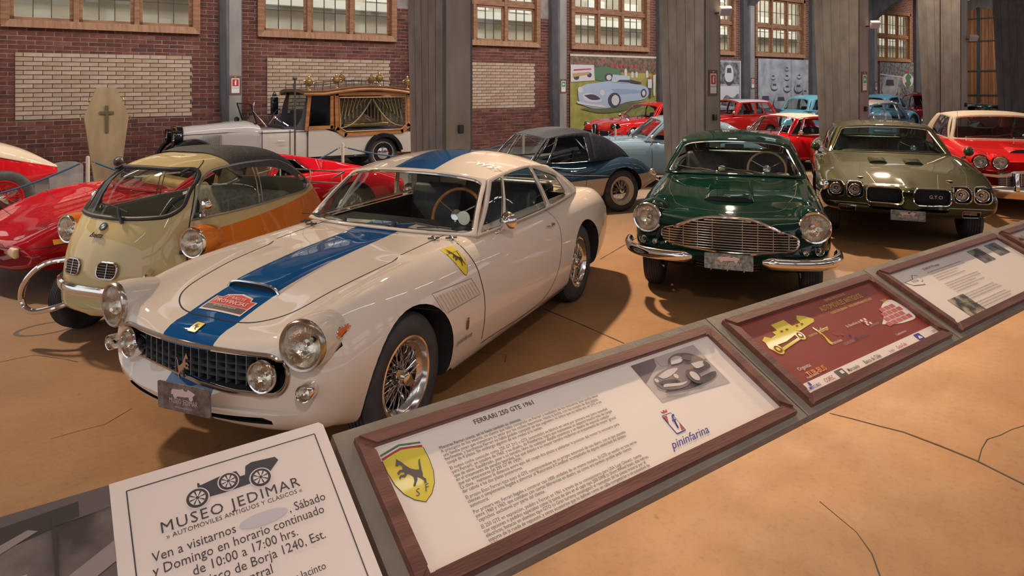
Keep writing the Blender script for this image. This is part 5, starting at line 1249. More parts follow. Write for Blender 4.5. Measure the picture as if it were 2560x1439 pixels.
coupe_p = dict(lampcuts=((.58, .68, .085, .45),), x=(.65, -3.2), n=60, top=[(.65, .72), (.2, .82), (-.6, .88), (-1, .90), (-2.6, .88), (-3.2, .70)], fen=[(.65, .74), (.2, .82), (-.8, .85), (-1.6, .84), (-2.3, .86), (-2.9, .80), (-3.2, .66)], wid=[(.65, .68), (0, .76), (-1, .78), (-2.3, .78), (-3.2, .66)],
    sil=[(.65, .28), (.2, .22), (-2.5, .22), (-3.2, .34)], mid=[(.65, .52), (-1, .54), (-3.2, .54)], sh=.08, val=.02)
coupe_g = dict(base=[(-.82, .66, .84), (-1.6, .70, .84), (-2.3, .68, .85), (-2.9, .54, .84)], roof=[(-1.22, .53, 1.20), (-1.5, .56, 1.235), (-1.85, .56, 1.23), (-2.2, .53, 1.17), (-2.45, .50, 1.09)], bulge=(.13, .06, .10, .05), crown=lambda s: .05+.03*math.sin(math.pi*s),
    ws=[(.04, .05), (.96, .05), (.95, .93), (.05, .93)], wsr=.2, rw=[(.15, .12), (.85, .12), (.82, .9), (.18, .9)], wins=[((0, .50), [(.03, .05), (.49, .04), (.49, .94), (.09, .90)], .12), ((.50, 1), [(.52, .05), (.76, .07), (.70, .72), (.52, .93)], .25)])
simple_car('fastback_coupe', 'pale blue coupe half hidden behind the second concrete column', (8.80, 9.62, R(147)), coupe_p, (0, -2.3, .34, .32), coupe_g, (.32, .15, .19, 'cap'), four(.64, .32, 0, -2.3), PALE, cab=(-.98, -2.5, .56), inter=dict(xd=-1.0, yb=.52, zb=.84, seats=[(-1.65, .30), (-1.65, -.30)], xend=-2.4), feats=f_min())
# bright red Italian-style coupe by the mural -------------------------------------
BRED = paint('bright_red_paint', (.62, .018, .012))
def f_alfa(car, sf, g, p):
    f_min(hl=(.62, .54, .69, .088))(car, sf, g, p)
    sh = [(0, .40), (.055, .52), (.065, .68), (.04, .745), (-.04, .745), (-.065, .68), (-.055, .52)]
    P = [(.79, y, z) for y, z in sh]; mb = MB(); mb.prism(sh, Matrix(((0, 0, 1, .72), (1, 0, 0, 0), (0, 1, 0, 0), (0, 0, 0, 1))), .09); s0 = mb.build('shield_grille', BLACK, car, smooth=False); MB().tube([(.815, y, z) for y, z in sh], .012, 6, closed=True).build('shield_frame', CHROME, s0)
    for s in (1, -1):
        q = MB(); q.box((.70, s*.34, .50), (.10, .36, .13), None, .02); qo = q.build('side_grille', BLACK, car); MB().tube([(.755, s*.34+a, .50+b) for a, b in rrect(0, 0, .37, .14, .03, 3)], .010, 6, closed=True).build('grille_frame', CHROME, qo)
simple_car('sports_coupe', 'bright red coupe with a small upright shield grille, before the car mural', (13.776, 14.166, 3.131), dict(coupe_p, x=(.62, -3.2)), (0, -2.38, .34, .32), coupe_g, (.32, .15, .19, 'cap', ALU), four(.64, .32, 0, -2.38), BRED, cab=(-.98, -2.5, .56), inter=dict(xd=-1.0, yb=.52, zb=.84, seats=[(-1.65, .30), (-1.65, -.30)], xend=-2.4), feats=f_alfa, scale=1.03)
# small red car with a white roof ---------------------------------------------------
WROOF = paint('white_roof_paint', (.72, .68, .68))
simple_car('small_hatchback', 'small bright red car with a white roof and upright windows', (18.55, 14.60, 2.966),
    dict(x=(.42, -2.42), n=50, top=[(.42, .76), (.2, .82), (-.4, .86), (-1.6, .88), (-2.3, .87), (-2.42, .84)], fen=[(.42, .74), (.1, .80), (-.5, .84), (-1.6, .87), (-2.2, .86), (-2.42, .82)], wid=[(.42, .66), (0, .69), (-1, .70), (-2.42, .68)], sil=[(.42, .24), (-2.1, .22), (-2.42, .28)], mid=[(.42, .5), (-2.42, .5)], sh=.06, val=.03, curve=(.10, .05)), (0, -2.03, .28, .25),
    dict(base=[(-.42, .64, .84), (-1.0, .66, .86), (-1.7, .66, .87), (-2.42, .60, .88)], roof=[(-.78, .55, 1.27), (-1.2, .57, 1.29), (-1.7, .57, 1.29), (-2.12, .54, 1.27)], bulge=(.08, .05, .03, .03), crown=lambda s: .085, roofmat=WROOF,
        ws=[(.05, .06), (.95, .06), (.94, .93), (.06, .93)], wsr=.15, rw=[(.1, .15), (.9, .15), (.88, .9), (.12, .9)], wins=[((0, .48), [(.07, .05), (.46, .05), (.46, .93), (.10, .93)], .1), ((.48, .68), [(.50, .05), (.67, .05), (.66, .93), (.50, .93)], .1), ((.68, 1), [(.69, .05), (.93, .05), (.90, .93), (.69, .93)], .12)]),
    (.25, .13, .14, 'cap'), four(.58, .25, 0, -2.03), BRED, cab=(-.55, -2.2, .56), inter=dict(xd=-.6, yb=.5, zb=.86, seats=[(-1.15, .30), (-1.15, -.30)], bench=-1.8, xend=-2.2), feats=f_min(hl=(.46, .52, .66, .08), door=(-.42, -1.30)))
# round-backed blue cars ---------------------------------------------------------
def beetle(pose, label, col, flash=None):
    def feats(car, sf, g, p):
        for s in (1, -1):
            for fx, nm_ in ((0, 'front_wing'), (-2.4, 'rear_wing')):
                V = []
                for a in np.linspace(R(-15), R(195), 26):
                    r0 = .40; cx, cz = fx+(r0)*math.cos(a)*1.15, .33+(r0)*math.sin(a); r1 = r0+.07; row = []
                    for t in np.linspace(0, 1, 9):
                        an = t*math.pi/2; row.append((fx+(r0+.13*math.cos(an)**.8)*math.cos(a)*1.12, s*(.50+.28*math.sin(an)), .31+(r0+.13*math.cos(an)**.8)*math.sin(a)))
                    row.append((fx+(r0-.02)*math.cos(a)*1.1, s*.78, .31+(r0-.02)*math.sin(a))); V.append(row)
                w_ = MB().grid(np.array(V)).build(nm_, flash if (flash and fx == 0 and False) else col, car); md = w_.modifiers.new('t', 'SOLIDIFY'); md.thickness = .02
                if fx == 0: lamp(car, (.36, s*.62, .62), .10, (1, 0, .25))
            MB().box((-1.2, s*.72, .26), (1.5, .16, .04), None, .015).build('running_board', RUB, car)
            gap(sf, 'side', sp2([(-.62, .92), (-.66, .6), (-.62, .35)], 12), car, .008, s, 'door_gap'); gap(sf, 'side', sp2([(-1.55, .92), (-1.58, .6), (-1.5, .35)], 12), car, .008, s, 'door_gap')
        V = []
        for y in np.linspace(-.70, .70, 21): x = .86-.12*(y/.7)**2; V.append([(x+.02*math.cos(a), y, .40+.045*math.sin(a)) for a in np.linspace(0, 6.28, 9)[:-1]])
        MB().grid(np.array(V), wrap=True).build('bumper', CHROME, car)
        gap(sf, 'top', sp2([(.55, .22), (.2, .34), (-.35, .46), (-.48, .2), (-.50, 0), (-.48, -.2), (-.35, -.46), (.2, -.34), (.55, -.22)], 40), car, .01, 1, 'bonnet_gap')
        if flash: decal(sf, 'side', [(.15, .80), (-.3, .86), (-.58, .86), (-.58, .74), (-.2, .72)], car, flash, 'paint_flash', 1, .004, .06)
    return simple_car('rounded_saloon', label, pose,
        dict(x=(.60, -3.20), n=60, top=[(.60, .55), (.45, .70), (.1, .86), (-.4, .96), (-1.6, .98), (-2.4, .98), (-2.8, .85), (-3.20, .55)], fen=[(.60, .50), (.3, .68), (-.1, .82), (-.5, .90), (-1.6, .92), (-2.4, .88), (-2.9, .68), (-3.20, .48)],
            wid=[(.60, .30), (.2, .46), (-.3, .60), (-.8, .68), (-1.8, .68), (-2.6, .56), (-3.20, .36)], sil=[(.60, .30), (-2.6, .28), (-3.20, .34)], mid=[(.60, .42), (-1.2, .55), (-3.20, .42)], sh=.06, val=.0, curve=(.05, .05)), (0, -2.4, .36, .33),
        dict(base=[(-.45, .58, .92), (-1.0, .64, .92), (-1.8, .64, .92), (-2.5, .50, .92)], roof=[(-.72, .50, 1.32), (-1.0, .54, 1.39), (-1.4, .55, 1.41), (-1.8, .53, 1.36), (-2.2, .46, 1.22)], bulge=(.06, .05, .14, .10), crown=lambda s: .09, gutter=False,
            ws=[(.07, .08), (.93, .08), (.90, .88), (.10, .88)], wsr=.3, rw=[(.2, .3), (.8, .3), (.75, .85), (.25, .85)], rwr=.5, wins=[((0, .56), [(.07, .08), (.53, .05), (.53, .90), (.14, .86)], .18), ((.56, 1), [(.60, .07), (.88, .12), (.74, .80), (.60, .88)], .3)]),
        (.33, .14, .19, 'cap', plain('rim_blue', (.3, .42, .45), .4)), four(.64, .33, 0, -2.4), col, cab=(-.6, -2.3, .52), inter=dict(xd=-.62, yb=.46, zb=.92, seats=[(-1.3, .28), (-1.3, -.28)], xend=-2.3), feats=feats)
beetle((22.05, 14.0, 3.077), 'light turquoise round-nosed saloon with a yellow flash on its side', paint('turquoise_paint', (.20, .50, .56)), plain('yellow_flash', (.55, .42, .16), .4))
beetle((26.5, 13.5, math.pi), 'steel blue round-backed saloon seen between the two right columns', paint('steel_blue_paint', (.12, .27, .35)))
# red convertible with a white top -------------------------------------------------------
DRED = paint('deep_red_paint', (.50, .006, .010)); WFAB = noisy('white_hood_fabric', (.42, .38, .35), (.55, .50, .46), 12, .8, .2); CLEARP = glass('clear_screen', (.85, .87, .92), 1.3)
simple_car('convertible', 'deep red convertible with a white hood and clear side screens', (12.75, 9.2, R(166)), dict(coupe_p, x=(.7, -3.0), top=[(.7, .70), (.2, .80), (-.6, .84), (-2.6, .80), (-3.0, .66)], fen=[(.7, .72), (.2, .80), (-.8, .80), (-1.6, .77), (-2.3, .80), (-3.0, .62)]), (0, -2.3, .34, .32),
    dict(base=[(-.72, .66, .78), (-1.4, .70, .77), (-2.0, .70, .78), (-2.5, .60, .80)], roof=[(-1.05, .56, 1.13), (-1.35, .60, 1.17), (-1.7, .60, 1.17), (-2.0, .58, 1.12), (-2.2, .55, 1.05)], bulge=(.14, .07, .10, .05), crown=lambda s: .05, roofmat=WFAB, gutter=False,
        ws=[(.02, .03), (.98, .03), (.97, .96), (.03, .96)], wsr=.06, wtr=.014, rw=[(.2, .2), (.8, .2), (.76, .85), (.24, .85)], str=.014, wins=[((0, .14), [(.01, .03), (.13, .03), (.13, .94), (.03, .94)], .05), ((.14, .55), [(.15, .03), (.54, .03), (.54, .92), (.15, .92)], .1), ((.55, 1), [(.57, .05), (.85, .05), (.80, .85), (.57, .9)], .1)]),
    (.32, .15, .19, 'cap'), four(.64, .32, 0, -2.3), DRED, cab=(-.9, -2.3, .56), inter=dict(xd=-.95, yb=.5, zb=.78, seats=[(-1.5, .28), (-1.5, -.28)], xend=-2.3), feats=f_min())
# pale-roofed blue saloon ----------------------------------------------------------------
simple_car('pale_roof_saloon', 'blue saloon with a pale roof and white window frames behind the olive muscle car', (17.1, 9.75, math.pi), dict(coupe_p, x=(.8, -3.6), wid=[(.8, .78), (0, .84), (-2.6, .84), (-3.6, .76)], top=[(.8, .8), (0, .90), (-.6, .94), (-3.2, .92), (-3.6, .8)], fen=[(.8, .8), (0, .88), (-.6, .92), (-3.2, .92), (-3.6, .8)]), (0, -2.6, .36, .33),
    dict(base=[(-.62, .74, .90), (-1.4, .77, .90), (-2.4, .77, .90), (-3.2, .68, .90)], roof=[(-1.02, .64, 1.33), (-1.5, .66, 1.37), (-2.3, .66, 1.37), (-2.8, .62, 1.33)], bulge=(.12, .07, .08, .05), crown=lambda s: .09, roofmat=paint('ivory_roof', (.55, .50, .46)),
        ws=[(.04, .05), (.96, .05), (.95, .93), (.05, .93)], wsr=.15, wtr=.014, rw=[(.1, .12), (.9, .12), (.88, .9), (.12, .9)], str=.014, wins=[((0, .40), [(.04, .05), (.39, .05), (.39, .92), (.10, .92)], .08), ((.40, .70), [(.42, .05), (.69, .05), (.68, .92), (.42, .92)], .08), ((.70, 1), [(.71, .05), (.92, .05), (.84, .9), (.71, .92)], .12)]),
    (.33, .16, .19, 'cap'), four(.68, .33, 0, -2.6), paint('mid_blue_paint', (.10, .20, .36)), cab=(-.8, -2.9, .62), inter=dict(xd=-.9, yb=.6, zb=.90, seats=[(-1.6, .34), (-1.6, -.34)], bench=-2.4, xend=-2.9), feats=f_min())
simple_car('rounded_saloon', 'dark red rounded saloon, farthest car before the wall', (31.0, 14.0, math.pi), dict(coupe_p), (0, -2.3, .34, .32), dict(coupe_g, roof=[(-1.1, .55, 1.38), (-1.5, .58, 1.44), (-1.9, .58, 1.43), (-2.2, .55, 1.36), (-2.5, .50, 1.24)]), (.32, .15, .19, 'cap'), four(.64, .32, 0, -2.3), paint('maroon_paint', (.20, .006, .015)), cab=(-.98, -2.5, .56), feats=f_min())
simple_car('open_roadster', 'dark green low car whose chrome screen frame shows right of the fourth column', (24.6, 9.6, math.pi), dict(coupe_p, x=(.7, -3.0)), (0, -2.3, .34, .32), dict(coupe_g, base=[(-.72, .70, .86), (-1.4, .72, .86), (-2.0, .70, .86), (-2.7, .56, .86)], roof=[(-1.0, .60, 1.14), (-1.4, .62, 1.17), (-1.8, .62, 1.17), (-2.2, .58, 1.10), (-2.4, .52, 1.04)], wtr=.02), (.32, .15, .19, 'cap'), four(.64, .32, 0, -2.3), paint('bottle_green_paint', (.01, .07, .06)), cab=(-.9, -2.4, .56), feats=f_min())
# red hardtop at the right edge --------------------------------------------------------------
HT = paint('hardtop_red', (.46, .010, .012)); BEG = noisy('beige_vinyl_roof', (.25, .21, .165), (.33, .28, .22), 60, .7, .2)
def f_bird(car, sf, g, p):
    for s in (1, -1):
        for y in (.565, .775): lamp(car, (.88-.10*(y > .6), s*y, .735), .082, (1, s*.05, 0), 'headlight', CHROME, depth=.06, dome=.25)
        for y in (.565, .775): MB().lathe([(.115, -.25), (.118, -.05), (.108, .0), (.10, .0)], (.87-.10*(y > .6), s*y, .735), 'x', 28).build('headlight_shroud', HT, car)
        b = MB(); b.box((1.05, s*.42, .50), (.07, .06, .26), Matrix.Rotation(R(-6), 3, 'Y'), .015); b.build('bumper_overrider', CHROME, car)
        h = sf.proj('top', .45, s*.80, .004)[0]; q = MB(); q.tube([h, h+Vector((-.03, 0, .03)), h+Vector((-.10, 0, .015))], .010, 6); q.build('wing_ornament', CHROME, car)
    cr = [(0, .655), (.30, .655), (.44, .64), (.52, .60), (.62, .585), (.88, .60), (.90, .575), (.62, .545), (.48, .565), (.38, .61), (0, .62)]
    full = cr+[(-a, b) for a, b in cr[-2:0:-1]]; b = MB(); b.prism(full, Matrix(((0, 0, 1, .93), (1, 0, 0, 0), (0, 1, 0, 0), (0, 0, 0, 1))), .07); b.build('grille_brow', CHROME, car)
    g_ = MB(); g_.box((.93, 0, .52), (.04, 1.20, .19)); go = g_.build('grille', plain('mesh_dark', (.06, .06, .065), .4, .6), car); b = MB()
    for k in range(7): b.box((.955, 0, .45+.024*k), (.006, 1.18, .004))
    for k in range(-3, 4): b.box((.958, k*.17, .52), (.006, .006, .17))
    b.build('grille_bars', DCHROME, go)
    V = []
    for y in np.linspace(-.93, .93, 31): x = 1.02-.20*(abs(y)/.93)**2.5; V.append([(x-.05, y, .43), (x+.01, y, .43), (x+.03, y, .40), (x+.035, y, .33), (x+.01, y, .26), (x-.06, y, .25)])
    MB().grid(np.array(V), wrap=True).build('front_bumper', plain('bumper_chrome', (.72, .58, .45), .12, 1.0), car)
    sc = []
    for i in range(14):
        t = i/13; x = .42-1.0*t; row = []
        for j in range(15):
            a = -1+2*j/14; row.append(tuple(sf.proj('top', x, a*(.34-.08*t), .001)[0]+Vector((0, 0, .05*(1-t)*(1-abs(a)**6)-(.003 if abs(a) == 1 else 0)))))
        sc.append(row)
    so = MB().grid(np.array(sc)).build('bonnet_scoop', HT, car); lip = [Vector(v)+Vector((-.004, 0, 0)) for v in sc[0]]
    MB().grid(np.array([[tuple(v) for v in lip], [tuple(sf.proj('top', v.x, v.y, .001)[0]) for v in lip]])).build('scoop_opening', BLACK, so)
    wipers(car, sf, -.98, ((-.55, 1), (.1, 1)), reach=.5, mat=CHROME, up=.04)
    MB().tube([(-.86, -.70, .93), (-.86, -.70, 1.55)], .0025, 4).build('aerial', DCHROME, car)
simple_car('hardtop', 'bright red hardtop with a beige vinyl roof and chrome front at the right edge', (12.4, 3.84, 3.722),
    dict(x=(.80, -4.1), n=70, top=[(.80, .79), (.3, .86), (-.4, .91), (-1.0, .94), (-3.3, .94), (-4.1, .84)], fen=[(.80, .80), (.3, .86), (-.4, .90), (-1.0, .93), (-3.3, .93), (-4.1, .82)], wid=[(.80, .90), (.3, .95), (-1, .975), (-3.2, .97), (-4.1, .90)],
        sil=[(.80, .56), (.5, .36), (0, .24), (-3.2, .24), (-4.1, .34)], mid=[(.80, .70), (.3, .64), (-1, .62), (-4.1, .62)], sh=.05, val=.02, curve=(.12, .05), zcf=.72, lampcuts=((.565, .735, .095, .70), (.775, .735, .095, .60)), nose=[(.05, .99, .95), (.10, .98, .80), (.13, .97, .6)]), (0, -2.87, .39, .34),
    dict(base=[(-1.05, .77, .92), (-1.8, .80, .93), (-2.6, .79, .93), (-3.3, .70, .93)], roof=[(-1.48, .63, 1.275), (-1.9, .65, 1.30), (-2.4, .65, 1.30), (-2.75, .62, 1.27)], bulge=(.16, .09, .10, .05), crown=lambda s: .045+.015*math.sin(math.pi*s), bow=.02, roofmat=BEG, cf=3,
        ws=[(.03, .04), (.97, .04), (.96, .94), (.04, .94)], wsr=.10, rw=[(.12, .12), (.88, .12), (.86, .9), (.14, .9)], rgl=GLV, wins=[((0, .60), [(.03, .04), (.56, .04), (.56, .92), (.09, .93)], .06), ((.60, 1), None, 0)]),
    (.36, .19, .20, 'cap', None, None, 24, 1), four(.76, .36, 0, -2.87), HT, cab=(-1.2, -2.9, .68), inter=dict(xd=-1.28, yb=.64, zb=.93, seats=[(-1.95, .38), (-1.95, -.38)], col=plain('red_vinyl', (.22, .012, .015), .4), wheel=(-1.5, .40, .97, .19, 66, plain('red_wheel', (.4, .02, .02), .3)), bench=-2.6, xend=-2.9), glm=GLV, feats=f_bird, scale=1.03)
for o in list(COL.objects):
    if o.name.startswith('pillar_frame') and o.parent and o.parent.name == 'hardtop': o.data.materials[0] = BEG
# ================================================================== HEARSE
def hearse():
    car = car_root('motor_hearse', (2.75, 14.75, math.pi), 'vintage cream motor hearse with a glazed wooden coffin box and brass urns', 'hearse')
    CRM = paint('hearse_cream', (.50, .46, .42)); BLK = paint('hearse_black', (.008, .009, .012)); OAK = noisy('varnished_oak', (.26, .10, .03), (.42, .19, .07), 2.5, .35, .1, 20, 6, (1, 6, 6)); GREY = plain('slate_leathercloth', (.05, .055, .075), .6)
    # bonnet and scuttle: lofted sections that widen to the cowl
    rows = []
    for x, w_, zt, zb in ((.32, .30, 1.02, .55), (.28, .31, 1.04, .50), (-.45, .40, 1.10, .45), (-.50, .42, 1.11, .42), (-.85, .60, 1.14, .36), (-1.05, .70, 1.08, .34)):
        rows.append(crspline([(x, 0, zt), (x, w_*.6, zt-.02), (x, w_*.92, zt-.09), (x, w_, zt-.20), (x, w_*1.0, (zt+zb)/2), (x, w_*.98, zb)], 24))
    A = np.array(rows); B = A[:, ::-1].copy(); B[:, :, 1] *= -1; F_ = np.concatenate([B[:, :-1], A], axis=1)
    b = MB().grid(F_); n0 = F_.shape[1]; b.f += [tuple(range(n0)), tuple((len(rows)-1)*n0+k for k in range(n0))]; b.m += [0, 0]; bon = b.build('bonnet', CRM, car)
    for s in (1, -1):
        sl = MB()
        for k in range(14): sl.box((-.02-.026*k, s*.405, .78), (.010, .02, .20))
        sl.build('bonnet_louvres', plain('louvre_grey', (.30, .28, .26), .5), bon, smooth=False)
        MB().tube([(.32, s*.30, .90), (-.5, s*.415, .93), (-1.0, s*.66, .93)], .012, 6).build('bonnet_moulding', CRM, bon)
    rd = MB(); pr = [(0, 1.06), (.22, 1.05), (.30, .98), (.31, .50), (0, .46)]; full = pr+[(-a, c) for a, c in pr[-2:0:-1]]
    rd.prism(full, Matrix(((0, 0, 1, .32), (1, 0, 0, 0), (0, 1, 0, 0), (0, 0, 0, 1))), .10); ro = rd.build('radiator_shell', BLK, car); MB().tube([(.425, a*.9, .76+(c-.76)*.9) for a, c in full], .014, 6, closed=True).build('radiator_trim', BRASS, ro)
    # lower body: doors, side panels, rear tub
    lb = MB()
    lb.box((-1.55, 0, .62), (1.05, 1.44, .66), None, .04); body = lb.build('front_body', CRM, car)
    prof = [(-2.0, .36), (-2.0, .95), (-2.35, .93), (-2.75, .80), (-3.0, .76), (-4.42, .80), (-4.42, .34)]
    tb = MB(); tb.prism(prof, Matrix(((1, 0, 0, 0), (0, 0, 1, -.75), (0, 1, 0, 0), (0, 0, 0, 1))), 1.5); tub = tb.build('rear_body', CRM, car, smooth=False); boolean(tub, [cyl_cut(-3.70, .345, .43, s*.42, s*1.2) for s in (1, -1)])
    for s in (1, -1):
        g = MB()
        for x in (-1.06, -1.62, -1.98): g.box((x, s*.722, .64), (.012, .01, .60))
        g.box((-1.5, s*.722, .90), (1.0, .01, .010)); g.build('door_gaps', LINE, body, smooth=False)
        h = MB(); h.tube([(-1.50, s*.73, .72), (-1.50, s*.76, .72), (-1.36, s*.76, .725)], .010, 6); h.build('door_handle', CHROME, body)
        # wings
        for fx, nm_, r0 in ((0.20, 'front_wing', .47), (-3.70, 'rear_wing', .46)):
            V = []
            rng = np.linspace(R(150 if fx > 0 else 175), R(5), 26) if fx > 0 else np.linspace(R(170), R(5), 26)
            for a in rng:
                x, z = fx+r0*math.cos(a), .34+r0*math.sin(a); V.append([(x, s*.46, z+.02), (x, s*.60, z+.03), (x, s*.76, z+.01), (x, s*.80, z-.02), (fx+(x-fx)*.80, s*.81, .34+(z-.34)*.80)])
            if fx > 0: V.append([(-.65, s*.46, .36), (-.65, s*.60, .36), (-.65, s*.76, .35), (-.65, s*.80, .33), (-.60, s*.80, .28)]); V = [V[-1]]+V[:-1]
            w_ = MB().grid(np.array(V)).build(nm_, BLK, car); md = w_.modifiers.new('t', 'SOLIDIFY'); md.thickness = .02
        # wood-framed window box side
        y = s*.74; fr = MB()
        def bar(a, c, w_=.07, t=.06): 
            a, c = Vector(a), Vector(c); d = c-a; m_ = (a+c)/2; fr.box((m_.x, y, m_.z), (d.length+w_*.6, t, w_), Matrix.Rotation(-math.atan2(d.z, d.x), 3, 'Y'))
        bar((-1.95, 0, .93), (-2.02, 0, 1.68)); bar((-2.50, 0, .95), (-2.50, 0, 1.68)); bar((-2.0, 0, .97), (-2.5, 0, .97)); bar((-2.0, 0, 1.68), (-2.5, 0, 1.68))
        bar((-2.62, 0, .92), (-2.60, 0, 1.66), .09); bar((-2.60, 0, 1.68), (-4.30, 0, 1.68), .08); bar((-4.32, 0, 1.66), (-4.32, 0, .95), .10); bar((-2.62, 0, .92), (-2.80, 0, .79), .09); bar((-2.80, 0, .79), (-4.15, 0, .82), .08); bar((-4.15, 0, .82), (-4.32, 0, .95), .09)
        bo = fr.build('window_frame', OAK, car, smooth=False)
        mo = MB(); P = [(-2.68, y+s*.035, .95), (-2.66, y+s*.035, 1.60), (-4.24, y+s*.035, 1.60), (-4.24, y+s*.035, .97), (-4.12, y+s*.035, .87), (-2.82, y+s*.035, .86)]; mo.tube(P, .014, 6, closed=True); mo.build('inner_moulding', noisy('light_oak', (.42, .22, .09), (.55, .30, .13), 3, .35, 0), bo)
        MB().flat([(p[0], p[2]) for p in P], Matrix(((1, 0, 0, 0), (0, 0, 1, y), (0, 1, 0, 0), (0, 0, 0, 1)))).build('side_pane', GLS, car, smooth=False)
        MB().flat([(-1.98, .98), (-2.48, .98), (-2.48, 1.66), (-2.02, 1.66)], Matrix(((1, 0, 0, 0), (0, 0, 1, y), (0, 1, 0, 0), (0, 0, 0, 1)))).build('small_pane', GLD, car, smooth=False)
        # swagged curtain with gold cords
        cu = MB(); V = []
        for i, a in enumerate(np.linspace(-2.70, -4.25, 110)):
            m_ = (a+3.47)/.78; drop = 1.58-.62*min(1, abs(m_)**.55); ph = a*70
            V.append([(a, s*(.60+.022*math.sin(ph)), z) for z in np.linspace(1.62, max(.98, drop), 6)])
        co = cu.grid(np.array(V)).build('curtain', noisy('curtain_cloth', (.10, .075, .055), (.24, .18, .12), 12, .8, .1, 20, 4, (8, 1, 1)), car)
        for q in (-1, 1):
            P = [(-3.47+q*(.02+.74*t), s*.645, 1.56-.62*(1-(1-t)**2.2)) for t in np.linspace(0, 1, 18)]; MB().tube(P, .014, 6).build('gold_cord', plain('gold_braid', (.55, .42, .22), .5), co)
            for k in range(7):
                P = [(-3.47+q*(.10+.09*k+.10*t), s*.635, 1.60-(.10+.075*k)*t**.8) for t in np.linspace(0, 1, 8)]; MB().tube(P, .008, 5).build('gold_fringe', plain('gold_braid', (.55, .42, .22), .5), co)
    pl = MB(); pl.box((-3.45, 0, .86), (1.7, 1.3, .04)); pl.build('bier_floor', GREY, car); pl = MB(); pl.box((-3.5, 0, .96), (1.1, .5, .10), None, .02); pl.build('bier', BRASS, car)
    MB().box((-2.45, 0, 1.30), (.03, 1.44, .78)).build('partition', GREY, car)
    q = MB(); q.prism([(-2.0, 1.66), (-2.0, .95), (-1.72, .95), (-1.86, 1.18), (-1.93, 1.5)], Matrix(((1, 0, 0, 0), (0, 0, 1, .70), (0, 1, 0, 0), (0, 0, 0, 1))), .03); q.prism([(-2.0, 1.66), (-2.0, .95), (-1.72, .95), (-1.86, 1.18), (-1.93, 1.5)], Matrix(((1, 0, 0, 0), (0, 0, 1, -.73), (0, 1, 0, 0), (0, 0, 0, 1))), .03); q.build('cab_side_cloth', GREY, car, smooth=False)
    # roof with cornice and gallery
    V = []
    for x in np.linspace(-1.88, -4.42, 30):
        t = (x+1.88)/-2.54; zc = 1.74+.10*math.sin(math.pi*min(1, max(0, (t-.18)/.82)))*(1 if t > .18 else 0); V.append([(x, .84*a, zc+.05*(1-abs(a)**3)) for a in np.linspace(-1, 1, 15)])
    V = np.array(V); V2 = V.copy(); V2[:, :, 2] -= .07; V2[:, :, 1] *= .93; rf = MB(); full = np.concatenate([V, V2[:, ::-1]], axis=1); rf.grid(full, wrap=True); n0 = full.shape[1]; rf.f += [tuple(range(n0)), tuple(29*n0+k for k in range(n0))]; rf.m += [0, 0]; rf.build('roof', noisy('dark_oak_roof', (.13, .07, .045), (.22, .12, .08), 4, .5, .1), car)
    for s in (1, -1): MB().tube([(v[14 if s > 0 else 0][0], v[14 if s > 0 else 0][1]*.97, v[14 if s > 0 else 0][2]-.06) for v in V], .035, 8).build('cornice', OAK, car)
    ga = MB()
    for s in (1, -1):
        P = [(v[0][0], s*.70, v[0][2]+.13) for v in V[1:-1:2]]; ga.tube(P, .009, 5); 
        for p_ in P[::1]: ga.tube([(p_[0], p_[1], p_[2]-.11), p_, (p_[0], p_[1], p_[2]+.04)], .008, 5)
    ga.build('roof_gallery', DARKM, car, smooth=False)
    ur = None
    for i, (x, s) in enumerate(((-2.05, 1), (-2.65, 1), (-3.25, -1), (-3.65, 1), (-4.0, -1), (-4.35, 1))):
        if ur is None:
            u_ = MB(); u_.lathe([(.0, 0), (.05, 0), (.045, .015), (.018, .03), (.018, .07), (.055, .11), (.085, .15), (.09, .19), (.07, .215), (.075, .225), (.04, .24), (.022, .26), (.028, .28), (.012, .31), (0, .32)], (0, 0, 0), 'z', 24)
            for q_ in (-1, 1): u_.tube([(q_*.075, 0, .14), (q_*.115, 0, .155), (q_*.11, 0, .20), (q_*.07, 0, .21)], .009, 6)
            ur = u_.build('brass_urn', BRASS, car); o = ur
        else: o = ur.copy(); COL.objects.link(o); o.parent = car
        zz = pchip([(-v[7][0], v[7][2]) for v in V], [-x])[0]; o.location = (x, s*.62, zz-.03)
    # windscreen, wheel, seat back
    ws = MB(); ws.tube([(-1.0, .56, 1.08), (-.88, .56, 1.48), (-.88, -.56, 1.48), (-1.0, -.56, 1.08)], .014, 6, closed=True); wo_ = ws.build('windscreen_frame', BLK, car)
    MB().add([(-1.0, .55, 1.09), (-.88, .55, 1.47), (-.88, -.55, 1.47), (-1.0, -.55, 1.09)], [(0, 1, 2, 3)]).build('windscreen', GLS, wo_, smooth=False)
    st = MB(); st.tube([(-1.18, .60, 1.02), (-.92, .60, 1.35), (-.94, .60, 1.52)], .012, 6); st.build('screen_stay', CHROME, car)
    swheel(car, (-1.42, .30, 1.20), .20, 55, RUB); seat(car, -1.78, 0, .92, 1.2, LEATH, .40)
    MB().lathe([(0, .0), (.05, 0), (.05, .06), (.03, .08), (0, .09)], (-.72, .10, 1.13), 'z', 14).build('filler_cap', BLK, car)
    # mast lamp on the far side of the cab, running boards, headlamps
    ml = MB(); ml.tube([(-1.72, -.72, 1.0), (-1.72, -.72, 1.55)], .012, 6); ml.box((-1.72, -.72, 1.40), (.16, .10, .40), None, .03); ml.lathe([(.0, .0), (.05, .0), (.04, .05), (0, .11)], (-1.72, -.72, 1.62), 'z', 12); ml.build('carriage_lamp', BLK, car)
    for s in (1, -1):
        MB().box((-1.95, s*.66, .32), (2.7, .24, .04), None, .01).build('running_board', BLK, car)
        lamp(car, (.50, s*.42, .86), .12, (1, 0, 0), 'headlamp', BLK, depth=.12, dome=.15)
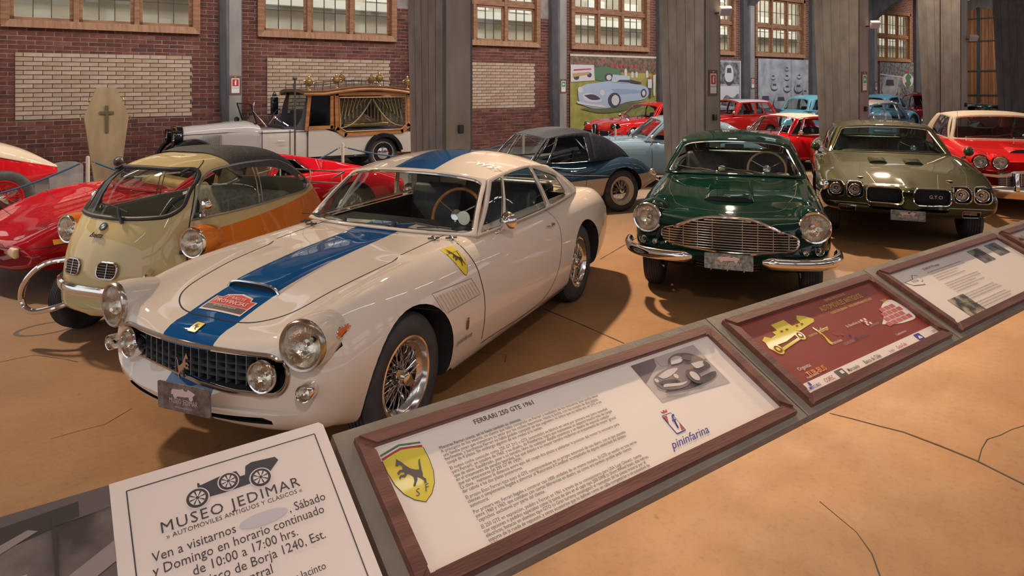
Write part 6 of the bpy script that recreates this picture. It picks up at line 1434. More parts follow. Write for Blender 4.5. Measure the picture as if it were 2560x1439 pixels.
    wp = make_wheel(.345, .12, .225, 'cap', BLK, CHROME, white=0); MB().lathe([(.236, .058), (.246, .062), (.252, .058)], n=48).build('cream_rim_line', plain('cream_line', (.6, .56, .5), .5), wp)
    put_wheels(car, wp, [(.20, .66, .345, 0), (-3.70, .66, .345, 0), (.20, -.66, .345, 0), (-3.70, -.66, .345, 0)]); ax = MB(); ax.box((-1.8, 0, .38), (4.2, .7, .16)); ax.build('chassis', BLACK, car)
hearse()
# ================================================================== VINTAGE RACER at the left edge
def racer():
    RW = paint('racer_red_cream', (.50, .45, .36), (.48, .010, .018), 'below', 1.78, .335)
    car = car_root('vintage_racer', (-3.0, 12.05, math.pi), 'vintage red and cream boat-tailed racing car at the left edge')
    p = dict(x=(.45, -3.28), n=66, top=[(.45, .86), (-.8, .96), (-1.3, 1.02), (-2.1, 1.16), (-2.5, 1.10), (-2.9, .96), (-3.28, .72)], fen=[(.45, .82), (-.8, .90), (-1.3, .95), (-2.1, 1.10), (-2.5, 1.04), (-2.9, .90), (-3.28, .68)],
        wid=[(.45, .36), (-.8, .44), (-1.3, .54), (-2.1, .56), (-2.6, .46), (-3.0, .26), (-3.28, .06)], sil=[(.45, .36), (-1, .34), (-2.3, .34), (-2.8, .42), (-3.28, .56)], mid=[(.45, .6), (-1.2, .66), (-2.4, .66), (-3.28, .62)], sh=.05, val=0, curve=(.02, .0), zcr=.63, tail=[(.02, .8, .9), (.04, .5, .7), (.05, .2, .4)])
    b = car_body(p, car, RW); sf = Surf([b])
    for s in (1, -1):
        V = []
        for a in np.linspace(R(5), R(175), 24):
            x, z = -2.70+.46*math.cos(a), .34+.44*math.sin(a); V.append([(x, s*.30, z+.01), (x, s*.52, z+.03), (x, s*.68, z), (x, s*.71, z-.05)])
        rim_tube(sf, 'side', [(-2.3, .95), (-2.6, .90), (-2.9, .80)], car, .006, s, 'rivet_line', CRM_R if False else RUB, .002)
    cap = MB(); h = sf.proj('top', -2.35, 0, 0)[0]; cap.lathe([(.0, .0), (.045, 0), (.045, .035), (.03, .05), (0, .05)], h, 'z', 14); cap.tube([h+Vector((-.07, 0, .04)), h+Vector((.07, 0, .04))], .010, 6); cap.build('filler_cap', CHROME, car)
    wp = make_wheel(.36, .135, .225, 'wire', paint('wire_red', (.48, .012, .018)), plain('red_spokes', (.40, .015, .02), .4)); put_wheels(car, wp, [(0, .66, .36, 0), (-2.70, .66, .36, 0), (0, -.66, .36, 0), (-2.70, -.66, .36, 0)])
    ax = MB(); ax.tube([(0, -.6, .36), (0, .6, .36)], .03, 8); ax.tube([(-2.7, -.6, .36), (-2.7, .6, .36)], .04, 8); ax.build('axles', BLACK, car)
racer()
# ================================================================== WALL-SIDE OBJECTS
PLY = noisy('stained_pine', (.27, .185, .095), (.40, .29, .155), 1.6, .65, .15, 20, 8, (3, 3, .7), thr=(.3, .7))
def coffin():
    o = empty('coffin', (1.20, 15.02, 0)); tag(o, 'pale wooden coffin with a cross, standing upright against the brick wall', 'coffin')
    pts = [(-.20, 0), (.20, 0), (.36, 1.27), (.16, 1.82), (-.16, 1.82), (-.36, 1.27)]
    T = Matrix.Rotation(R(-5), 4, 'X') @ Matrix(((1, 0, 0, 0), (0, 0, -1, 0), (0, 1, 0, 0), (0, 0, 0, 1)))
    MB().prism(pts, T @ Matrix.Translation((0, 0, -.34)), .30).build('case', PLY, o, smooth=False)
    MB().prism([(x*1.03, 0.0+(z-.9)*1.01+.9) for x, z in pts], T @ Matrix.Translation((0, 0, -.04)), .05).build('lid', PLY, o, smooth=False)
    c = MB(); DK = plain('bronze_cross', (.13, .10, .05), .45, .4); c.prism(rrect(0, 1.22, .055, .52, .008, 2), T @ Matrix.Translation((0, 0, .01)), .025); c.prism(rrect(0, 1.34, .24, .055, .008, 2), T @ Matrix.Translation((0, 0, .01)), .022); c.build('cross', DK, o, smooth=False)
    for x, z in ((-.37, 1.24), (.37, 1.24), (-.26, 1.60), (.26, 1.60), (-.24, .35), (.24, .35)):
        h = MB(); h.tube([T @ Vector((x, z-.05, -.12)), T @ Vector((x*1.12, z-.03, -.12)), T @ Vector((x*1.12, z+.03, -.12)), T @ Vector((x, z+.05, -.12))], .012, 6); h.build('handle', BRASS, o)
coffin()
ts = empty('tombstone', (.50, 13.9, 0)); tag(ts, 'small grey round-topped tombstone leaning near the foot of the brick wall', 'tombstone')
pts = [(-.24, 0), (.24, 0), (.25, .42)]+[(.25*math.cos(a), .42+.10*math.sin(a)) for a in np.linspace(.2, 2.94, 12)]+[(-.25, .42)]
GS = noisy('grey_stone', (.16, .15, .14), (.27, .25, .235), 4, .9, .3)
MB().prism(pts, Matrix.Rotation(R(-14), 4, 'X') @ Matrix(((1, 0, .12, 0), (0, 0, -1, 0), (0, 1, 0, .04), (0, 0, 0, 1))), .06).build('slab', GS, ts, smooth=False); MB().box((-.02, -.05, .025), (.75, .35, .05), None, .01).build('base_slab', GS, ts)
# rope barrier
GRM = plain('post_grey', (.38, .35, .33), .5); ROPE = noisy('blue_rope', (.012, .05, .13), (.03, .10, .22), 90, .8, .3)
posts = [(-2.9, 10.7), (.63, 10.7), (4.2, 10.7), (7.9, 10.7), (10.4, 10.7), (13.8, 11.6)]
plab = ['rope post left of the vintage racer', 'grey rope post standing before the wooden coffin', 'grey rope post standing before the hearse body', 'grey rope post between the brick wall and the navy hood', 'grey rope post in front of the bright red coupe', 'rope post behind the second concrete column']
for i, (u, v) in enumerate(posts):
    o = empty('rope_post', (u, v, 0)); tag(o, plab[i], 'post', 'rope barrier posts')
    MB().lathe([(0, 0), (.14, 0), (.14, .015), (.03, .03)], (0, 0, 0), 'z', 20).build('base', GRM, o); MB().lathe([(.024, .02), (.024, .90), (.018, .92), (0, .925)], (0, 0, 0), 'z', 14).build('pole', GRM, o)
    k = MB(); [k.tube([(q*.024, 0, .84), (q*.05, 0, .85), (q*.07, 0, .83)], .006, 5) for q in (-1, 1)]; k.build('hook', CHROME, o)
rl = ['blue rope hanging before the vintage racer and tombstone', 'blue rope hanging between coffin and hearse posts', 'blue rope sagging in front of the hearse rear wheel', 'blue rope between navy-hood post and red coupe post', 'blue rope running behind the second concrete column']
for i in range(5):
    a, b = Vector((*posts[i], .83)), Vector((*posts[i+1], .83)); d = (b-a).normalized()*.09; a += d; b -= d; sag = (.42, .46, .26, .30, .3)[i]
    P = [a.lerp(b, t)-Vector((0, 0, sag*4*t*(1-t))) for t in np.linspace(0, 1, 30)]; tag(MB().tube(P, .013, 7).build('barrier_rope', ROPE), rl[i], 'rope', 'blue barrier ropes')
o = empty('pole_stand', (4.16, 13.05, 0)); tag(o, 'tall thin metal pole standing before the hearse cab', 'pole'); MB().lathe([(0, 0), (.16, 0), (.15, .02), (.03, .05)], (0, 0, 0), 'z', 20).build('base', DARKM, o); MB().lathe([(.018, .03), (.018, 1.95), (.03, 1.97), (.05, 2.0), (.02, 2.03), (0, 2.04)], (0, 0, 0), 'z', 12).build('pole', plain('dull_pole', (.14, .12, .10), .5, .5), o)
# signs on the columns
REDS = plain('sign_red', (.52, .02, .025), .5); WHS = plain('sign_white', (.74, .70, .67), .5); GRS = plain('sign_green', (.02, .30, .10), .5); FRM = plain('sign_frame_brown', (.16, .08, .06), .6)
def sign(u, v, z, kind, label, w_=.22, h_=.42):
    o = empty('safety_sign', (u, v, z)); tag(o, label, 'sign'); M = Matrix(((1, 0, 0, 0), (0, 0, -1, 0), (0, 1, 0, 0), (0, 0, 0, 1)))
    MB().prism(rrect(0, 0, w_+.07, h_+.10, .005, 1), M, .012).build('backing', FRM, o, smooth=False)
    MB().prism(rrect(0, -.01, w_, h_, .004, 1), M @ Matrix.Translation((0, 0, .012)), .003).build('panel', WHS, o, smooth=False)
    M2 = M @ Matrix.Translation((0, 0, .0155)); f = MB(); f.flat(rrect(0, h_*.17, w_*.80, h_*.48, .004, 1), M2); f.build('colour_field', REDS if kind == 'fire' else GRS, o, smooth=False)
    g = MB(); M3_ = M @ Matrix.Translation((0, 0, .0165))
    if kind == 'fire': g.flat(rrect(0, h_*.15, w_*.20, h_*.30, w_*.09, 4), M3_); g.flat(rrect(0, h_*.33, w_*.12, h_*.05, .003, 1), M3_); g.flat([(w_*.06, h_*.33), (w_*.2, h_*.28), (w_*.17, h_*.26), (w_*.05, h_*.31)], M3_)
    else: g.flat([(-w_*.28, h_*.17), (0, h_*.32), (0, h_*.22), (w_*.26, h_*.22), (w_*.26, h_*.12), (0, h_*.12), (0, h_*.02)], M3_)
    g.build('pictogram', WHS, o, smooth=False)
    text('lettering', 'EXTINTOR' if kind == 'fire' else 'SALIDA', h_*.09, M @ Matrix.Translation((0, -h_*.22, .0165)), o, INK, 'CENTER')
    MB().flat(circ(0, h_*.5+.022, .02, 12, .008), M @ Matrix.Translation((0, 0, .013))).build('yellow_mark', YEL, o, smooth=False)
def pilaster_front(k, px, py):  # point on the pier front seen at pixel height py
    u = wcx(k)+2.4+.06; v = VW-.352; Y = CT*u+ST*v; return u, v, HC-(py-210)*Y/1690
for k, px, py, kd, lb in ((0, 595, 213, 'fire', 'red fire extinguisher sign on the pier between coffin and hearse'), (2, 1415, 215, 'exit', 'small green exit sign on the pier left of the car mural'), (4, 1887, 208, 'fire', 'small red sign on the pier above the red hatchback roof'), (6, 2191, 215, 'fire', 'small red sign on the far pier right of the third column')):
    u, v, z = pilaster_front(k, px, py); sign(u, v, z, kd, lb, .17, .33)
def col_front(k, py): u = PU+BAY*k+.20; v = PV-.012; Y = CT*u+ST*v; return u, v, HC-(py-210)*Y/1690
u, v, z = col_front(1, 207); sign(u, v, z, 'fire', 'red fire extinguisher sign on the column behind the dark green coupe', .15, .32); u, v, z = col_front(2, 205); sign(u, v, z, 'exit', 'green exit sign on the column behind the olive muscle car', .15, .32)
for k, py, lb in ((0, 323, 'small black socket box low on the column by the striped coupe'), (1, 293, 'small black socket box on the column behind the green coupe'), (2, 272, 'small black socket box on the column behind the muscle car'), (3, 262, 'small black socket box on the column beside the timber doors')):
    u, v, z = col_front(k, py); b = MB().box((0, 0, 0), (.055, .06, .10), None, .008).build('socket_box', plain('black_plastic', (.03, .03, .035), .4)); b.location = (u+.02, v-.03, z); tag(b, lb, 'socket')
for k, py, lb in ((1, 28, 'white floodlight high on the column behind the green coupe'), (2, 62, 'white floodlight on the column behind the muscle car'), (3, 95, 'white floodlight on the column near the timber doors')):
    u, v, z = col_front(k, py); o = empty('floodlight', (u+.12, v, z)); tag(o, lb, 'lamp', 'column floodlights'); q = Matrix.Rotation(R(-38), 3, 'Z') @ Matrix.Rotation(R(35), 3, 'X')
    MB().box((.02, -.14, 0), (.19, .09, .14), q, .010).build('housing', plain('lamp_white', (.50, .45, .40), .5), o); b = MB(); c = Vector((.02, -.14, 0))+q @ Vector((0, -.047, 0)); b.box(c, (.165, .008, .12), q); b.build('front_glass', plain('lamp_glass', (.36, .34, .42), .15), o)
    MB().tube([(-.05, 0, -.03), (-.05, -.07, -.03), (0, -.12, -.02)], .014, 6).build('bracket', DARKM, o)
# conduits on the columns
for k, fy in ((3, .45),): MB().tube([(PU+BAY*k-.012, PV+fy, 0), (PU+BAY*k-.012, PV+fy, 6.4)], .012, 6).build('conduit', DARKM, PROW[k]).matrix_parent_inverse = Matrix.Translation(PROW[k].location).inverted()
# ================================================================== MURALS
def mural(ua, ub, z0, z1, label, base, polys, name='wall_mural', frame=None):
    o = empty(name, (ua, VW-.03, z0)); tag(o, label, 'poster'); W_, H_ = ub-ua, z1-z0; M = Matrix(((1, 0, 0, 0), (0, 0, -1, 0), (0, 1, 0, 0), (0, 0, 0, 1)))
    MB().prism([(0, 0), (W_, 0), (W_, H_), (0, H_)], M, .02).build('backboard', base, o, smooth=False)
    for i, (mat, pts) in enumerate(polys): MB().flat([(x*W_, y*H_) for x, y in pts], M @ Matrix.Translation((0, 0, .021+.0012*i))).build('printed_shape', mat, o, smooth=False)
    return o
def flatc(n_, c): return plain('print_'+n_, c, .6)
GRASS = noisy('print_grass', (.26, .26, .05), (.42, .36, .09), 3, .7, 0); TREES = noisy('print_trees', (.08, .10, .05), (.30, .14, .10), 9, .7, 0, thr=(.4, .6))
PB, PB2, PW_, PD, PG, PR_ = flatc('pale_blue', (.42, .50, .60)), flatc('mid_blue', (.28, .38, .50)), flatc('white', (.66, .62, .60)), flatc('dark', (.07, .06, .08)), flatc('green', (.10, .20, .10)), flatc('red', (.45, .05, .06))
e = sp2
def ell(cx, cy, rx, ry, n=18): return [(cx+rx*math.cos(6.2832*i/n), cy+ry*math.sin(6.2832*i/n)) for i in range(n)]
P = [(TREES, [(0, .78), (1, .76), (1, .97), (0, .97)]), (PW_, [(0, .97), (1, .97), (1, .99), (0, .99)])]
for x, h_ in ((.33, .12), (.62, .12), (.70, .08), (.75, .08), (.88, .10)): P.append((PW_, [(x-.012, .70), (x+.012, .70), (x+.016, .70+h_*.7), (x+.008, .70+h_), (x-.008, .70+h_), (x-.016, .70+h_*.7)]))
for x in (.45, .5, .55, .60, .66, .73, .8): P.append((PR_, ell(x, .86, .012, .03, 8)))
P += [(PG, e([(.22, .70), (.25, .80), (.34, .84), (.45, .83), (.55, .78), (.56, .70), (.5, .66), (.3, .66)], 30, True)), (PD, ell(.42, .70, .05, .055)), (PW_, ell(.42, .70, .03, .036)),
      (PW_, [(0, .64), (.26, .66), (.25, .86), (0, .86)]), (PR_, [(.03, .78), (.22, .80), (.22, .815), (.03, .80)]), (PD, ell(.06, .70, .03, .035)), (PD, ell(.20, .73, .025, .03)), (flatc('ochre', (.5, .33, .15)), [(.02, .70), (.2, .74), (.2, .77), (.02, .75)]),
      (flatc('shade', (.14, .15, .07)), e([(.10, .30), (.3, .24), (.6, .26), (.9, .36), (.6, .36), (.3, .32)], 24, True)),
      (PB, e([(.08, .44), (.08, .54), (.14, .60), (.28, .63), (.42, .655), (.55, .66), (.68, .62), (.80, .60), (.88, .56), (.90, .48), (.86, .42), (.62, .37), (.40, .30), (.22, .31), (.10, .37)], 60, True)),
      (PW_, e([(.12, .48), (.20, .50), (.30, .44), (.34, .40), (.24, .38), (.15, .41)], 20, True)), (PD, e([(.14, .47), (.24, .48), (.32, .42), (.22, .41)], 16, True)), (PB2, e([(.45, .55), (.7, .54), (.88, .50), (.7, .49), (.5, .49)], 18, True)),
      (PW_, ell(.10, .54, .028, .04)), (PW_, ell(.34, .50, .028, .04)), (PD, ell(.48, .40, .075, .10)), (PW_, ell(.49, .40, .045, .07)), (PD, ell(.83, .49, .035, .06)), (PW_, ell(.83, .49, .02, .038)),
      (flatc('screen', (.50, .56, .62)), [(.44, .64), (.46, .74), (.66, .72), (.66, .62)]), (PD, [(.50, .645), (.66, .63), (.80, .615), (.80, .64), (.68, .67), (.54, .67)]), (PW_, e([(.06, .40), (.20, .36), (.36, .33), (.38, .31), (.2, .335), (.06, .38)], 14, True)),
      (PD, [(.90, .42), (.92, .42), (.925, .58), (.905, .60), (.895, .56)]), (PW_, [(.88, .56), (.93, .56), (.93, .68), (.88, .68)]), (PW_, [(.95, .45), (.97, .45), (.98, .74), (.945, .74)]), (PR_, ell(.905, .70, .012, .022, 8)), (PR_, ell(.96, .76, .012, .022, 8))]
kk = lambda px: (px-268)/(721-.1975*px)
def ub_(px): return wcx(kk(px))
mural(ub_(1423), ub_(1638), .35, 2.86, 'large colour mural of a pale blue open sports car on grass', GRASS, P)
mg = [noisy('print_grey_%d' % i, a, b, sc, .7, 0, thr=(.35, .65)) for i, (a, b, sc) in enumerate((((.14, .13, .14), (.42, .40, .41), 3), ((.05, .05, .055), (.30, .28, .29), 7), ((.28, .27, .29), (.50, .48, .50), 2)))]
def carfront(cx, cy, s_, m1=PD, m2=mg[2]): return [(m1, ell(cx, cy, s_, s_*.9, 14)), (m2, e([(cx-s_*.95, cy), (cx-s_*.6, cy+s_*.9), (cx+s_*.6, cy+s_*.9), (cx+s_*.95, cy), (cx+s_*.7, cy-s_*.4), (cx-s_*.7, cy-s_*.4)], 20, True)), (PD, [(cx-s_*.5, cy+s_*.3), (cx+s_*.5, cy+s_*.3), (cx+s_*.4, cy+s_*.75), (cx-s_*.4, cy+s_*.75)])]
o = mural(ub_(1795), ub_(1849), .9, 2.80, 'narrow framed black-and-white photo mural left of the red sign pier', mg[2], [(mg[1], [(.02, .52), (.93, .52), (.93, .96), (.02, .96)])]+carfront(.45, .68, .22, PD, PW_)+[(PW_, [(.02, .05), (.93, .05), (.93, .48), (.02, .48)]), (mg[1], e([(.05, .10), (.3, .30), (.6, .24), (.9, .32), (.9, .10), (.5, .07)], 20, True)), (PW_, [(.95, 0), (1, 0), (1, 1), (.95, 1)])])
P = []
for cx, cy, s_ in ((.28, .70, .05), (.55, .70, .06), (.55, .84, .045), (.80, .72, .05), (.30, .55, .07), (.55, .52, .07), (.78, .52, .09), (.92, .45, .06), (.42, .28, .15), (.12, .30, .15)): P += carfront(cx, cy, s_)
mural(ub_(1893), ub_(2018), .35, 2.92, 'black-and-white mural of a road full of old cars', mg[2], P+[(PD, [(.63, 0), (.635, 0), (.635, 1), (.63, 1)])])
mural(ub_(2197), ub_(2281), .35, 2.98, 'dark black-and-white mural with a clover crest near the right', mg[0], [(mg[1], [(0, .72), (1, .72), (1, 1), (0, 1)]), (PW_, [(0, .76), (1, .68), (1, .70), (0, .78)])]+carfront(.28, .48, .25, PD, mg[2])+[(mg[1], [(.55, .1), (1, .1), (1, .55), (.6, .55)]), (PW_, ell(.82, .66, .17, .13)), (PG, e([(.82, .80), (.74, .70), (.78, .64), (.72, .60), (.82, .52), (.92, .60), (.88, .66), (.93, .72)], 24, True)), (PR_, ell(.82, .82, .05, .03)), (PD, ell(.45, .25, .1, .09))])
# ================================================================== INFORMATION BOARDS
SS = 1.05; TILT = math.atan2(.196, .402)
ZT = HC-SS; VT = 1.797*SS     # frame top edge height and depth
GREYB = noisy('grey_board', (.20, .17, .14), (.30, .255, .21), 3, .8, .2, 40); FRW = noisy('frame_mahogany', (.11, .042, .032), (.19, .075, .055), 4, .35, .1, 30, 6, (.6, 6, 6)); PAPER = plain('print_paper', (.80, .70, .64), .45); MAR = noisy('print_maroon', (.22, .030, .022), (.30, .055, .038), .9, .35, 0)
INK2 = plain('print_ink', (.10, .085, .085), .6)
BS = .402/math.cos(TILT)**0*1.0
SL = math.hypot(.402, .196)*SS    # slanted frame height
def board(u0, u1, label, paper=PAPER, slab=(.049, .045), thick=.045, legs=()):
    """local x along the row, y up the slope, z out of the face; origin = lower-left corner of the frame"""
    vl, zl = VT-SL*math.cos(TILT), ZT-SL*math.sin(TILT)
    o = empty('information_board', (u0*SS, vl, 0)); tag(o, label, 'board', 'sloping information boards')
    c, s_ = math.cos(TILT), math.sin(TILT); M = Matrix(((1, 0, 0, 0), (0, c, -s_, 0), (0, s_, c, zl), (0, 0, 0, 1))); W_ = (u1-u0)*SS
    MB().box((W_/2, (SL+.025)/2, 0), (W_+2*slab[0], SL+.068, thick)).build('slab', GREYB, o, smooth=False)
    sl = o.children[-1] if False else [x for x in COL.objects if x.parent == o][0]; sl.data.transform(M @ Matrix.Translation((0, .0, -thick/2-.004)))
    fw = .042
    for nm_, q in (('frame_rail', [(0, 0), (W_, 0), (W_-fw, fw), (fw, fw)]), ('frame_rail', [(0, SL), (fw, SL-fw), (W_-fw, SL-fw), (W_, SL)]), ('frame_stile', [(0, 0), (fw, fw), (fw, SL-fw), (0, SL)]), ('frame_stile', [(W_, 0), (W_, SL), (W_-fw, SL-fw), (W_-fw, fw)])):
        b = MB(); b.prism(q, M @ Matrix.Translation((0, 0, -.004)), .020)
        cx, cy = sum(p[0] for p in q)/4, sum(p[1] for p in q)/4; b.prism([(cx+(x-cx)*.985, cy+(y-cy)*(.985 if False else .90)) for x, y in q], M @ Matrix.Translation((0, 0, .016)), .007); b.build(nm_, FRW, o, smooth=False)
    MB().flat([(fw, fw), (W_-fw, fw), (W_-fw, SL-fw), (fw, SL-fw)], M, .004).build('print', paper, o, smooth=False)
    bm_ = MB().box((W_/2, .20, ZT-.20), (W_+.06, .05, .05)).build('support_rail', DARKM, o, smooth=False)
    for x in legs:
        g = MB().box((x, .28, (ZT-.14)/2), (.06, .06, ZT-.14)); g.box((x, .28, .01), (.18, .22, .02)); g.build('leg', DARKM, o, smooth=False)
    return o, M, W_
def art(o, M, mat, pts, lay=1, name='printed_shape'): return MB().flat(pts, M, .0045+.0006*lay).build(name, mat, o, smooth=False)
def lett(o, M, s_, x, y, size, mat=INK2, align='LEFT', sx=1, bold=0, shear=0, lay=2, spacing=1): return text('lettering', s_, size, M @ Matrix.Translation((x, y, .0045+.0006*lay)), o, mat, align, sx=sx, bold=bold, shear=shear, spacing=spacing)
# board about the striped coupe
o, M, W_ = board(.737, 2.258, 'long framed text board with a yellow horse shield and a sepia car photo', legs=(.18,))
YL = plain('print_yellow', (.72, .58, .06), .4, 0, .5); GN = plain('print_green', (.02, .28, .12), .4); RD = plain('print_red', (.50, .03, .04), .4); BL = plain('print_blue', (.05, .06, .30), .4)
sx0, sy0, sw, shh = .118, .225, .130, .165
art(o, M, INK2, [(sx0+x*sw*1.04, sy0-.002+y*shh*.985) for x, y in SHIELD], 0); art(o, M, YL, [(sx0+x*sw, sy0+y*shh*.97) for x, y in SHIELD], 1)
for mt, dy in ((RD, .0), (WHS, .007), (GN, .012)): art(o, M, mt, [(sx0-sw*.5, sy0+shh*.935+dy), (sx0, sy0+shh*1.02+dy), (sx0+sw*.5, sy0+shh*.935+dy), (sx0+sw*.5, sy0+shh*.935+dy+.007), (sx0, sy0+shh*1.02+dy+.007), (sx0-sw*.5, sy0+shh*.935+dy+.007)], 1)
art(o, M, INK2, [(sx0-.042+x*.082, sy0+.045+y*.10) for x, y in HORSE], 3); lett(o, M, 'S', sx0-.014, sy0+.018, .030, INK2, 'CENTER', shear=.4, lay=3); lett(o, M, 'F', sx0+.016, sy0+.022, .030, INK2, 'CENTER', shear=.4, lay=3)
lett(o, M, 'FERRARI 250 GTE 1961', .375, .392, .0245, INK2, 'LEFT', bold=.0004)
paras = [["Mientras Ferrari crecía, así lo hacía también su clientela.", "A principios de los sesenta, un cliente que había comprado un Ferrari a mediados de los cincuenta, bien podía tener", "una familia joven que complicara su amor por los coches deportivos. Hasta la fecha, con los coupés de dos plazas,", "berlinettas, y barchettas Ferrari no había podido competir en ese segmento, lo único que no tenía era un 2+2 o un", "coupé de 4 plazas. Sin embargo algunos de sus rivales sí lo tenían."],
 ["El nuevo coche conocido como 250 GT 2+2 o GTE (extendido) se fabricó en serie por primera vez (otra novedad", "para Ferrari), en octubre de 1960, y su diseño, de Pininfarina, logró que mantuviese un aspecto mucho más de coupé", "que de salón. Equilibrado, pese a su tamaño, libre de cualquier detalle ostentoso y un diseño de especial cuidado", "en el tratamiento de paneles laterales, los que debido a su mayor tamaño recibirían un tratamiento de mayor 'gracia'", "que sus antecesores (el 250 GT PF 1959).", "La clave... mantener la distancia entre ejes del coupé dos plazas y adelantar la posición del motor lo necesario para", "dar cabida a las dos plazas posteriores."],
 ["El propio Enzo Ferrari hizo suyo el GTE constituyéndose en su propio automóvil de uso diario, con el que paseaba", "clientes o simplemente llegaba a almorzar al 'Ristorante Il Cavallino' acompañado de alguna celebridad del ámbito", "automotriz."],
 ["Por primera vez, Ferrari llegaba a construir casi 1000 unidades de un mismo modelo. El GTE se vendió en tres series", "entre 1960 y 1963, que contaban con ciertas diferencias en diseño, así como era también posible pedir ciertos", "'caprichos' exclusivos por parte del cliente."],
 ["El 250 GTE en exposición, pedido a Ferrari en 1961 a través de su concesionario para USA Luigi Chinetti, cuenta", "con opciones o pedidos especiales como la toma de aire en el capó tipo 250 SWB (o Short Wheel base), alza vidrios", "eléctricos, butacas en aluminio tipo GTO (o Gran turismo omologato) el reemplazo de las piezas traseras por el", "soporte de la rueda de repuesto, y otros accesorios que lo definen como un calle-competición o un automóvil de", "doble propósito, un concepto muy popular entre los clientes de grandes marcas sport de los años sesenta."]]
y = .352
for p_ in paras:
    for ln in p_: lett(o, M, ln, .228, y, .0150, INK2, sx=.90); y -= .0130
    y -= .0062
# sepia photograph of a coupe
px0, py0, pw, ph = 1.085, .235, .36, .175
q_ = [noisy('sepia_%d' % i, a, b, 4, .5, 0) for i, (a, b) in enumerate((((.42, .35, .33), (.54, .46, .43)), ((.14, .10, .11), (.24, .19, .19)), ((.05, .035, .04), (.10, .075, .08)), ((.50, .43, .41), (.62, .54, .51))))]
def pp(pts): return [(px0+x*pw, py0+yy*ph) for x, yy in pts]
for i, (mt, pts) in enumerate([(q_[0], [(0, 0), (1, -.15), (1, 1), (0, 1)]), (q_[1], [(0, .5), (0, 1), (.35, 1), (.30, .8)]), (q_[0], [(.35, .75), (1, .55), (1, 1), (.35, 1)]), (q_[2], e([(.12, .16), (.5, .04), (.9, .10), (.95, .2), (.6, .2), (.2, .22)], 24, True)),
    (q_[1], e([(.10, .42), (.14, .55), (.26, .63), (.42, .68), (.50, .84), (.64, .92), (.80, .86), (.92, .66), (.95, .50), (.90, .34), (.66, .28), (.42, .12), (.2, .18), (.12, .28)], 60, True)), (q_[3], e([(.2, .55), (.4, .62), (.52, .58), (.40, .48), (.24, .46)], 24, True)), (q_[2], e([(.14, .40), (.20, .42), (.38, .34), (.40, .26), (.2, .30)], 20, True)),
    (q_[3], e([(.48, .70), (.54, .84), (.64, .86), (.70, .76), (.62, .68)], 20, True)), (q_[2], ell(.62, .26, .085, .20)), (q_[3], ell(.63, .26, .052, .13)), (q_[2], e([(.66, .74), (.74, .82), (.82, .74), (.76, .64)], 14, True)), (q_[3], e([(.72, .56), (.9, .52), (.92, .44), (.74, .40)], 14, True)), (q_[3], ell(.13, .46, .025, .05)), (q_[3], ell(.40, .40, .03, .06)), (q_[3], e([(.14, .26), (.4, .16), (.48, .2), (.4, .21), (.16, .31)], 14, True)), (q_[2], ell(.90, .40, .035, .10))]): art(o, M, mt, pp(pts), 1+i)
# coachbuilder emblem and script
ex, ey = 1.060, .150; art(o, M, BL, rrect(ex, ey, .048, .078, .004, 2), 1); art(o, M, PAPER, rrect(ex, ey, .042, .072, .003, 2), 2); art(o, M, RD, [(ex-.021, ey+.034), (ex-.002, ey+.034), (ex-.021, ey+.005)], 3); art(o, M, RD, [(ex+.021, ey-.034), (ex+.004, ey-.034), (ex+.021, ey-.005)], 3)
lett(o, M, 'f', ex, ey-.022, .075, BL, 'CENTER', shear=.3, lay=4, bold=.001); art(o, M, RD, [(ex-.012, ey+.044), (ex+.012, ey+.044), (ex+.016, ey+.056), (ex+.006, ey+.050), (ex, ey+.058), (ex-.006, ey+.050), (ex-.016, ey+.056)], 3)
lett(o, M, 'pininfarina', ex-.085, ey-.078, .040, BL, 'LEFT', shear=.5, sx=1.15, bold=.0006)
for x, yy in ((1.20, .075), (1.32, .085), (1.42, .10), (.50, .07)): pass
# maroon sponsors' board
o, M, W_ = board(2.358, 3.547, 'maroon framed board with a yellow building-and-truck logo and sponsor strip', MAR)
fx = .042
art(o, M, PAPER, [(fx, fx), (W_-fx, fx), (W_-fx, fx+.048), (fx, fx+.048)], 0, 'sponsor_strip')
TR = [(0, .34), (.03, .50), (.02, .58), (.10, .66), (.16, .56), (.26, .60), (.26, .70), (.34, .70), (.34, .90), (.58, .92), (.60, .68), (.76, .68), (.76, .80), (.82, .92), (.92, .82), (1.0, .66), (.96, .58), (.62, .48), (.58, .52), (.50, .42), (.30, .34), (.14, .34), (.10, .16), (.04, .16)]
art(o, M, YL, [(.095+x*.43, .222+yy*.175) for x, yy in TR], 1); art(o, M, YL, circ(.135, .262, .028), 2); art(o, M, MAR, circ(.135, .262, .019), 3); art(o, M, YL, circ(.135, .262, .010), 4); art(o, M, YL, circ(.335, .285, .026), 2); art(o, M, MAR, circ(.335, .285, .017), 3); art(o, M, YL, circ(.335, .285, .009), 4); art(o, M, YL, [(.15, .246), (.32, .268), (.32, .280), (.15, .260)], 2)
for x in (.26, .30, .38, .42): art(o, M, MAR, rrect(x, .333, .018, .008, .001, 1), 3)
lett(o, M, 'COLECCION', .375, .262, .014, YL, sx=.9); lett(o, M, 'Jedimar', .455, .262, .036, YL, shear=.5, sx=.8)
art(o, M, YL, e([(.462, .30), (.470, .24), (.455, .19), (.445, .20), (.462, .245), (.456, .30)], 24, True), 2)
TY = plain('title_ochre', (.74, .50, .13), .5)
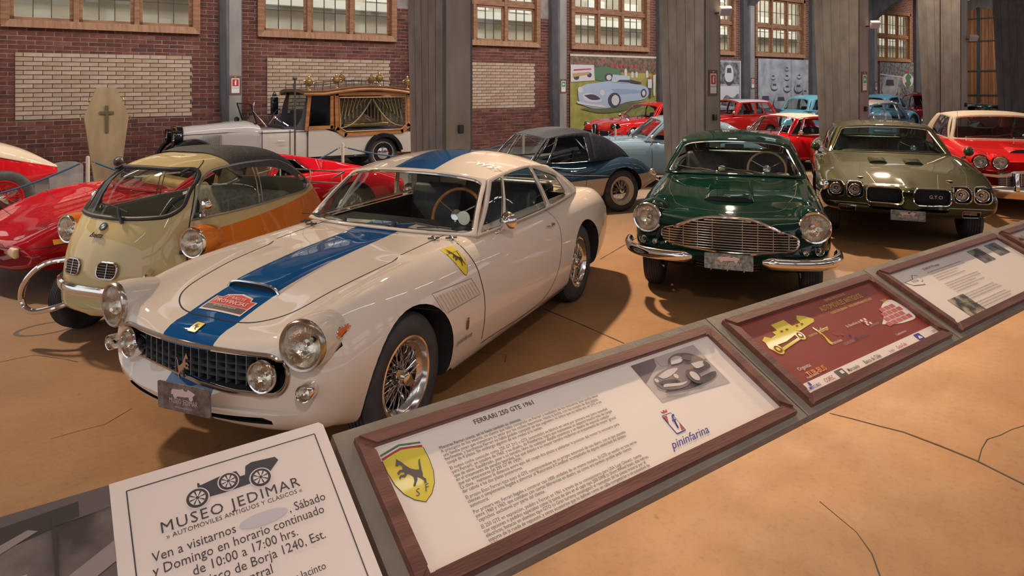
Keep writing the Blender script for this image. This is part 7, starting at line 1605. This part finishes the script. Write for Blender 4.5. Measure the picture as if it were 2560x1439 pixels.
lett(o, M, 'PRIMERA EXPOSICIÓN DE', W_*.66, .400, .020, TY, 'CENTER', sx=.8); lett(o, M, 'AUTOMÓVILES ANTIGUOS', W_*.66, .356, .042, TY, 'CENTER', sx=.76); lett(o, M, 'COLECCIÓN JEDIMAR  /  EN EL BICENTENARIO DE CHILE', W_*.69, .328, .0175, TY, 'CENTER', sx=.86); lett(o, M, '2010', W_*.90, .285, .034, TY, 'CENTER', sx=.8)
lett(o, M, 'Patrocina:', .46, .190, .020, PAPER); lett(o, M, 'En Beneficio de:', .66, .238, .020, PAPER); lett(o, M, 'Organiza:', .12, .142, .024, PAPER); lett(o, M, 'Auspiciadores :', .12, .100, .015, PAPER); lett(o, M, 'Colaboradores:', .90, .112, .015, PAPER)
lett(o, M, 'TUR-BUS', .138, .103, .036, plain('print_orange', (.80, .36, .10), .4), sx=.95, bold=.0016); lett(o, M, 'TUR-BUS', .141, .101, .036, RD, sx=.95, bold=.0004, lay=1)
lett(o, M, 'CORDÓN', .52, .165, .019, flatc('grey', (.35, .3, .3))); lett(o, M, 'BICENTENARIO', .605, .165, .019, INK2)
for i in range(16): art(o, M, RD if i < 9 else BL, circ(.53+.008*i+random.uniform(-.012, .012), .232-.0035*i+random.uniform(-.010, .010), .0045, 8), 2)
for i in range(9): art(o, M, RD if i % 2 else PAPER, rrect(.80+.016*(i % 3)+.003*(i//3), .245-.014*(i//3), .015, .013, .001, 1), 2)
lett(o, M, 'COANIQUEM', .80, .198, .016, flatc('grey', (.35, .3, .3)))
bw = [(.93+.048*i+(.024 if j % 2 else 0), .27+.026*j-.0) for j in range(4) for i in range(5) if 0 <= i-(3-j)*.0 and (i+j*.5) > 1.2-.2*j and i < 5]
ptk = plain('print_brick_pink', (.50, .13, .12), .5); art(o, M, PAPER, e([(.90, .190), (.98, .225), (1.05, .275), (W_-.060, .285), (W_-.055, .165), (1.08, .155), (.98, .168)], 30, True), 1)
for j in range(5):
    for i in range(6 if j < 4 else 0):
        x, yy = .95+.05*i+(.025 if j % 2 else 0), .178+.0265*j
        if x > .92+(.03*j) and x < W_-.085: art(o, M, ptk, rrect(x, yy, .045, .022, .002, 1), 2)
cx = .055
for s_, sz, mt in (('EL MERCURIO', .019, BL), ('COPEC', .026, RD), ('', 0, None), ('Marcopolo', .024, INK2), ('Banco de Chile', .027, INK2), ('SCANIA', .015, flatc('grey', (.35, .3, .3))), ('Coca-Cola', .024, RD)):
    if s_ == '': art(o, M, INK2, rrect(cx+.035, fx+.024, .062, .036, .002, 1), 2); art(o, M, PAPER, rrect(cx+.045, fx+.026, .022, .016, .002, 1), 3); cx += .085; continue
    t = lett(o, M, s_, cx, fx+.014, sz, mt, sx=.85, bold=.0003); cx += len(s_)*sz*.50+.030
art(o, M, BL, rrect(1.03, fx+.024, .055, .036, .004, 1), 2); art(o, M, PAPER, e([(1.012, .056), (1.03, .072), (1.048, .056)], 10, True), 3); art(o, M, BL, rrect(.10, fx+.037, .014, .016, .003, 2), 3); lett(o, M, '2010', 1.16, fx+.014, .016, RD)
# third and fourth boards
o, M, W_ = board(3.648, 5.189, 'third framed board with three small colour photos and paragraphs of text')
lett(o, M, 'SCHACHT El Tranque', .40, .385, .022, INK2, bold=.0003); y = .36
rr_ = random.Random(4); words = 'el coche de la marca fue construido en serie con motor y chasis de acero para los primeros caminos del país y su historia comienza'.split()
for i in range(19):
    if i not in (5, 11, 15): n_ = rr_.choice((13, 14, 15, 9)); lett(o, M, ' '.join(rr_.choice(words) for _ in range(n_))+'.', .40, y, .0145, INK2, sx=.95*14/ max(n_, 13))
    y -= .0165
art(o, M, INK2, [(.10, .355), (.20, .358), (.24, .385), (.28, .372), (.275, .33), (.25, .325), (.24, .30), (.14, .318)], 0); art(o, M, PAPER, [(.106, .353), (.20, .354), (.24, .380), (.275, .368), (.27, .332), (.247, .328), (.238, .305), (.142, .322)], 1); lett(o, M, 'DODGE', .165, .335, .020, INK2)
pm = [noisy('photo_print_%d' % i, a, b, 18, .5, 0, thr=(.4, .6)) for i, (a, b) in enumerate((((.06, .055, .06), (.24, .21, .20)), ((.05, .05, .05), (.45, .36, .26)), ((.12, .22, .14), (.30, .36, .28))))]
art(o, M, pm[1], rrect(.33, .11, .20, .13, .001, 1), 1); art(o, M, GN, [(.30, .145), (.43, .10), (.43, .094), (.30, .135)], 2); art(o, M, pm[0], rrect(1.13, .355, .17, .115, .001, 1), 1); art(o, M, pm[2], [(1.05, .37), (1.05, .412), (1.14, .412), (1.10, .38)], 2); art(o, M, pm[0], rrect(1.40, .36, .17, .105, .001, 1), 1); art(o, M, flatc('sky', (.2, .3, .42)), [(1.32, .37), (1.32, .41), (1.37, .41)], 2)
o, M, W_ = board(5.285, 6.5, 'fourth framed board at the right edge with an orange emblem', legs=(1.25,))
art(o, M, flatc('orange', (.65, .28, .04)), e([(.06, .35), (.10, .41), (.16, .38), (.21, .40), (.20, .33), (.12, .32)], 24, True), 1); art(o, M, INK2, e([(.09, .36), (.12, .385), (.16, .36), (.13, .345)], 14, True), 2)
# printed sheets lying over the left stand
def sheet(u0, u1, label, mat, vtop=1.868, z_=.012):
    vl, zl = VT-SL*math.cos(TILT), ZT-SL*math.sin(TILT); c, s_ = math.cos(TILT), math.sin(TILT)
    top = (vtop*SS-vl)/c; o = empty('poster_sheet', (u0*SS, vl, 0)); tag(o, label, 'poster'); M = Matrix(((1, 0, 0, 0), (0, c, -s_, 0), (0, s_, c, zl+z_), (0, 0, 0, 1))); W_ = (u1-u0)*SS; lo = top-.88
    b = MB(); b.prism([(0, lo), (W_, lo), (W_, top-.012), (W_-.010, top), (0, top)] , M @ Matrix.Translation((0, 0, -.004)), .006); b.build('sheet', mat, o, smooth=False)
    g = MB(); g.box((W_*.5, top*.5+.02, 0), (W_+.0, .52, .04)); k = g.build('backing_slab', GREYB, o, smooth=False); k.data.transform(M @ Matrix.Translation((0, 0, -.030)))
    for x in (W_*.5,): MB().box((x, .30, (ZT-.16)/2), (.06, .06, ZT-.16)).build('leg', DARKM, o, smooth=False)
    return o, M, W_, top
WS = plain('poster_white', (.80, .68, .63), .5); o, M, W_, T_ = sheet(.1526, .671, 'white printed sheet with a black racing car logo and opening hours', WS)
BK = plain('poster_ink', (.055, .05, .06), .6)
def fl_(pts, lay=1, mat=BK): return MB().flat(pts, M, .0025+.0006*lay).build('printed_shape', mat, o, smooth=False)
def ln_(a, b, w_=.0022): 
    d = Vector((b[0]-a[0], b[1]-a[1])).normalized(); n_ = Vector((-d.y, d.x))*w_/2; fl_([(a[0]-n_.x, a[1]-n_.y), (b[0]-n_.x, b[1]-n_.y), (b[0]+n_.x, b[1]+n_.y), (a[0]+n_.x, a[1]+n_.y)])
bx0, bx1, by1 = .035, W_-.033, T_-.034
ln_((bx0, by1), (bx1, by1), .003); ln_((bx0, by1), (bx0, T_-.85), .003); ln_((bx1, by1), (bx1, T_-.85), .003)
CX = W_*.49; cy = T_-.108; k = .205
body_ = [(-.38, .02), (-.37, .17), (-.35, .17), (-.34, .13), (-.10, .17), (-.02, .18), (.10, .17), (.13, .08), (.19, .08), (.22, .20), (.30, .23), (.60, .20), (.63, .14), (.52, .04), (.40, -.06), (-.10, -.07), (-.28, -.06)]
fl_([(CX+x*k, cy+yy*k) for x, yy in body_], 1)
for wx, wy, r_ in ((-.40, -.03, .125), (-.02, .06, .115), (.36, -.03, .125)):
    fl_(circ(CX+wx*k, cy+wy*k, r_*k*1.12, 28), 2, WS); fl_(circ(CX+wx*k, cy+wy*k, r_*k, 28), 3); fl_(circ(CX+wx*k, cy+wy*k, r_*k*.74, 28), 4, WS)
    for a in range(8):
        an = a*math.pi/4+.2; fl_([(CX+wx*k+r_*k*.72*math.cos(an-.12), cy+wy*k+r_*k*.72*math.sin(an-.12)), (CX+wx*k+r_*k*.72*math.cos(an+.12), cy+wy*k+r_*k*.72*math.sin(an+.12)), (CX+wx*k, cy+wy*k)], 5)
    fl_(circ(CX+wx*k, cy+wy*k, r_*k*.16, 12), 6)
def lt(s_, x, y, size, al='CENTER', sx=1, b=0, sp=1): return text('lettering', s_, size, M @ Matrix.Translation((x, y, .0043)), o, BK, al, sx=sx, bold=b, spacing=sp)
lt('MUSEO JEDIMAR', CX-.005, T_-0.174, .0405, sx=1.0, sp=1.16); lt('» AUTOMÓVILES ANTIGUOS Y CLÁSICOS «', CX, T_-0.192, .0165, sx=.98, sp=1.05)
fl_(circ(CX+.055, T_-0.225, .060, 28, .0175), 1, plain('paint_over_patch', (.56, .50, .54), .6))
lt('Ven a visitarnos', CX-.105, T_-0.236, .0335, sx=.86); lt(', Sábado', CX+.165, T_-0.236, .0335, sx=.86); lt('y Domingo en horario continuado', CX, T_-0.268, .0335, sx=.86); lt('de 10:00 a 17:00 hrs.', CX, T_-0.300, .0335, sx=.86); lt('San Francisco de Borja 1240, Est.', CX-.01, T_-0.332, .0335, sx=.86); lt('Central', CX, T_-0.364, .0335, sx=.86); lt('A un costado de Hogar Jacinto', CX+.02, T_-0.403, .026, sx=.86)
BWM = noisy('bw_photo', (.06, .045, .045), (.36, .28, .26), 2.2, .4, 0, thr=(.4, .58)); o, M, W_, T_ = sheet(-.50, .152, 'dark black-and-white hall photograph lying left of the white sheet', BWM, 1.868, .010)
bg = [plain('photo_tone_%d' % i, c, .4) for i, c in enumerate(((.05, .04, .04), (.13, .10, .10), (.30, .235, .22), (.46, .37, .34)))]
for i, (mi, pts) in enumerate([(1, [(0, T_-.10), (0, T_), (W_, T_), (W_, T_-.06)]), (0, [(.25, T_-.09), (.45, T_-.03), (.62, T_-.02), (.62, T_-.06), (.4, T_-.10)]), (2, [(.30, T_-.13), (.52, T_-.055), (.54, T_-.065), (.34, T_-.145)]), (3, [(.30, T_-.19), (.40, T_-.15), (.52, T_-.16), (.50, T_-.22), (.35, T_-.235)]), (2, [(.45, T_-.27), (W_, T_-.15), (W_, T_-.20), (.47, T_-.31)]), (0, [(.36, T_-.30), (.62, T_-.22), (.66, T_-.25), (.40, T_-.34)]), (3, [(.42, T_-.275), (.47, T_-.255), (.53, T_-.27), (.46, T_-.30)]), (3, [(.35, T_-.225), (.45, T_-.19), (.46, T_-.20), (.37, T_-.235)]), (0, [(.30, T_-.24), (.34, T_-.12), (.345, T_-.12), (.31, T_-.24)]), (0, [(.57, T_-.22), (.565, T_-.04), (.572, T_-.04), (.578, T_-.22)]), (3, [(.56, T_-.275), (.62, T_-.26), (.62, T_-.285), (.565, T_-.30)]), (1, [(.38, T_-.40), (.66, T_-.32), (.68, T_-.45), (.4, T_-.5)])]):
    MB().flat(pts, M, .0031+.0006*i).build('photo_shape', bg[mi], o, smooth=False)
